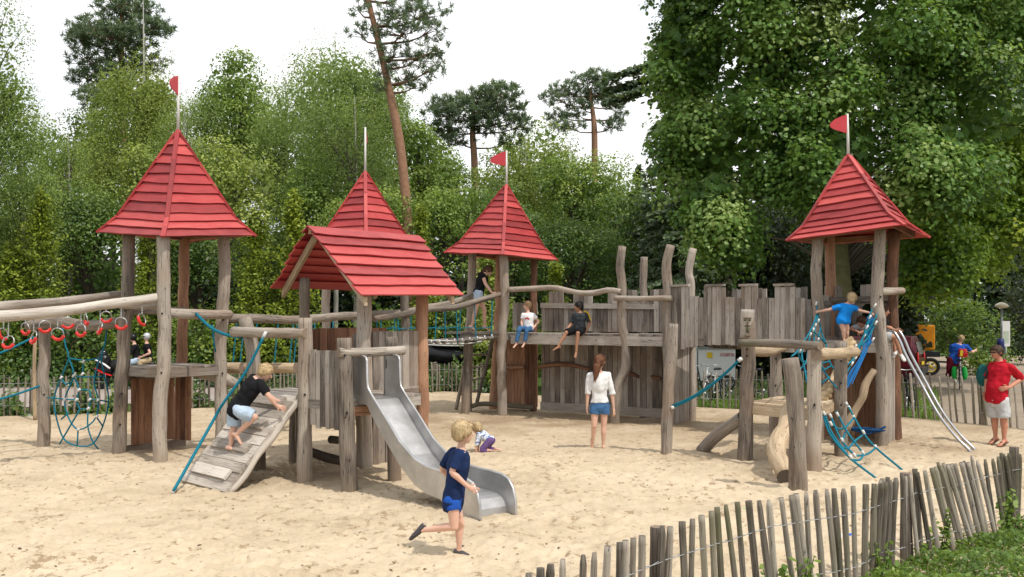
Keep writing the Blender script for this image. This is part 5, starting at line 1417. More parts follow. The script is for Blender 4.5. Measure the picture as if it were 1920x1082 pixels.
        p0 = wr + hd * hl * .28 + ps * R_(.026); p1 = p0 + (hd * .65 + ps * .7 + pn * .25).normalized() * R_(.036); p2 = p1 + (hd * .9 + ps * .2 + pn * .35).normalized() * R_(.03)
        det.tube([p0, p1, p2], [R_(.0125), R_(.0105), R_(.007)], 7, raw=True, cap=0)
    # legs
    for sd, q in (('L', -1), ('R', 1)):
        hp, kn, an, to = j['hip' + sd], j['kn' + sd], j['an' + sd], j['to' + sd]
        hp2 = hp + hv * (q * 0)
        b.tube([hp2, hp2.lerp(kn, .35), kn], [R_(.090), R_(.078), R_(.054)], 14, .03, cap=0); b.ell(hp2, R_(.088))
        b.ell(kn, R_(.054))
        back = -(kn - hp).normalized() + (an - kn).normalized(); back = (kn - (hp + an) / 2); back = -back.normalized() if back.length > .02 else -f
        b.tube([kn, kn.lerp(an, .3) + back * R_(.012), kn.lerp(an, .7), an], [R_(.050), R_(.053), R_(.038), R_(.030)], 12, .03, cap=0)
        fd = (to - an); fd_n = fd.normalized(); sole = (an - kn).normalized(); sole = (sole - fd_n * sole.dot(fd_n)).normalized(); fs_ = fd_n.cross(sole)
        fl = .235 * s * kid ** .6; heel = an + sole * R_(.030) - fd_n * R_(.035)
        b.ell(heel, (R_(.032), R_(.036), R_(.034)), (fs_, fd_n, sole)); b.ell(an, R_(.034))
        b.loft([(an - fd_n * R_(.02) + sole * R_(.02), fs_, sole, R_(.028), R_(.036)), (an + fd_n * fl * .30 + sole * R_(.030), fs_, sole, R_(.034), R_(.028)), (an + fd_n * fl * .55 + sole * R_(.045), fs_, sole, R_(.041), R_(.018)), (an + fd_n * fl * .74 + sole * R_(.052), fs_, sole, R_(.038), R_(.011)), (an + fd_n * fl * .82 + sole * R_(.055), fs_, sole, R_(.024), R_(.007))], 12)
    root_p = root or V(pel.x, pel.y, min(j['anL'].z, j['anR'].z) - .05)
    t = thing('person', label, 'person', tuple(root_p), group)
    body = put('body', join(fuse(b, vox), det, [skin, EYEW, EYED, LIP]), t)
    # hair
    hb = MB(); st, hm = hairstyle, hair
    if st != 'none':
        hb.ell(hc + u * hr_ * .24 - f * hr_ * .16, (hr_ * .86, hr_ * .96, hr_ * .84), ax, 20, 14)
        hb.ell(hc - u * hr_ * .12 - f * hr_ * .46, (hr_ * .74, hr_ * .58, hr_ * .66), ax, 18, 12)
        if st == 'bowl':
            for q in (-1, 1): hb.ell(hc + u * hr_ * .10 + r_ * (q * hr_ * .64) - f * hr_ * .06, (hr_ * .24, hr_ * .46, hr_ * .42), ax)
            hb.ell(hc + u * hr_ * .66 + f * hr_ * .48, (hr_ * .56, hr_ * .40, hr_ * .26), ax)
            hb.ell(hc + u * hr_ * .78 - f * hr_ * .1, (hr_ * .5, hr_ * .56, hr_ * .28), ax)
        if st == 'thick': hb.ell(hc + u * hr_ * .55 + f * hr_ * .35, (hr_ * .70, hr_ * .42, hr_ * .36), ax)
        if st == 'short': pass
        if st in ('long', 'pony'):
            d = (-u * 1 - f * .18 + (Vector(side) * .35 if side else V(0, 0, 0))).normalized()
            p0 = hc - f * hr_ * .75 + u * hr_ * .1
            hb.tube([p0, p0 + d * hr_ * .9 - f * hr_ * .15, p0 + d * hr_ * 1.7 - f * hr_ * .1, p0 + d * hr_ * 3.0], [hr_ * .46, hr_ * .52, hr_ * .44, hr_ * .12] if st == 'long' else [hr_ * .2, hr_ * .3, hr_ * .24, hr_ * .06], 12, .03, .25, 16, 0)
        if st == 'bun': hb.ell(hc - f * hr_ * .95 + u * hr_ * .45, hr_ * .30)
    if st != 'none': put('hair', strands(fuse(hb, vox * .9, 2, hr_ * .045, 20), hc, u, f, hr_, .5 if st in ('long', 'pony') else .34), t, [hm])
    # clothes
    e_ = .010 * (.6 + .4 * s) / .8
    if tops:
        m, slv, hem = tops[:3]; mb = MB()
        torso(mb, R_(.014) + e_, {0: -.02, 1: -.12, 2: -.2}.get(hem, hem), .965, belly=belly)
        if slv > 0 or slv == 0:
            for sd in 'LR':
                sh, el, wr = j['sh' + sd], j['el' + sd], j['wr' + sd]
                mb.rcone(sh.lerp(shc, .55), R_(.066) + e_, sh, R_(.060) + e_)
                if slv > 0:
                    end = sh.lerp(el, min(1, slv)); pts = [sh, sh.lerp(end, .5), end]; rr = [R_(.060) + e_, R_(.056) + e_, R_(.054) + e_]
                    if slv > 1: pts = [sh, sh.lerp(el, .5), el, el.lerp(wr, slv - 1)]; rr = [R_(.060) + e_, R_(.052) + e_, R_(.046) + e_, R_(.044) + e_]
                    mb.tube(pts, rr, 14, .02, cap=0)
        top = put('shirt', fuse(mb, vox, 2, .013 * s, 13), t, [m])
    if bottoms:
        m, lg, loose = bottoms[:3]; mb = MB()
        torso(mb, R_(.006) + e_, -.2, .12, belly=belly * .8)
        for sd in 'LR':
            hp, kn, an = j['hip' + sd], j['kn' + sd], j['an' + sd]
            pts = [hp, hp.lerp(kn, min(1, lg) * .5), hp.lerp(kn, min(1, lg))]; rr = [R_(.098) + e_ * .8, R_(.088 + .012 * loose) + e_, R_(.080 - .026 * max(0, lg - .5) + .022 * loose) + e_]
            if lg > 1: pts = [hp, hp.lerp(kn, .5), kn, kn.lerp(an, (lg - 1) * .5), kn.lerp(an, lg - 1)]; rr = [R_(.096) + e_, R_(.078) + e_, R_(.060) + e_, R_(.056 + .01 * loose) + e_, R_(.040 + .014 * loose) + e_]
            mb.tube(pts, rr, 14, .03, cap=0); mb.ell(hp, R_(.096) + e_)
        put('trousers' if lg > 1 else 'shorts', fuse(mb, vox, 2, .010 * s, 14), t, [m])
    if shoes:
        m, kind = shoes
        for sd in 'LR':
            kn, an, to = j['kn' + sd], j['an' + sd], j['to' + sd]; fd = (to - an).normalized(); sole = (an - kn).normalized(); sole = (sole - fd * sole.dot(fd)).normalized(); fs_ = fd.cross(sole); fl = .235 * s * kid ** .6; mb = MB()
            if kind == 'shoe':
                mb.loft([(an - fd * R_(.065) + sole * R_(.03), fs_, sole, R_(.030), R_(.034)), (an - fd * R_(.02) + sole * R_(.026), fs_, sole, R_(.042), R_(.045)), (an + fd * fl * .3 + sole * R_(.034), fs_, sole, R_(.044), R_(.038)), (an + fd * fl * .62 + sole * R_(.048), fs_, sole, R_(.050), R_(.028)), (an + fd * fl * .86 + sole * R_(.056), fs_, sole, R_(.034), R_(.018))], 14)
                put('shoe', fuse(mb, vox * .8, 2), t, [m])
            else:
                mb.loft([(an - fd * R_(.075) + sole * R_(.072), fs_, sole, R_(.03), R_(.007)), (an + fd * fl * .3 + sole * R_(.072), fs_, sole, R_(.036), R_(.008)), (an + fd * fl * .65 + sole * R_(.072), fs_, sole, R_(.048), R_(.008)), (an + fd * fl * .9 + sole * R_(.072), fs_, sole, R_(.03), R_(.007))], 14)
                mb.tube([an + fd * fl * .28 + sole * R_(.06) + fs_ * R_(.04), an + fd * fl * .42 + sole * R_(.012), an + fd * fl * .28 + sole * R_(.06) - fs_ * R_(.04)], R_(.011), 8, .02)
                put('flip_flop', mb.mesh('flip_flop', [m]), t)
    return t, j, s, f, u, r_, hc, hr_

NAVY = cloth('navy_cotton', (.014, .028, .085)); BLACKC = cloth('black_cotton', (.013, .013, .015)); ROYAL = cloth('royal_blue_cloth', (.02, .09, .42)); DENIML = cloth('pale_denim', (.42, .52, .64)); DENIM = cloth('blue_denim', (.06, .145, .30))
WHITEC = cloth('white_cotton', (.78, .78, .78)); JEAN = cloth('jean_blue', (.055, .135, .27)); GREYC = cloth('charcoal_cotton', (.045, .052, .058)); BRIGHTB = cloth('bright_blue_cloth', (.012, .23, .70)); REDC = cloth('red_polo_cotton', (.46, .014, .028)); SHORTG = cloth('pale_grey_cotton', (.50, .51, .52)); PURP = cloth('purple_leggings', (.14, .085, .22)); SHOE = solid('dark_sandal', (.06, .055, .06), .6, namp=.6, nscale=30); YEL = cloth('yellow_cloth', (.72, .47, .02)); BROWNS = solid('brown_sandal', (.14, .075, .045), .7); GREYK = cloth('grey_knit', (.35, .36, .39)); TEALC = cloth('teal_canvas', (.02, .12, .12)); WHITES = solid('white_trainer', (.7, .69, .66), .6)

def floral():
    m, nt, out = new_mat('blue_white_print')
    tc = nd(nt, 'ShaderNodeTexCoord').outputs['Object']; n = noise_n(nt, tc, 28, 2, .5)
    pbr(nt, out, ramp(nt, n, [(.42, (.10, .16, .36)), (.5, (.55, .62, .72)), (.6, (.72, .76, .80))]), .9); return m
FLORAL = floral()

def px_(x0, y0, k):
    return lambda x, y, d=0.0: (x0 + x * k, y0 + y * k, d)
# running boy in the foreground
q = px_(740, 770, .2772)
run = person('blond boy in navy shirt running to the right past the slide', 8.53,
    dict(head=q(464, 148), neck=q(446, 262), shL=q(392, 285, .13), shR=q(446, 300, -.09), elL=q(322, 392, .17), wrL=q(372, 452, .26), elR=q(388, 415, -.15), wrR=q(492, 512, -.12),
         hipL=q(398, 612, .06), hipR=q(392, 618, -.06), knL=q(446, 776, .07), anL=q(434, 945, .08), toL=q(540, 972, .02), knR=q(404, 786, -.07), anR=q(190, 808, .04), toR=q(104, 918, .05)),
    1.24, SK1, H_BLOND, 'bowl', (.86, .50, -.06), tops=(NAVY, .85, 2), bottoms=(ROYAL, .30, .2), shoes=(SHOE, 'shoe'), vox=.0068, curl=.7, build=.96, hands={'R': (.75, -.1, -.35)})
tr_ = run[0]; jr = run[1]
mb = MB(); pts = [jr['neck'] + V(.02, -.05, -.005), jr['neck'].lerp(jr['shR'], .55) + V(.015, -.055, .02), jr['shR'] + V(.045, -.035, .025)]
mb.tube(pts, .0035, 6, .02, cap=0); mb.build('shoulder_piping', SHORTG, tr_)
# boy on the ramp
q = px_(320, 560, .3514)
person('barefoot boy in black shirt and pale denim shorts climbing the plank ramp', 12.42,
    dict(head=q(508, 392), neck=q(466, 424), shL=q(440, 425, .13), shR=q(484, 462, -.12), elL=q(500, 500, .2), wrL=q(565, 545, .22), elR=q(524, 520, -.15), wrR=q(566, 572, -.10),
         hipL=q(342, 590, .08), hipR=q(362, 596, -.08), knL=q(338, 690, .06), anL=q(318, 788, .02), toL=q(372, 806, -.03), knR=q(448, 632, -.08), anR=q(352, 722, -.05), toR=q(392, 764, -.06)),
    1.36, SK1, H_BLOND, 'short', (.80, .20, -.55), tops=(BLACKC, .75, 2), bottoms=(DENIML, .92, 1.0), vox=.0085, build=1.08, curl=.3, hands={'R': (.8, .1, -.3), 'L': (.8, .1, -.3)})
# woman in white
q = px_(940, 530, .305)
person('barefoot long haired woman in white top and denim shorts walking away across the sand', 15.8,
    dict(head=q(606, 486), neck=q(600, 548), shL=q(548, 572), shR=q(654, 572), elL=q(532, 662), wrL=q(527, 752), elR=q(678, 662), wrR=q(690, 768), hipL=q(578, 762), hipR=q(634, 762), knL=q(570, 880, -.05), anL=q(562, 975, .02), toL=q(566, 1022, .02), knR=q(630, 880), anR=q(627, 1006), toR=q(622, 1020, .16)),
    1.64, SK1, H_RED, 'long', (.35, .93, .05), tops=(WHITEC, 1.25, .12), bottoms=(DENIM, .40, .4), female=True, side=(-.5, 0, 0), vox=.0085, curl=.35, build=.9)
# seated girl and boy on the gallery
g_ = person('small girl in white printed tee and jeans sitting on the gallery edge', 21.15,
    dict(head=q(160, 142), neck=q(164, 182), shL=q(196, 200, .05), shR=q(136, 200, -.0), elL=q(228, 240, .05), wrL=q(200, 276, -.08), elR=q(124, 242, -.02), wrR=q(128, 272, -.12), hipL=q(184, 284, .0), hipR=q(150, 282, .0), knL=q(158, 290, -.30), knR=q(112, 284, -.30), anL=q(142, 370, -.32), anR=q(92, 374, -.32), toL=q(124, 392, -.42), toR=q(66, 396, -.42)),
    1.12, SK1, H_LIGHT, 'bun', (-.85, -.45, -.1), tops=(WHITEC, .55, 0), bottoms=(JEAN, 1.9, .3), vox=.0085, curl=.4)
mb = MB(); fr_ = V(-.35, -.93, 0).normalized(); cc = P(940 + 157 * .305, 530 + 222 * .305, 21.0)
for k, (a, b_) in enumerate(((-.03, .0), (.01, .015), (.04, -.005))): mb.ell(cc + V(.93, -.35, 0) * a + V(0, -.012, b_), (.022, .006, .02))
mb.build('shirt_print', REDC, g_[0])
g_ = person('black haired boy in charcoal tee with yellow shoulder stripe sitting on the gallery edge', 20.5,
    dict(head=q(474, 148), neck=q(482, 180), shL=q(524, 200, .0), shR=q(450, 204, .12), elL=q(545, 250, .02), wrL=q(518, 304, -.04), elR=q(428, 256, .05), wrR=q(402, 290, -.1), hipL=q(498, 288, .0), hipR=q(462, 286, .06), knL=q(470, 312, -.32), knR=q(398, 308, -.25), anL=q(460, 420, -.34), anR=q(350, 392, -.30), toL=q(450, 462, -.46), toR=q(302, 408, -.36)),
    1.36, SK3, H_BLACK, 'short', (-.9, -.25, -.05), tops=(GREYC, .8, 0), bottoms=(BLACKC, .95, .6), vox=.0085, curl=.4)
jj = g_[1]; mb = MB(); mb.tube([jj['neck'].lerp(jj['shL'], .6) + V(.0, -.02, .06), jj['shL'] + V(.03, -.045, .04), jj['shL'].lerp(jj['elL'], .7) + V(.035, -.05, .0)], .026, 8, .03, cap=0, flat=.5); mb.build('sleeve_stripe', YEL, g_[0])
# woman on the bridge
q = px_(680, 480, .2772)
person('woman in black vest and pale denim shorts leaning on the rope bridge rail', 21.85,
    dict(head=q(852, 100), neck=q(818, 126), shL=q(798, 128, .17), shR=q(814, 136, -.15), elL=q(838, 196, .2), wrL=q(874, 245, .2), elR=q(832, 192, -.2), wrR=q(874, 250, -.28), hipL=q(780, 250, .09), hipR=q(786, 252, -.09), knL=q(824, 370, .09), anL=q(826, 474, .09), toL=q(864, 494, .05), knR=q(764, 376, -.08), anR=q(738, 476, -.08), toR=q(770, 496, -.12)),
    1.62, SK1, H_BROWN, 'pony', (.75, -.30, -.55), tops=(BLACKC, 0, 0), bottoms=(DENIML, .34, .4), female=True, vox=.0095, curl=1.0, hands={'R': (.9, -.1, -.3), 'L': (.9, .1, -.3)})
# crawling toddler
q = px_(820, 760, .2217)
person('toddler in blue printed top and purple leggings kneeling on the sand', 15.4,
    dict(head=q(336, 196), neck=q(352, 238), shL=q(350, 250, -.08), shR=q(362, 244, .10), elL=q(338, 310, -.1), wrL=q(330, 368, -.1), elR=q(352, 300, .12), wrR=q(346, 360, .14), hipL=q(448, 300, -.06), hipR=q(456, 296, .07), knL=q(366, 384, -.10), knR=q(404, 372, .10), anL=q(428, 384, -.08), anR=q(492, 372, .10), toL=q(466, 396, -.07), toR=q(526, 388, .11)),
    .92, SK1, H_BLOND, 'short', (-.6, .62, -.5), tops=(FLORAL, 1.5, 1), bottoms=(PURP, 1.85, .2), vox=.0075, curl=.3)
# boy in blue on the right tower
q = px_(1460, 500, .1848)
person('little boy in bright blue suit seen from behind, arms spread to both rope nets', 16.28,
    dict(head=q(744, 325), neck=q(702, 372), shL=q(600, 410), shR=q(752, 414), elL=q(500, 440, .06), wrL=q(412, 455, .2), elR=q(836, 450, 0), wrR=q(918, 466, -.1), hipL=q(630, 545), hipR=q(682, 548), knL=q(660, 655, -.02), anL=q(664, 742), toL=q(650, 758, .14), knR=q(694, 650, .03), anR=q(698, 738, .06), toR=q(706, 750, .2)),
    1.06, SK1, H_BLOND, 'bowl', (.45, .85, -.25), tops=(BRIGHTB, .55, 2), bottoms=(BRIGHTB, .32, .2), vox=.0075, curl=1.1)
# child lying on the tower floor behind the net, and the one seated at the banister slide
person('child in pale grey top lying on the right hand tower floor behind the blue net', 17.0,
    dict(head=q(842, 560), neck=q(830, 598), shL=q(788, 612, .0), shR=q(846, 618, .08), elL=q(726, 630, -.1), wrL=q(800, 658, -.15), elR=q(860, 660, 0), wrR=q(820, 672, -.1), hipL=q(868, 668, .35), hipR=q(900, 668, .3), knL=q(880, 700, .5), knR=q(915, 700, .45), anL=q(900, 690, .75), anR=q(930, 690, .7), toL=q(910, 690, .85), toR=q(940, 690, .8)),
    1.1, SK2, H_BROWN, 'thick', (-.75, -.5, -.4), tops=(GREYK, .7, 1), bottoms=(DENIM, 1.8, .3), vox=.009)
person('child in grey shorts sitting at the top of the banister slide', 16.75,
    dict(head=q(1066, 450), neck=q(1052, 520), shL=q(1030, 545, .15), shR=q(1070, 548, -.08), elL=q(1110, 610, .2), wrL=q(1195, 640, .25), elR=q(1098, 612, -.1), wrR=q(1176, 640, -.05), hipL=q(1060, 690, .1), hipR=q(1066, 700, -.05), knL=q(1160, 712, .1), knR=q(1188, 712, -.08), anL=q(1182, 860, .05), anR=q(1238, 882, -.1), toL=q(1150, 900, -.05), toR=q(1280, 936, -.2)),
    1.3, SK2, H_BROWN, 'thick', (.8, -.5, -.15), tops=(BLACKC, .6, 1), bottoms=(SHORTG, .62, .6), shoes=(WHITES, 'shoe'), vox=.009)
# man in the red polo shirt
q = px_(1820, 630, .2033)
man = person('man in red polo shirt and pale shorts standing hand on hip at right', 16.4,
    dict(head=q(238, 150), neck=q(272, 236), shL=q(362, 292, -.14), shR=q(202, 280, .13), elL=q(470, 392, .0), wrL=q(352, 476, -.20), elR=q(152, 390, .16), wrR=q(140, 510, .12), hipL=q(288, 590, -.08), hipR=q(198, 585, .08), knL=q(306, 780, -.08), anL=q(310, 955, -.08), toL=q(240, 992, -.2), knR=q(226, 772, .07), anR=q(228, 930, .07), toR=q(160, 966, -.03)),
    1.80, SK4, H_GREY, 'thick', (-.93, -.33, -.05), tops=(REDC, .92, 1), bottoms=(SHORTG, .86, 1.2), shoes=(BROWNS, 'flip'), build=1.02, curl=.2, extra={'belly': .05}, hands={'L': (-1, -.1, -.2)})
mt, jm, ms, mf, mu, mr, mhc, mhr = man
mb = MB(); mb.tube([mhc + mu * mhr * .04 + mf * mhr * .86 - mr * mhr * .62, mhc + mu * mhr * .02 + mf * mhr * .95, mhc + mu * mhr * .04 + mf * mhr * .86 + mr * mhr * .62], mhr * .12, 8, .02, flat=.6); mb.build('sunglasses', BLACK, mt)
MB().torus(jm['neck'] + V(.0, 0, .0), V(-.25, -.1, 1), .082, .020, seg=20, sides=8).build('collar', REDC, mt)
bp = thing('backpack', 'dark teal backpack slung behind the man in the red polo shirt', 'backpack', tuple(jm['shR'] + V(.0, .1, -.3)))
mb = MB(); mb.ell(jm['shR'] + V(-.10, .16, -.17), (.10, .12, .20)); put('bag', fuse(mb, .012, 2, .01), bp, [TEALC])
MB().tube([jm['shR'] + V(-.08, .02, .03), jm['shR'] + V(-.13, -.06, -.10), jm['shR'] + V(-.10, .06, -.28)], .018, 8, .03, flat=.5).build('strap', GREYC, bp)
# riders and the person with the loaded bicycle
HELM = solid('silver_helmet', (.55, .56, .58), .25, .4); MAROONC = cloth('maroon_cloth', (.13, .012, .022)); KHAKI = cloth('khaki_cloth', (.42, .33, .2))
rd = person('motorcycle rider in black jacket and helmet, mostly hidden behind a tower post', 31.0, dict(head=(249, 634, 0), neck=(252, 645, 0), shL=(253, 650, .2), shR=(253, 650, -.2), elL=(244, 662, .28), wrL=(232, 664, .3), elR=(244, 662, -.28), wrR=(232, 664, -.3), hipL=(258, 676, .1), hipR=(258, 676, -.1), knL=(241, 680, .25), knR=(241, 680, -.25), anL=(246, 704, .25), anR=(246, 704, -.25), toL=(236, 708, .25), toR=(236, 708, -.25)), 1.75, SK1, HELM, 'none', (-1, -.2, 0), tops=(BLACKC, 1.8, 1), bottoms=(DENIML, 1.9, .3), shoes=(SHOE, 'shoe'), vox=.014)
ps = person('motorcycle passenger in black tee, khaki trousers and silver helmet', 31.0, dict(head=(275, 632, 0), neck=(275, 643, 0), shL=(277, 649, .2), shR=(276, 649, -.2), elL=(278, 663, .26), wrL=(264, 667, .2), elR=(281, 662, -.26), wrR=(266, 669, -.22), hipL=(279, 675, .1), hipR=(279, 675, -.1), knL=(262, 680, .25), knR=(262, 680, -.25), anL=(268, 702, .25), anR=(268, 702, -.25), toL=(258, 706, .25), toR=(258, 706, -.25)), 1.68, SK1, HELM, 'none', (-.75, -.65, 0), tops=(BLACKC, .5, 1), bottoms=(KHAKI, 1.9, .3), shoes=(SHOE, 'shoe'), vox=.014, female=True)
for q_ in (rd, ps):
    t_, hc_, hr2, f_, u_ = q_[0], q_[6], q_[7], q_[3], q_[4]
    mb = MB(); mb.ell(hc_ + u_ * hr2 * .25 - f_ * hr2 * .1, hr2 * 1.12); put('helmet', fuse(mb, .016, 1), t_, [HELM if q_ is ps else CHAR]); MB().ell(hc_ + f_ * hr2 * .62 + u_ * hr2 * .12, (hr2 * .8, hr2 * .5, hr2 * .28), (q_[5], f_, u_)).build('visor', GLASSD, t_)
person('person in blue shirt and long maroon shorts pushing a loaded bicycle', 31.3, dict(head=(1803, 635, 0), neck=(1799, 645, 0), shL=(1785, 650, -.05), shR=(1812, 650, .1), elL=(1783, 664, .1), wrL=(1794, 668, .35), elR=(1822, 660, .15), wrR=(1829, 657, .35), hipL=(1782, 675, -.02), hipR=(1793, 675, .06), knL=(1779, 697, -.05), knR=(1788, 696, .05), anL=(1778, 715, -.02), anR=(1791, 713, .1), toL=(1780, 721, .15), toR=(1794, 719, .25)), 1.74, SK1, H_BLOND, 'short', (.6, .8, 0), tops=(ROYAL, .7, 2), bottoms=(MAROONC, 1.5, 1.8), shoes=(WHITES, 'shoe'), vox=.014, build=1.12)
# ---------------------------------------------------------------- foliage
SH = {'rhomb': [(0, -.5), (.3, 0), (0, .5), (-.3, 0)],
      'oval': [(0, -.5), (.27, -.2), (.26, .18), (0, .5), (-.26, .18), (-.27, -.2)],
      'lobed': [(0, -.42), (.30, -.36), (.56, -.06), (.30, .0), (.36, .34), (.13, .2), (0, .55), (-.13, .2), (-.36, .34), (-.30, .0), (-.56, -.06), (-.30, -.36)],
      'needle': [(-.07, -.5), (.07, -.5), (.03, .5), (-.03, .5)]}

def leaves(name, pos, nrm, size, tone, mat, shape='rhomb', axis=None, fold=.12):
    pos = np.asarray(pos, float); N = len(pos); nrm = unit(np.asarray(nrm, float))
    if axis is None: axis = rng.normal(size=(N, 3))
    ax = axis - nrm * (axis * nrm).sum(1, keepdims=True); ax = unit(ax); sd = np.cross(nrm, ax)
    sh = np.array(SH[shape]); K = len(sh)
    size = np.broadcast_to(np.asarray(size, float), (N,))[:, None, None]
    v = pos[:, None, :] + size * (sh[None, :, 0:1] * sd[:, None, :] + sh[None, :, 1:2] * ax[:, None, :] + fold * (np.abs(sh[None, :, 0:1]) * 2 - .4) * nrm[:, None, :])
    me = bpy.data.meshes.new(name)
    me.vertices.add(N * K); me.vertices.foreach_set('co', v.reshape(-1).astype(np.float32))
    me.loops.add(N * K); me.loops.foreach_set('vertex_index', np.arange(N * K, dtype=np.int32))
    me.polygons.add(N); me.polygons.foreach_set('loop_start', np.arange(N, dtype=np.int32) * K)
    a = me.attributes.new('tone', 'FLOAT', 'FACE'); a.data.foreach_set('value', np.clip(np.broadcast_to(tone, (N,)), 0, 1).astype(np.float32))
    me.materials.append(mat); me.update(calc_edges=True)
    return me

def lobes(c, rad, n, k=.55, sq=1.0):
    c = np.array(c, float); rad = np.array(rad, float); out = [(c, rad * .72)]
    for _ in range(n):
        d = unit(rng.normal(size=(1, 3)))[0]; out.append((c + d * rad * rng.uniform(.45, .72), rad * rng.uniform(.3, .5) * np.array([1, 1, sq])))
    return out

def shell(lbs, n, inner=.78, front=.75):
    """points spread over the outside of overlapping lobes; the far side is thinner"""
    w = np.array([r[0] * r[1] + r[0] * r[2] + r[1] * r[2] for _, r in lbs]); w /= w.sum()
    P_, N_ = [], []
    tries = 0
    while sum(map(len, P_)) < n and tries < 40:
        tries += 1
        k = rng.choice(len(lbs), size=n, p=w); d = unit(rng.normal(size=(n, 3)))
        C = np.array([lbs[i][0] for i in k]); Rr = np.array([lbs[i][1] for i in k])
        p = C + d * Rr * (inner + (1.02 - inner) * rng.random((n, 1)))
        keep = np.ones(n, bool)
        for c, r in lbs:
            keep &= (((p - c) / (r * .74)) ** 2).sum(1) > 1
        keep &= (d[:, 1] < .25) | (rng.random(n) > front)
        P_.append(p[keep]); N_.append(unit(d / Rr)[keep])
    return np.concatenate(P_)[:n], np.concatenate(N_)[:n]

def clumps(cp_, cn, per, rc, flat=.6, up=.6, rnd_=.7):
    n = len(cp_); m = n * per
    c = np.repeat(cp_, per, 0); o = rng.normal(size=(m, 3)) * rc * .5 * np.array([1, 1, flat])
    p = c + o; nr = np.repeat(cn, per, 0) * .5 + np.array([0, 0, up]) + rng.normal(size=(m, 3)) * rnd_
    tone = np.repeat(rng.uniform(.22, .72, n), per) + rng.normal(size=m) * .14 + o[:, 2] / rc * .22
    return p, nr, tone

def limbs(mb, base, tips, r, k=.5):
    for t in tips:
        b = Vector(base); t = Vector(t); m = b.lerp(t, .5) + V(0, 0, (t - b).length * .12)
        mb.tube([b, m, t], [r, r * .6, r * .2], 6, .6, .1, cap=None)

LEAF = {
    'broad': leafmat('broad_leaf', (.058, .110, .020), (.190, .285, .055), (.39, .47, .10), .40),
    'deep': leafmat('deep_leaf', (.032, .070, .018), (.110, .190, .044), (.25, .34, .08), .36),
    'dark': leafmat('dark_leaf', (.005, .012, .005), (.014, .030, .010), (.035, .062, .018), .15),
    'birch': leafmat('birch_leaf', (.080, .135, .034), (.220, .305, .078), (.40, .47, .14), .42),
    'birchy': leafmat('yellow_birch_leaf', (.105, .150, .028), (.26, .325, .065), (.46, .51, .11), .40),
    'yellow': leafmat('yellow_green_leaf', (.085, .12, .014), (.24, .31, .030), (.42, .46, .06), .35),
    'plane': leafmat('plane_leaf', (.022, .062, .013), (.150, .290, .056), (.47, .57, .21), .46, .45),
    'planey': leafmat('bright_plane_leaf', (.045, .100, .014), (.22, .36, .040), (.50, .58, .09), .46, .42),
    'pine': leafmat('pine_needle', (.034, .062, .034), (.105, .155, .080), (.22, .275, .145), .2, .6),
    'ivy': leafmat('ivy_leaf', (.018, .040, .010), (.060, .115, .024), (.16, .22, .06), .2, .35),
    'weed': leafmat('weed_leaf', (.042, .085, .018), (.12, .21, .036), (.28, .37, .08), .36),
}
DENS = 1.0

def boughs(ells, nb, scale, up=.25, flat=.75):
    """rounded leafy boughs spread over the outside of a few big ellipsoids"""
    w = np.array([r[0] * r[2] + r[0] * r[1] for _, r in ells]); w = w / w.sum(); out = []
    for i in rng.choice(len(ells), nb, p=w):
        c, r = ells[i]; d = rng.normal(size=3); d[2] += up; d[1] -= .35; d /= np.linalg.norm(d)
        rb = scale * rng.uniform(.6, 1.25)
        out.append((c + d * np.maximum(r - rb * .55, .1) * rng.uniform(.72, 1.06), np.array([rb, rb, rb * flat * rng.uniform(.8, 1.2)])))
    return out

def crown(t, ells, nb, scale, n, leaf, mat, shape='rhomb', droop=0.0, up=.35, rough=.5, flat=.75, tspread=.2, fill=.1, fold=.12, hang=False):
    """leaf cloud built bough by bough: bright rounded tops, shaded undersides, feathered edge"""
    ells = [(np.array(c, float), np.array(r, float)) for c, r in ells]
    B = boughs(ells, nb, scale, flat=flat)
    w = np.array([r[0] * r[2] for _, r in B]); w = w / w.sum()
    k = rng.choice(len(B), int(n * 1.45), p=w); C = np.array([q[0] for q in B])[k]; Rr = np.array([q[1] for q in B])[k]; bt = rng.normal(size=len(B)) * tspread
    e = rng.normal(size=(len(k), 3)); e[:, 2] += .15; e = unit(e)
    p = C + e * Rr * (.62 + .46 * rng.random((len(k), 1)) ** .8)
    hz = np.hypot(e[:, 0], e[:, 1])
    if droop: p[:, 2] -= droop * np.abs(rng.normal(size=len(k))) * Rr[:, 0] * (.35 + hz)
    core = np.full(len(k), 9.0)
    for c, r in ells: core = np.minimum(core, (((p - c) / r) ** 2).sum(1))
    back = np.min([(c[1] - 0) for c, r in ells]); rad_y = max(r[1] for c, r in ells)
    keep = (core > .34) & ((p[:, 1] < np.mean([c[1] for c, _ in ells]) + rad_y * .35) | (rng.random(len(k)) > .72))
    p, e, k = p[keep][:n], e[keep][:n], k[keep][:n]; m = len(p)
    nr = e * .85 + np.array([0, -.12, up]) + rng.normal(size=(m, 3)) * rough
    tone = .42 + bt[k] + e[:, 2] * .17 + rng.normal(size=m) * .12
    ax = rng.normal(size=(m, 3)) + (np.array([0, 0, -1.2]) if hang else 0)
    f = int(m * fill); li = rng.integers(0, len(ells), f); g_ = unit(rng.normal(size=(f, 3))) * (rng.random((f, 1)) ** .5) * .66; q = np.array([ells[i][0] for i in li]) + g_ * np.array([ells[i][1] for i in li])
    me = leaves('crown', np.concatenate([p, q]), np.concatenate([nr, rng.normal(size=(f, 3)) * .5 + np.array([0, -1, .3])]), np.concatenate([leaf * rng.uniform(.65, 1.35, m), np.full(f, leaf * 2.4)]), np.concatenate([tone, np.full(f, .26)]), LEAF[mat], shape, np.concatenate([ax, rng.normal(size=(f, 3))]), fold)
    put('crown', me, t)
    return B

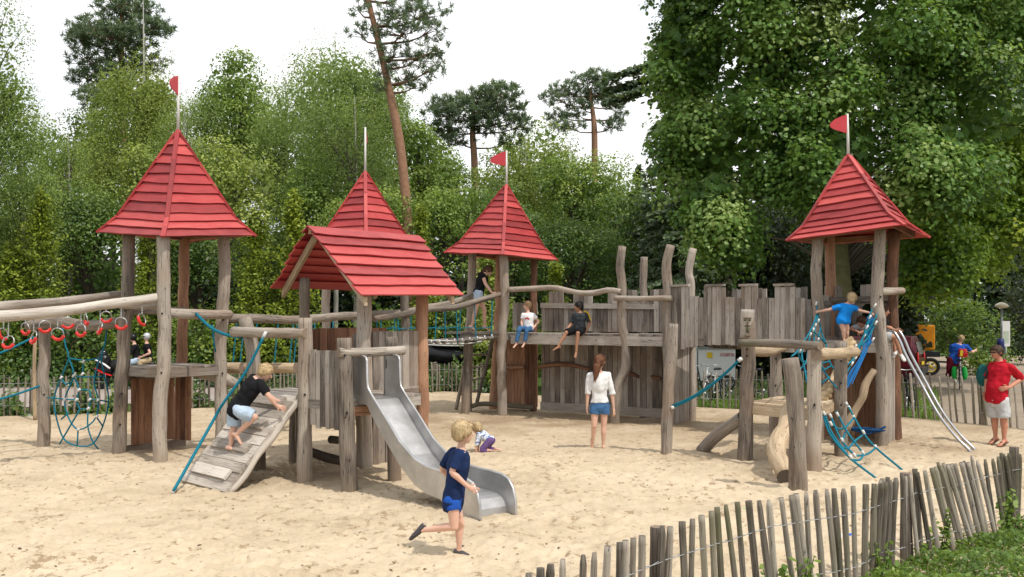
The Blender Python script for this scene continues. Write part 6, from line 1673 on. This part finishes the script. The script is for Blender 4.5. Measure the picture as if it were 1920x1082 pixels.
def broad(label, px, D, yt, yb, wpx, mat='broad', leaf=.15, n=5, rc=.75, dens=1.0, shape='oval', trunk=True, name='broadleaf_tree', group='trees behind the sandpit', bark=None, tr=.16):
    s = FL / D; x = (px - CXP) / s; zt = CH + (600 - yt) / s; zb = max(.4, CH + (600 - yb) / s); rx = wpx / s / 2 * 1.2; rz = (zt - zb) / 2
    c = np.array((x, D, zb + rz)); rad = np.array((rx, max(rx * .8, 1.0), rz))
    t = thing(name, label, 'tree', (x, D, 0), group)
    ells = [(c, rad * .86)] + [(c + rad * np.array([rng.uniform(-.5, .5), rng.uniform(-.4, .2), rng.uniform(-.55, .6)]), rad * rng.uniform(.42, .6)) for _ in range(n)]
    leaf *= .70; N = int(rx * rz * 4 / (leaf * leaf) * 2.7 * dens) + 2000
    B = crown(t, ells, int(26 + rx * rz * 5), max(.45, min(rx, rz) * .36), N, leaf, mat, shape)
    mb = MB(); mb.tube([V(x, D, -.3), V(x + rnd.uniform(-.2, .2), D, zb + rz * .3), V(x, D, zb + rz * 1.3)], [tr, tr * .8, tr * .3], 8, .5, .1, cap=None)
    put('trunk', mb.mesh('trunk', [bark or BARK]), t)
    mb = MB(); limbs(mb, (x, D, zb + rz * .5), [Vector(q[0]) for q in B[:24]], tr * .42)
    put('limbs', mb.mesh('limbs', [bark or BARK]), t)
    return t

def birch(label, px, D, yt, yb, wpx, mat='birch', leaf=.105, dens=1.0, strand=1.5, n=4, lean=0.0, tr=.12, top=None):
    s = FL / D; x = (px - CXP) / s; zt = CH + (600 - yt) / s; zb = max(.6, CH + (600 - yb) / s); rx = wpx / s / 2 * 1.4; rz = (zt - zb) / 2
    c = np.array((x, D, zb + rz)); rad = np.array((rx, max(1.0, rx * .75), rz))
    t = thing('birch_tree', label, 'tree', (x, D, 0), 'trees behind the sandpit')
    ells = [(c, rad * np.array([.72, .72, .95]))] + [(c + rad * np.array([rng.uniform(-.55, .55), rng.uniform(-.4, .2), rng.uniform(-.7, .5)]), rad * np.array([.5, .5, .36]) * rng.uniform(.8, 1.2)) for _ in range(n + 2)]
    leaf *= .68; N = int(rx * rz * 4 / (leaf * leaf) * 3.4 * dens) + 2500
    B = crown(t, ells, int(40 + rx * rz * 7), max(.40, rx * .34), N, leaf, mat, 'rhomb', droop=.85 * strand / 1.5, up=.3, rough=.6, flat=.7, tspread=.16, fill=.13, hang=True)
    mb = MB(); mb.tube([V(x, D, -.3), V(x + lean * .4 + .1, D, zt * .5), V(x + lean, D, (top or zt - .6))], [tr, tr * .7, tr * .12], 7, .5, .08, cap=None)
    put('trunk', mb.mesh('trunk', [BARKB]), t)
    mb = MB()
    for q in B[:40]:
        q = Vector(q[0]); limbs(mb, V(x, D, max(zb, q.z - rx * .9)), [q], tr * .26)
    put('limbs', mb.mesh('limbs', [BARK]), t)
    return t

def pine(label, D, trunk, pads, r0=.2, leaf=.26, group='tall pines'):
    """trunk: survey points; pads: (px, py, width px, height px) flat masses of needles"""
    s = FL / D
    tp = [P(x, y, D) for x, y in trunk]; b = tp[0].copy(); b.z = -.3
    t = thing('pine_tree', label, 'tree', (b.x, D, 0), group)
    mb = MB(); mb.tube([b] + tp, [r0 * 1.15, r0, r0 * .85, r0 * .45], 10, .4, .08, cap=None)
    put('trunk', mb.mesh('trunk', [BARKP]), t)
    mb = MB(); Pp, Nn, To, Ax, Sz = [], [], [], [], []
    cl, _ = crom(tp, .3)
    for (px, py, w, h) in pads:
        c = P(px, py, D); rx, rz = w / s / 2 * 1.05, h / s / 2 * .92; c.y += rnd.uniform(-.5, .5) * rx
        o = min(cl, key=lambda q: (q - c).length + max(0, q.z - c.z + .3) * 2)
        pm = o.lerp(c, .55) - V(0, 0, rz * .5)
        mb.tube([o, pm, c], [r0 * .26, r0 * .17, r0 * .08], 6, .3, .1, cap=None)
        n = max(12, int(rx * rx * 30 + rx * rz * 38))
        d = unit(rng.normal(size=(n, 3))); rr = rng.random((n, 1)) ** .4
        tc = np.array(c) + d * rr * np.array([rx, rx, rz])
        for i in range(0, n, 5): mb.tube([pm.lerp(c, .5), Vector(tc[i])], [r0 * .1, r0 * .04], 4, 1, cap=None)
        k = 15
        dirs = unit(np.repeat(d, k, 0) * .5 + rng.normal(size=(n * k, 3)) * .75 + np.array([0, 0, .45]))
        Pp.append(np.repeat(tc, k, 0) + dirs * leaf * .42 + rng.normal(size=(n * k, 3)) * .03); Ax.append(dirs); Nn.append(rng.normal(size=(n * k, 3)) + np.array([0, -.6, .3]))
        To.append(np.repeat(rng.uniform(.2, .65, n) + d[:, 2] * .18, k) + rng.normal(size=n * k) * .1)
    me = leaves('crown', np.concatenate(Pp), np.concatenate(Nn), leaf * rng.uniform(.7, 1.2, sum(map(len, Pp))), np.concatenate(To), LEAF['pine'], 'needle', np.concatenate(Ax), 0)
    put('crown', me, t); put('limbs', mb.mesh('limbs', [BARKL]), t)
    return t

def sapling(label, px, D, yt, wpx, mat='yellow', leaf=.12, zb=.5, dens=1.0, group='young yellowish trees'):
    s = FL / D; x = (px - CXP) / s; zt = CH + (600 - yt) / s; rx = wpx / s / 2
    t = thing('young_tree', label, 'tree', (x, D, 0), group)
    n = int(330 * dens); h = rng.random(n) ** 1.1; a = rng.uniform(0, 2 * math.pi, n); rr = rx * (1 - h) ** .75 * rng.uniform(.15, 1.45, n) + .04
    tip = np.stack([x + rr * np.cos(a), D + rr * np.sin(a), zb + (zt - zb) * h], 1)
    d = np.stack([np.cos(a), np.sin(a), np.full(n, .9)], 1)
    k = 20; tt = np.tile(np.linspace(-1, .15, k), n)
    p = np.repeat(tip, k, 0) + np.repeat(d, k, 0) * (tt * .38)[:, None] * rx + rng.normal(size=(n * k, 3)) * .075
    tone = np.repeat(rng.uniform(.15, .75, n), k) + tt * .1 + rng.normal(size=n * k) * .15
    put('crown', leaves('crown', p, rng.normal(size=(n * k, 3)) * .6 + np.array([0, -.3, .8]), leaf * rng.uniform(.7, 1.3, n * k), tone, LEAF[mat], 'oval'), t)
    mb = MB(); mb.tube([V(x, D, -.3), V(x + .05, D, zt - .15)], [.05, .01], 6, .5, cap=None)
    for i in range(0, n, 6): mb.tube([V(x, D, tip[i][2] - rr[i] * .9), Vector(tip[i])], [.016, .006], 4, 2, cap=None)
    put('trunk', mb.mesh('trunk', [BARK]), t)
    return t

def bush(label, px, D, yt, wpx, mat='deep', leaf=.13, name='bush', zb=-.1, dens=1.0, depth=1.0, group='bushes behind the sandpit', cat='bush'):
    s = FL / D; x = (px - CXP) / s; zt = CH + (600 - yt) / s; rx = wpx / s / 2
    t = thing(name, label, cat, (x, D, 0), group)
    c = (x, D, (zt + zb) / 2); rad = (rx, depth, (zt - zb) / 2)
    lb = lobes(c, rad, 12)
    nc = int((rx * rad[2] + rx * depth + depth * rad[2]) * 4.2 / .2 * dens) + 10
    cp_, cn = shell(lb, nc); p, nr, tone = clumps(cp_, cn, 14, .45)
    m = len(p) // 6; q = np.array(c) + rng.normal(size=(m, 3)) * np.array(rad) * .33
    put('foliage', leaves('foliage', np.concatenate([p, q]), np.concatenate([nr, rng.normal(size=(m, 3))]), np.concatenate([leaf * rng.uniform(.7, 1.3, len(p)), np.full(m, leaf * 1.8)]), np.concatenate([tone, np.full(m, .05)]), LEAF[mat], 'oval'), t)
    mb = MB()
    for k in range(5): mb.tube([V(x + rnd.uniform(-.1, .1), D, -.2), V(x + rnd.uniform(-.6, .6) * rx, D + rnd.uniform(-.3, .3), zt * rnd.uniform(.6, .9))], [.03, .012], 5, .5, cap=None)
    put('stems', mb.mesh('stems', [BARK]), t)
    return t

def massif(name, label, cat, xs, ys, zs, n, leaf, mat, kind='stuff', shape='oval', up=.5):
    """a hedge or far wood: leaves over a bumpy bank. xs,ys,zs: callables of u in 0..1 for ridge line; depth is .8"""
    u = rng.random(n); v = rng.random(n)
    top = zs(u); x = xs(u) + rng.normal(size=n) * .12; y = ys(u) + (rng.random(n) - .5) * 1.6
    lump = .82 + .25 * np.sin(x * 1.7 + np.sin(x * .6) * 2) * np.sin(x * .9 + 1.3)
    z = -.1 + (top * lump + .1) * v ** .75
    y = y - (1 - v) * .9
    nr = np.stack([rng.normal(size=n) * .7, -1 + v * .7 + rng.normal(size=n) * .5, up + v * .6 + rng.normal(size=n) * .4], 1)
    tone = .38 + .2 * np.sin(x * 2.3 + v * 3) * np.sin(x * .77) + rng.normal(size=n) * .17 + (v - .5) * .2
    o = put(name, leaves(name, np.stack([x, y, z], 1), nr, leaf * rng.uniform(.6, 1.35, n), tone, LEAF[mat], shape))
    tag(o, label, cat, kind=kind); return o
# ---- left and centre, from the back forward
pine('dark pine topping out behind the birches at upper left', 50, [(232, 700), (232, 300), (228, 120), (228, 5)],
     [(225, 10, 110, 50), (262, 22, 90, 40), (190, 50, 130, 46), (280, 55, 100, 36), (165, 78, 80, 40), (225, 75, 150, 50), (170, 112, 90, 60), (250, 108, 120, 50), (160, 146, 60, 40), (215, 140, 110, 50), (235, 175, 150, 60), (190, 190, 90, 50), (300, 48, 50, 26)], .2, .30)
pine('tall leaning pine with bare orange trunk and one sided crown', 33.5, [(776, 640), (757, 330), (728, 160), (683, -30)],
     [(705, -30, 110, 60), (770, -15, 130, 60), (800, 20, 110, 50), (745, 25, 120, 56), (815, 60, 60, 36), (765, 62, 120, 50), (700, 52, 60, 40), (790, 100, 90, 44), (740, 98, 90, 50), (812, 130, 60, 34), (765, 135, 100, 50), (725, 130, 50, 40), (672, 60, 50, 40), (668, 15, 50, 30), (780, 158, 60, 20), (720, 165, 36, 18), (826, 92, 40, 40)], .185, .20)
pine('spreading pine with dark flat crown and orange trunk in the middle', 50, [(893, 640), (890, 330), (886, 250), (889, 196)],
     [(890, 185, 90, 40), (845, 196, 90, 34), (940, 180, 90, 36), (825, 215, 70, 30), (885, 215, 110, 38), (950, 205, 90, 40), (835, 240, 80, 34), (920, 236, 90, 40), (970, 220, 50, 30), (862, 262, 60, 26), (935, 165, 50, 24), (985, 235, 34, 30), (960, 262, 50, 30)], .2, .30)
pine('open airy pine with branching orange limbs against the white sky', 55, [(1115, 640), (1115, 300), (1113, 225), (1105, 170)],
     [(1100, 148, 80, 32), (1060, 165, 70, 30), (1140, 165, 70, 32), (1040, 185, 60, 28), (1155, 190, 60, 34), (1110, 172, 90, 30), (1045, 215, 60, 28), (1090, 196, 60, 24), (1165, 215, 40, 26), (1065, 240, 70, 26), (1150, 235, 60, 22), (1120, 140, 50, 20), (1080, 215, 40, 18)], .2, .27)
birch('tall weeping birch filling the far left edge', -12, 33, -90, 350, 165, 'birch', .11, 1.0, 1.8)
birch('slim airy birch left of the yellow birch', 128, 38, 225, 540, 130, 'birch', .11, .7, 1.5)
birch('lower weeping birch beneath the far left edge', 40, 35, 250, 580, 165, 'birch', .115, .9, 1.5)
birch('yellowish birch with white bare top before the dark pine', 268, 42, 55, 440, 190, 'birchy', .13, .85, 1.5, top=17.5)
birch('dense birch with drooping crown right behind the left spire flag', 345, 39, 170, 480, 150, 'birch', .12, .9, 1.4)
broad('green round topped tree left of the big weeping birch', 452, 46, 95, 400, 150, 'broad', .19, 5, .8)
birch('big weeping birch in the middle left of the leaning pine', 628, 41, 30, 380, 235, 'birch', .12, 1.05, 1.7, 5)
birch('weeping birch lower in front of the big birch behind the hut', 665, 37, 150, 470, 200, 'birch', .115, 1.0, 1.6, 5)
broad('light green layered tree right beside the left spire roof', 425, 33, 228, 500, 185, 'birchy', .16, 6, .6)
broad('yellow green shrubby tree left behind the left spire roof', 285, 34, 262, 500, 120, 'birchy', .16, 5, .6)
for lab_, px_0, D_0, y0_, y1_, w_ in (('full green tree in the back row right of the left spire flag', 440, 51, 112, 470, 190), ('tall full tree in the back row left of the leaning pine', 590, 50, 72, 470, 190), ('full tree in the back row behind the leaning pine trunk', 700, 51, 120, 470, 170),
                                     ('full tree in the back row behind the left spire', 300, 52, 165, 480, 170), ('full tree in the back row at the far left', 70, 50, 215, 520, 170), ('full tree in the back row behind the first gap', 180, 52, 205, 500, 150), ('full tree in the back row between the two middle pines', 980, 53, 240, 500, 190), ('full tree in the back row left of the middle pine', 800, 52, 218, 480, 140), ('full tree in the back row right of the open pine', 1120, 52, 255, 520, 170)):
    broad(lab_, px_0, D_0, y0_, y1_, w_, 'broad', .19, 6, .8)
birch('pale birch between the dark pine and the round topped tree', 385, 45, 150, 430, 120, 'birch', .105, 1.0, 1.3)
birch('airy birch top at the left of the leaning pine trunk', 715, 44, 130, 430, 110, 'birch', .105, 1.0, 1.3)
broad('rounded mid green tree low between left birches', 120, 40, 330, 600, 130, 'broad', .15, 5, .7)
broad('green tree filling the gap right of the leaning pine', 870, 46, 290, 480, 120, 'broad', .16, 5, .7)
broad('light green tree before the open airy pine', 1030, 46, 285, 480, 120, 'birchy', .15, 5, .7)
broad('tall dull green tree behind the left spire', 210, 44, 150, 440, 120, 'broad', .15, 5, .7)
birch('dense birch filling the gap between round tree and big birch', 535, 43, 120, 440, 120, 'birch', .105, 1.0, 1.3)
broad('dull green bushy tree between the left spire and the hut', 565, 36, 300, 540, 150, 'broad', .16, 5, .65)
broad('leafy green tree rising right behind the leaning pine trunk', 800, 43, 215, 470, 130, 'broad', .18, 5, .75)
broad('bushy tree directly behind the second spire', 690, 34, 318, 560, 200, 'broad', .15, 5, .6)
birch('pale green birch behind the middle flag', 985, 44, 235, 460, 150, 'birchy', .13, .9, 1.3)
broad('mid green tree right of the middle spire', 1090, 42, 262, 520, 180, 'broad', .18, 6, .75)
broad('green bush like tree left of the middle spire', 830, 36, 340, 580, 170, 'broad', .16, 5, .65)
broad('darker tree low behind the middle spire', 960, 38, 350, 580, 150, 'deep', .17, 5, .7)
broad('dark tree beside the plane tree in the gap', 1160, 40, 315, 600, 160, 'deep', .17, 5, .7)
broad('dark green tree low behind the gallery posts', 1075, 37, 400, 620, 190, 'deep', .16, 5, .65)
broad('shaded tree at the left behind the log portal', 170, 37, 330, 640, 190, 'deep', .17, 5, .7)
broad('shaded tree behind the posts of the left tower', 370, 38, 400, 650, 180, 'deep', .17, 5, .7)
broad('shaded tree low at the far left edge', 0, 38, 380, 640, 170, 'deep', .17, 5, .7)
broad('shaded tree between the left tower and the hut', 520, 40, 410, 640, 180, 'deep', .17, 5, .7)
sapling('tall narrow yellow sapling at the far left', 75, 33.6, 352, 135, 'yellow')
sapling('broad yellow green young tree behind the log portal', 20, 33.4, 455, 140, 'yellow', dens=.9)
sapling('young yellow green tree seen through the left tower posts', 275, 34, 440, 150, 'yellow')
sapling('bright young tree right of the left tower', 478, 32.5, 395, 130, 'yellow', dens=1.1)
sapling('yellow tipped young tree left above the hut roof', 550, 32.5, 360, 110, 'yellow')
sapling('small young tree between second and middle spires', 790, 33, 385, 80, 'yellow', dens=.7)
sapling('small sapling right of the middle tower posts', 1042, 31, 492, 66, 'yellow', dens=.5)
sapling('young tree behind the woman in the black top', 912, 30, 470, 110, 'birchy', dens=.8)
for lab, px, D, yt, w, m in (('rhododendron bush behind the hanging rings', 110, 33, 548, 260, 'deep'), ('leafy bush behind the motorcyclists', 290, 34, 560, 220, 'broad'), ('bush below the long handrail left of the ramp post', 400, 33, 580, 190, 'broad'), ('bush behind the hanging log steps', 540, 33, 560, 170, 'deep'),
                            ('bush at the far left edge behind the rings', -30, 33, 560, 220, 'broad'), ('bush behind the rope bridge left part', 700, 33, 560, 150, 'broad'), ('bush behind the rope bridge right part', 830, 34, 545, 170, 'deep'), ('bush in the gap left of the seated girl', 965, 32, 560, 140, 'broad')):
    bush(lab, px, D, yt, w, m)
massif('hedge', 'low clipped ivy hedge along the far side of the road at left', 'hedge', lambda u: -26 + 24 * u, lambda u: 33 + 0 * u, lambda u: 1.15 + 0 * u, 15000, .14, 'ivy', None)
massif('hedge', 'ragged low hedge behind the black boat and fence', 'hedge', lambda u: -7 + 7 * u, lambda u: 30.2 + 0 * u, lambda u: .75 + 0 * u, 3500, .13, 'ivy', None)
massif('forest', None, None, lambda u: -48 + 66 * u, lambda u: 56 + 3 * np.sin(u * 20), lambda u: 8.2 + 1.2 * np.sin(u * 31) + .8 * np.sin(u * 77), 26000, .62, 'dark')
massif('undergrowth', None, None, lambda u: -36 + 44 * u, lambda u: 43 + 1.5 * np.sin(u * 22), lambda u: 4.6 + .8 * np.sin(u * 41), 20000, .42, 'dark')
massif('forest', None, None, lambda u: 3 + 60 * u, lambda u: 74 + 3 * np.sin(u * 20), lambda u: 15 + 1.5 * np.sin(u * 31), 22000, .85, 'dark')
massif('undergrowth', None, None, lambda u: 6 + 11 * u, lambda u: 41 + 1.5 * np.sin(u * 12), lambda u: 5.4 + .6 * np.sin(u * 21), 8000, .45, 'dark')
# weeds along the back fence and the near bank
def fringe(px0, px1, off, n, h, mat, leaf):
    px = rng.uniform(px0, px1, n); D = fenceD(px) + off + rng.normal(size=n) * .25; x = (px - CXP) / FL * D
    z = np.abs(rng.normal(size=n)) * h * (.6 + .5 * np.sin(px * .09))
    o = put('ground_cover', leaves('ground_cover', np.stack([x, D, z], 1), rng.normal(size=(n, 3)) * .6 + np.array([0, -.5, .8]), leaf * rng.uniform(.6, 1.3, n), rng.uniform(.2, .9, n), LEAF[mat], 'oval')); tag(o, kind='stuff')
fringe(-60, 220, .45, 2600, .28, 'ivy', .12); fringe(150, 215, .5, 500, .55, 'weed', .11); fringe(330, 560, .5, 2200, .30, 'ivy', .12); fringe(795, 905, .6, 1600, .40, 'ivy', .12)

def grassblades(name, n, xf, yf, hmin, hmax, mat, w=.012):
    x, y = xf, yf; L = rng.uniform(hmin, hmax, n)
    p = np.stack([x, y, L * .45 - .08], 1); ax = unit(rng.normal(size=(n, 3)) * np.array([.35, .35, .1]) + np.array([0, 0, 1]))
    o = put(name, leaves(name, p, rng.normal(size=(n, 3)) + np.array([0, -.5, .2]), L, rng.uniform(.2, .8, n), LEAF[mat], 'needle', ax, 0)); tag(o, kind='stuff'); return o
n = 9000; px = rng.uniform(1290, 1760, n); D = fenceD(px) + .2 + rng.random(n) ** 1.5 * 9
grassblades('grass', n, (px - CXP) / FL * D, D, .10, .28, 'weed')

def litter():
    V_ = SANDV.reshape(-1, 3); ok = (V_[:, 1] > 6.5); V_ = V_[ok]; n = 1500
    w = 1 / np.ones(len(V_)); k = rng.integers(0, len(V_), n * 3); p = V_[k]
    near = np.sin(p[:, 0] * 1.3 + 2) * np.sin(p[:, 1] * .9) + rng.normal(size=len(p)) * .8 > .5
    p = p[near][:n] + np.array([0, 0, .008]); m = len(p)
    o = put('leaf_litter', leaves('leaf_litter', p, rng.normal(size=(m, 3)) * .25 + np.array([0, 0, 1]), rng.uniform(.012, .05, m), rng.random(m), leafmat('dry_leaf', (.05, .03, .015), (.14, .085, .04), (.26, .19, .08), .1), 'oval')); tag(o, kind='stuff')
litter()

def bank():
    n = 30000; px = rng.uniform(1330, 2250, n); Dn = nearD(px)
    back = np.clip((px - 1330) / 260, 0.15, 1.25); d = rng.random(n) ** 1.3 * 2.8
    D = Dn - .10 - d * back; x = (px - CXP) / FL * D
    # only the plants' tops: height falls off towards the left end of the bank
    H_ = np.clip((px - 1380) / 300, .12, 1) * (.165 + .09 * np.sin(x * 5.1) * np.sin(D * 4.3)) + .04
    z = H_ * rng.random(n) ** .45
    p = np.stack([x, D, z], 1); nr = rng.normal(size=(n, 3)) * .55 + np.array([0, -.15, .9])
    tone = .35 + .25 * np.sin(x * 3.7) * np.sin(D * 3.1) + rng.normal(size=n) * .2 + z * .6
    o = put('ground_cover', leaves('ground_cover', p, nr, .036 * rng.uniform(.6, 1.6, n), tone, LEAF['weed'], 'oval')); tag(o, kind='stuff')
    m = 2600; px = rng.uniform(1380, 2200, m); D = nearD(px) - .05 - rng.random(m) * 1.6
    grassblades('grass', m, (px - CXP) / FL * D, D, .10, .30, 'weed')
bank()
for lab, px, off, h in (('leafy weed sprig before the near fence left of the split post', 1462, .08, .34), ('leafy weed sprig before the near fence under the split post', 1500, .10, .40), ('weed sprig before the near fence right of the pool toy', 1655, .12, .36), ('taller weed beside the leaning pickets at lower right', 1762, .12, .42), ('tall weed at the far lower right corner', 1885, .15, .45)):
    D = float(nearD(px)) - off; x = (px - CXP) / FL * D
    t = thing('weed', lab, 'plant', (x, D, 0), 'weeds along the near fence')
    mb = MB(); Pp = []
    for k in range(7):
        tip = V(x + rnd.uniform(-.16, .16), D + rnd.uniform(-.1, .1), h * rnd.uniform(.7, 1.15)); mb.tube([V(x, D, -.05), tip], [.005, .003], 4, .2, cap=None)
        for q in np.linspace(.25, 1, 12): Pp.append(V(x, D, -.05).lerp(tip, q) + V(rnd.uniform(-.03, .03), rnd.uniform(-.03, .03), 0))
    put('stem', mb.mesh('stem', [MATS['weed_leaf']]), t)
    Pp = np.array([list(q) for q in Pp]); put('leaf_spray', leaves('leaf_spray', Pp, rng.normal(size=(len(Pp), 3)) * .6 + np.array([0, -.3, .8]), .06 * rng.uniform(.6, 1.4, len(Pp)), rng.uniform(.4, 1, len(Pp)), LEAF['weed'], 'oval'), t)
# ---- the big plane tree and its neighbours on the right
def plane(label, base, r0, lbs, nb, n, leaf, mat, scale=1.0, bark=BARKM, name='plane_tree', shape='lobed', droop=.45):
    t = thing(name, label, 'tree', (base[0], base[1], 0), 'big trees on the right')
    B = crown(t, lbs, nb, scale, n, leaf, mat, shape, droop=droop, up=.5, rough=.42, flat=.62, tspread=.23, fill=.09, fold=.16, hang=True)
    top = max(c[2] for c, _ in lbs)
    mb = MB(); mb.tube([V(base[0], base[1], -.3), V(base[0] + .1, base[1], 3), V(base[0], base[1] + .2, 6), V(base[0], base[1] + .5, top)], [r0 * 1.15, r0, r0 * .8, r0 * .25], 14, .3, .12, cap=None)
    put('trunk', mb.mesh('trunk', [bark]), t)
    mb = MB()
    for q in B[:60]:
        q = Vector(q[0]); limbs(mb, (base[0], base[1], max(3.2, min(q.z - 1.0, top - 1))), [q - V(0, 0, .1)], r0 * .2)
    put('limbs', mb.mesh('limbs', [BARK]), t)
    return t
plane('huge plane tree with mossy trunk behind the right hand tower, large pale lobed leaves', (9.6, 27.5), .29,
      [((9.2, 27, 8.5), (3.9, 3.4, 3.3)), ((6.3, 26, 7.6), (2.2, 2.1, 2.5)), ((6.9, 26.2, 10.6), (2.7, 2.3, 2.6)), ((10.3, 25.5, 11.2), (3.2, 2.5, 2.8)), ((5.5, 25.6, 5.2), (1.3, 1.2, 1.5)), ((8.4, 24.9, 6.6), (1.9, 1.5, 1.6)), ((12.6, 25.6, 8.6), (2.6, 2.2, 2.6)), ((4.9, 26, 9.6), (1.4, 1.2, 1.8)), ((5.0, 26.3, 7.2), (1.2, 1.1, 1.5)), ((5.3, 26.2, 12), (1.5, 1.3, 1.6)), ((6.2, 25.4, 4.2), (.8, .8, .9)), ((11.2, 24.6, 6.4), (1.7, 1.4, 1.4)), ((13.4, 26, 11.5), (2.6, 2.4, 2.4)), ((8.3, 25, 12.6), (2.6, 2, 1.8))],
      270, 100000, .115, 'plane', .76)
plane('bright low hanging plane tree above the orange trailer at the right', (12.4, 36.5), .22,
      [((13.6, 28, 5.8), (2.9, 2.2, 2.3)), ((12.2, 26.8, 4.2), (1.7, 1.4, 1.5)), ((14.4, 27.6, 5.3), (1.6, 1.4, 1.3)), ((12.6, 26.8, 4.2), (1.3, 1.1, .9)), ((15.6, 28, 7.2), (2.2, 1.8, 1.6)), ((12.0, 26.9, 3.7), (.9, .8, .7))],
      120, 34000, .115, 'planey', .68)
plane('dark fine leaved tree filling the upper right corner', (23.5, 39), .3,
      [((18.3, 34, 10), (4.4, 3, 4.2)), ((16.6, 33, 13), (3.2, 2.4, 2.6)), ((20, 34, 14), (3.6, 2.4, 3)), ((14.5, 33.5, 15.5), (3, 2.2, 2)), ((19.5, 33, 6.6), (2.6, 2, 2.2))],
      120, 42000, .11, 'deep', 1.0, name='broadleaf_tree', bark=BARK, shape='oval')
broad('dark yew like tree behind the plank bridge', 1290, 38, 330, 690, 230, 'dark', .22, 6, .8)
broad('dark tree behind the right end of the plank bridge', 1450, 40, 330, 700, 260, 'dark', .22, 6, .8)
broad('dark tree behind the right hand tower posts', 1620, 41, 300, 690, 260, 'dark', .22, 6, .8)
bush('dark bushes behind the cyclist at the right', 1800, 44, 545, 200, 'deep', depth=1.6); bush('shaded bush behind the street lamp', 1935, 48, 500, 130, 'dark', depth=1.6); bush('low green bush right of the cyclist', 1840, 39, 655, 90, 'broad', depth=.8)
bt = thing('tree_trunk', 'thin dark trunk standing behind the plank bridge left of the mossy one', 'tree', (7.9, 34, 0))
MB().tube([V(7.9, 34, -.3), V(7.9, 34, 4), V(7.8, 34, 7)], [.24, .2, .16], 10, .3, .1, cap=None).build('trunk', [BARK], bt)
# spruce at the left edge of the plane tree
spt = thing('spruce_tree', 'dark spruce with drooping branch poking left beside the big plane tree', 'tree', (6.3, 34, 0), 'big trees on the right')
MB().tube([V(6.3, 34, -.3), V(6.3, 34, 18)], [.25, .06], 8, 1, cap=None).build('trunk', [BARK], spt)
Pp, Nn, Ax, To = [], [], [], []; mb = MB()
for z in np.arange(3.5, 17.5, .42):
    for k in range(7):
        a = rnd.uniform(0, 2 * math.pi); L = (18.4 - z) * .125 * rnd.uniform(.7, 1.1) + .3
        if 11.0 < z < 12.2 and k < 3: a = math.pi + rnd.uniform(-.25, .1); L = 3.0
        d = V(math.cos(a), math.sin(a), -.28); b = V(6.3, 34, z); e = b + d * L; mb.tube([b, b + d * L * .6 + V(0, 0, -.04), e], [.035, .012], 5, .4, cap=None)
        m = int(60 * L); t_ = rng.random(m) ** .8; c = np.array(b)[None] + np.array(d)[None] * (t_ * L)[:, None]
        side = np.array([-d.y, d.x, 0]); sp_ = rng.normal(size=m)[:, None] * side * (.32 * (1 - t_) + .06)[:, None]
        p = c + sp_ + np.array([0, 0, -1]) * np.abs(rng.normal(size=(m, 1))) * .12
        Pp.append(p); Ax.append(np.tile(np.array(d), (m, 1)) + rng.normal(size=(m, 3)) * .5 + sp_); Nn.append(rng.normal(size=(m, 3)) * .5 + np.array([0, -.3, .8])); To.append(rng.uniform(.15, .75, m))
mb.build('limbs', [BARK], spt)
put('crown', leaves('crown', np.concatenate(Pp), np.concatenate(Nn), .26, np.concatenate(To), LEAF['pine'], 'rhomb', np.concatenate(Ax), 0), spt)

bpy.data.objects.remove(TOB[0]); bpy.data.scenes.remove(TMP)
for me in [m for m in bpy.data.meshes if m.users == 0]: bpy.data.meshes.remove(me)
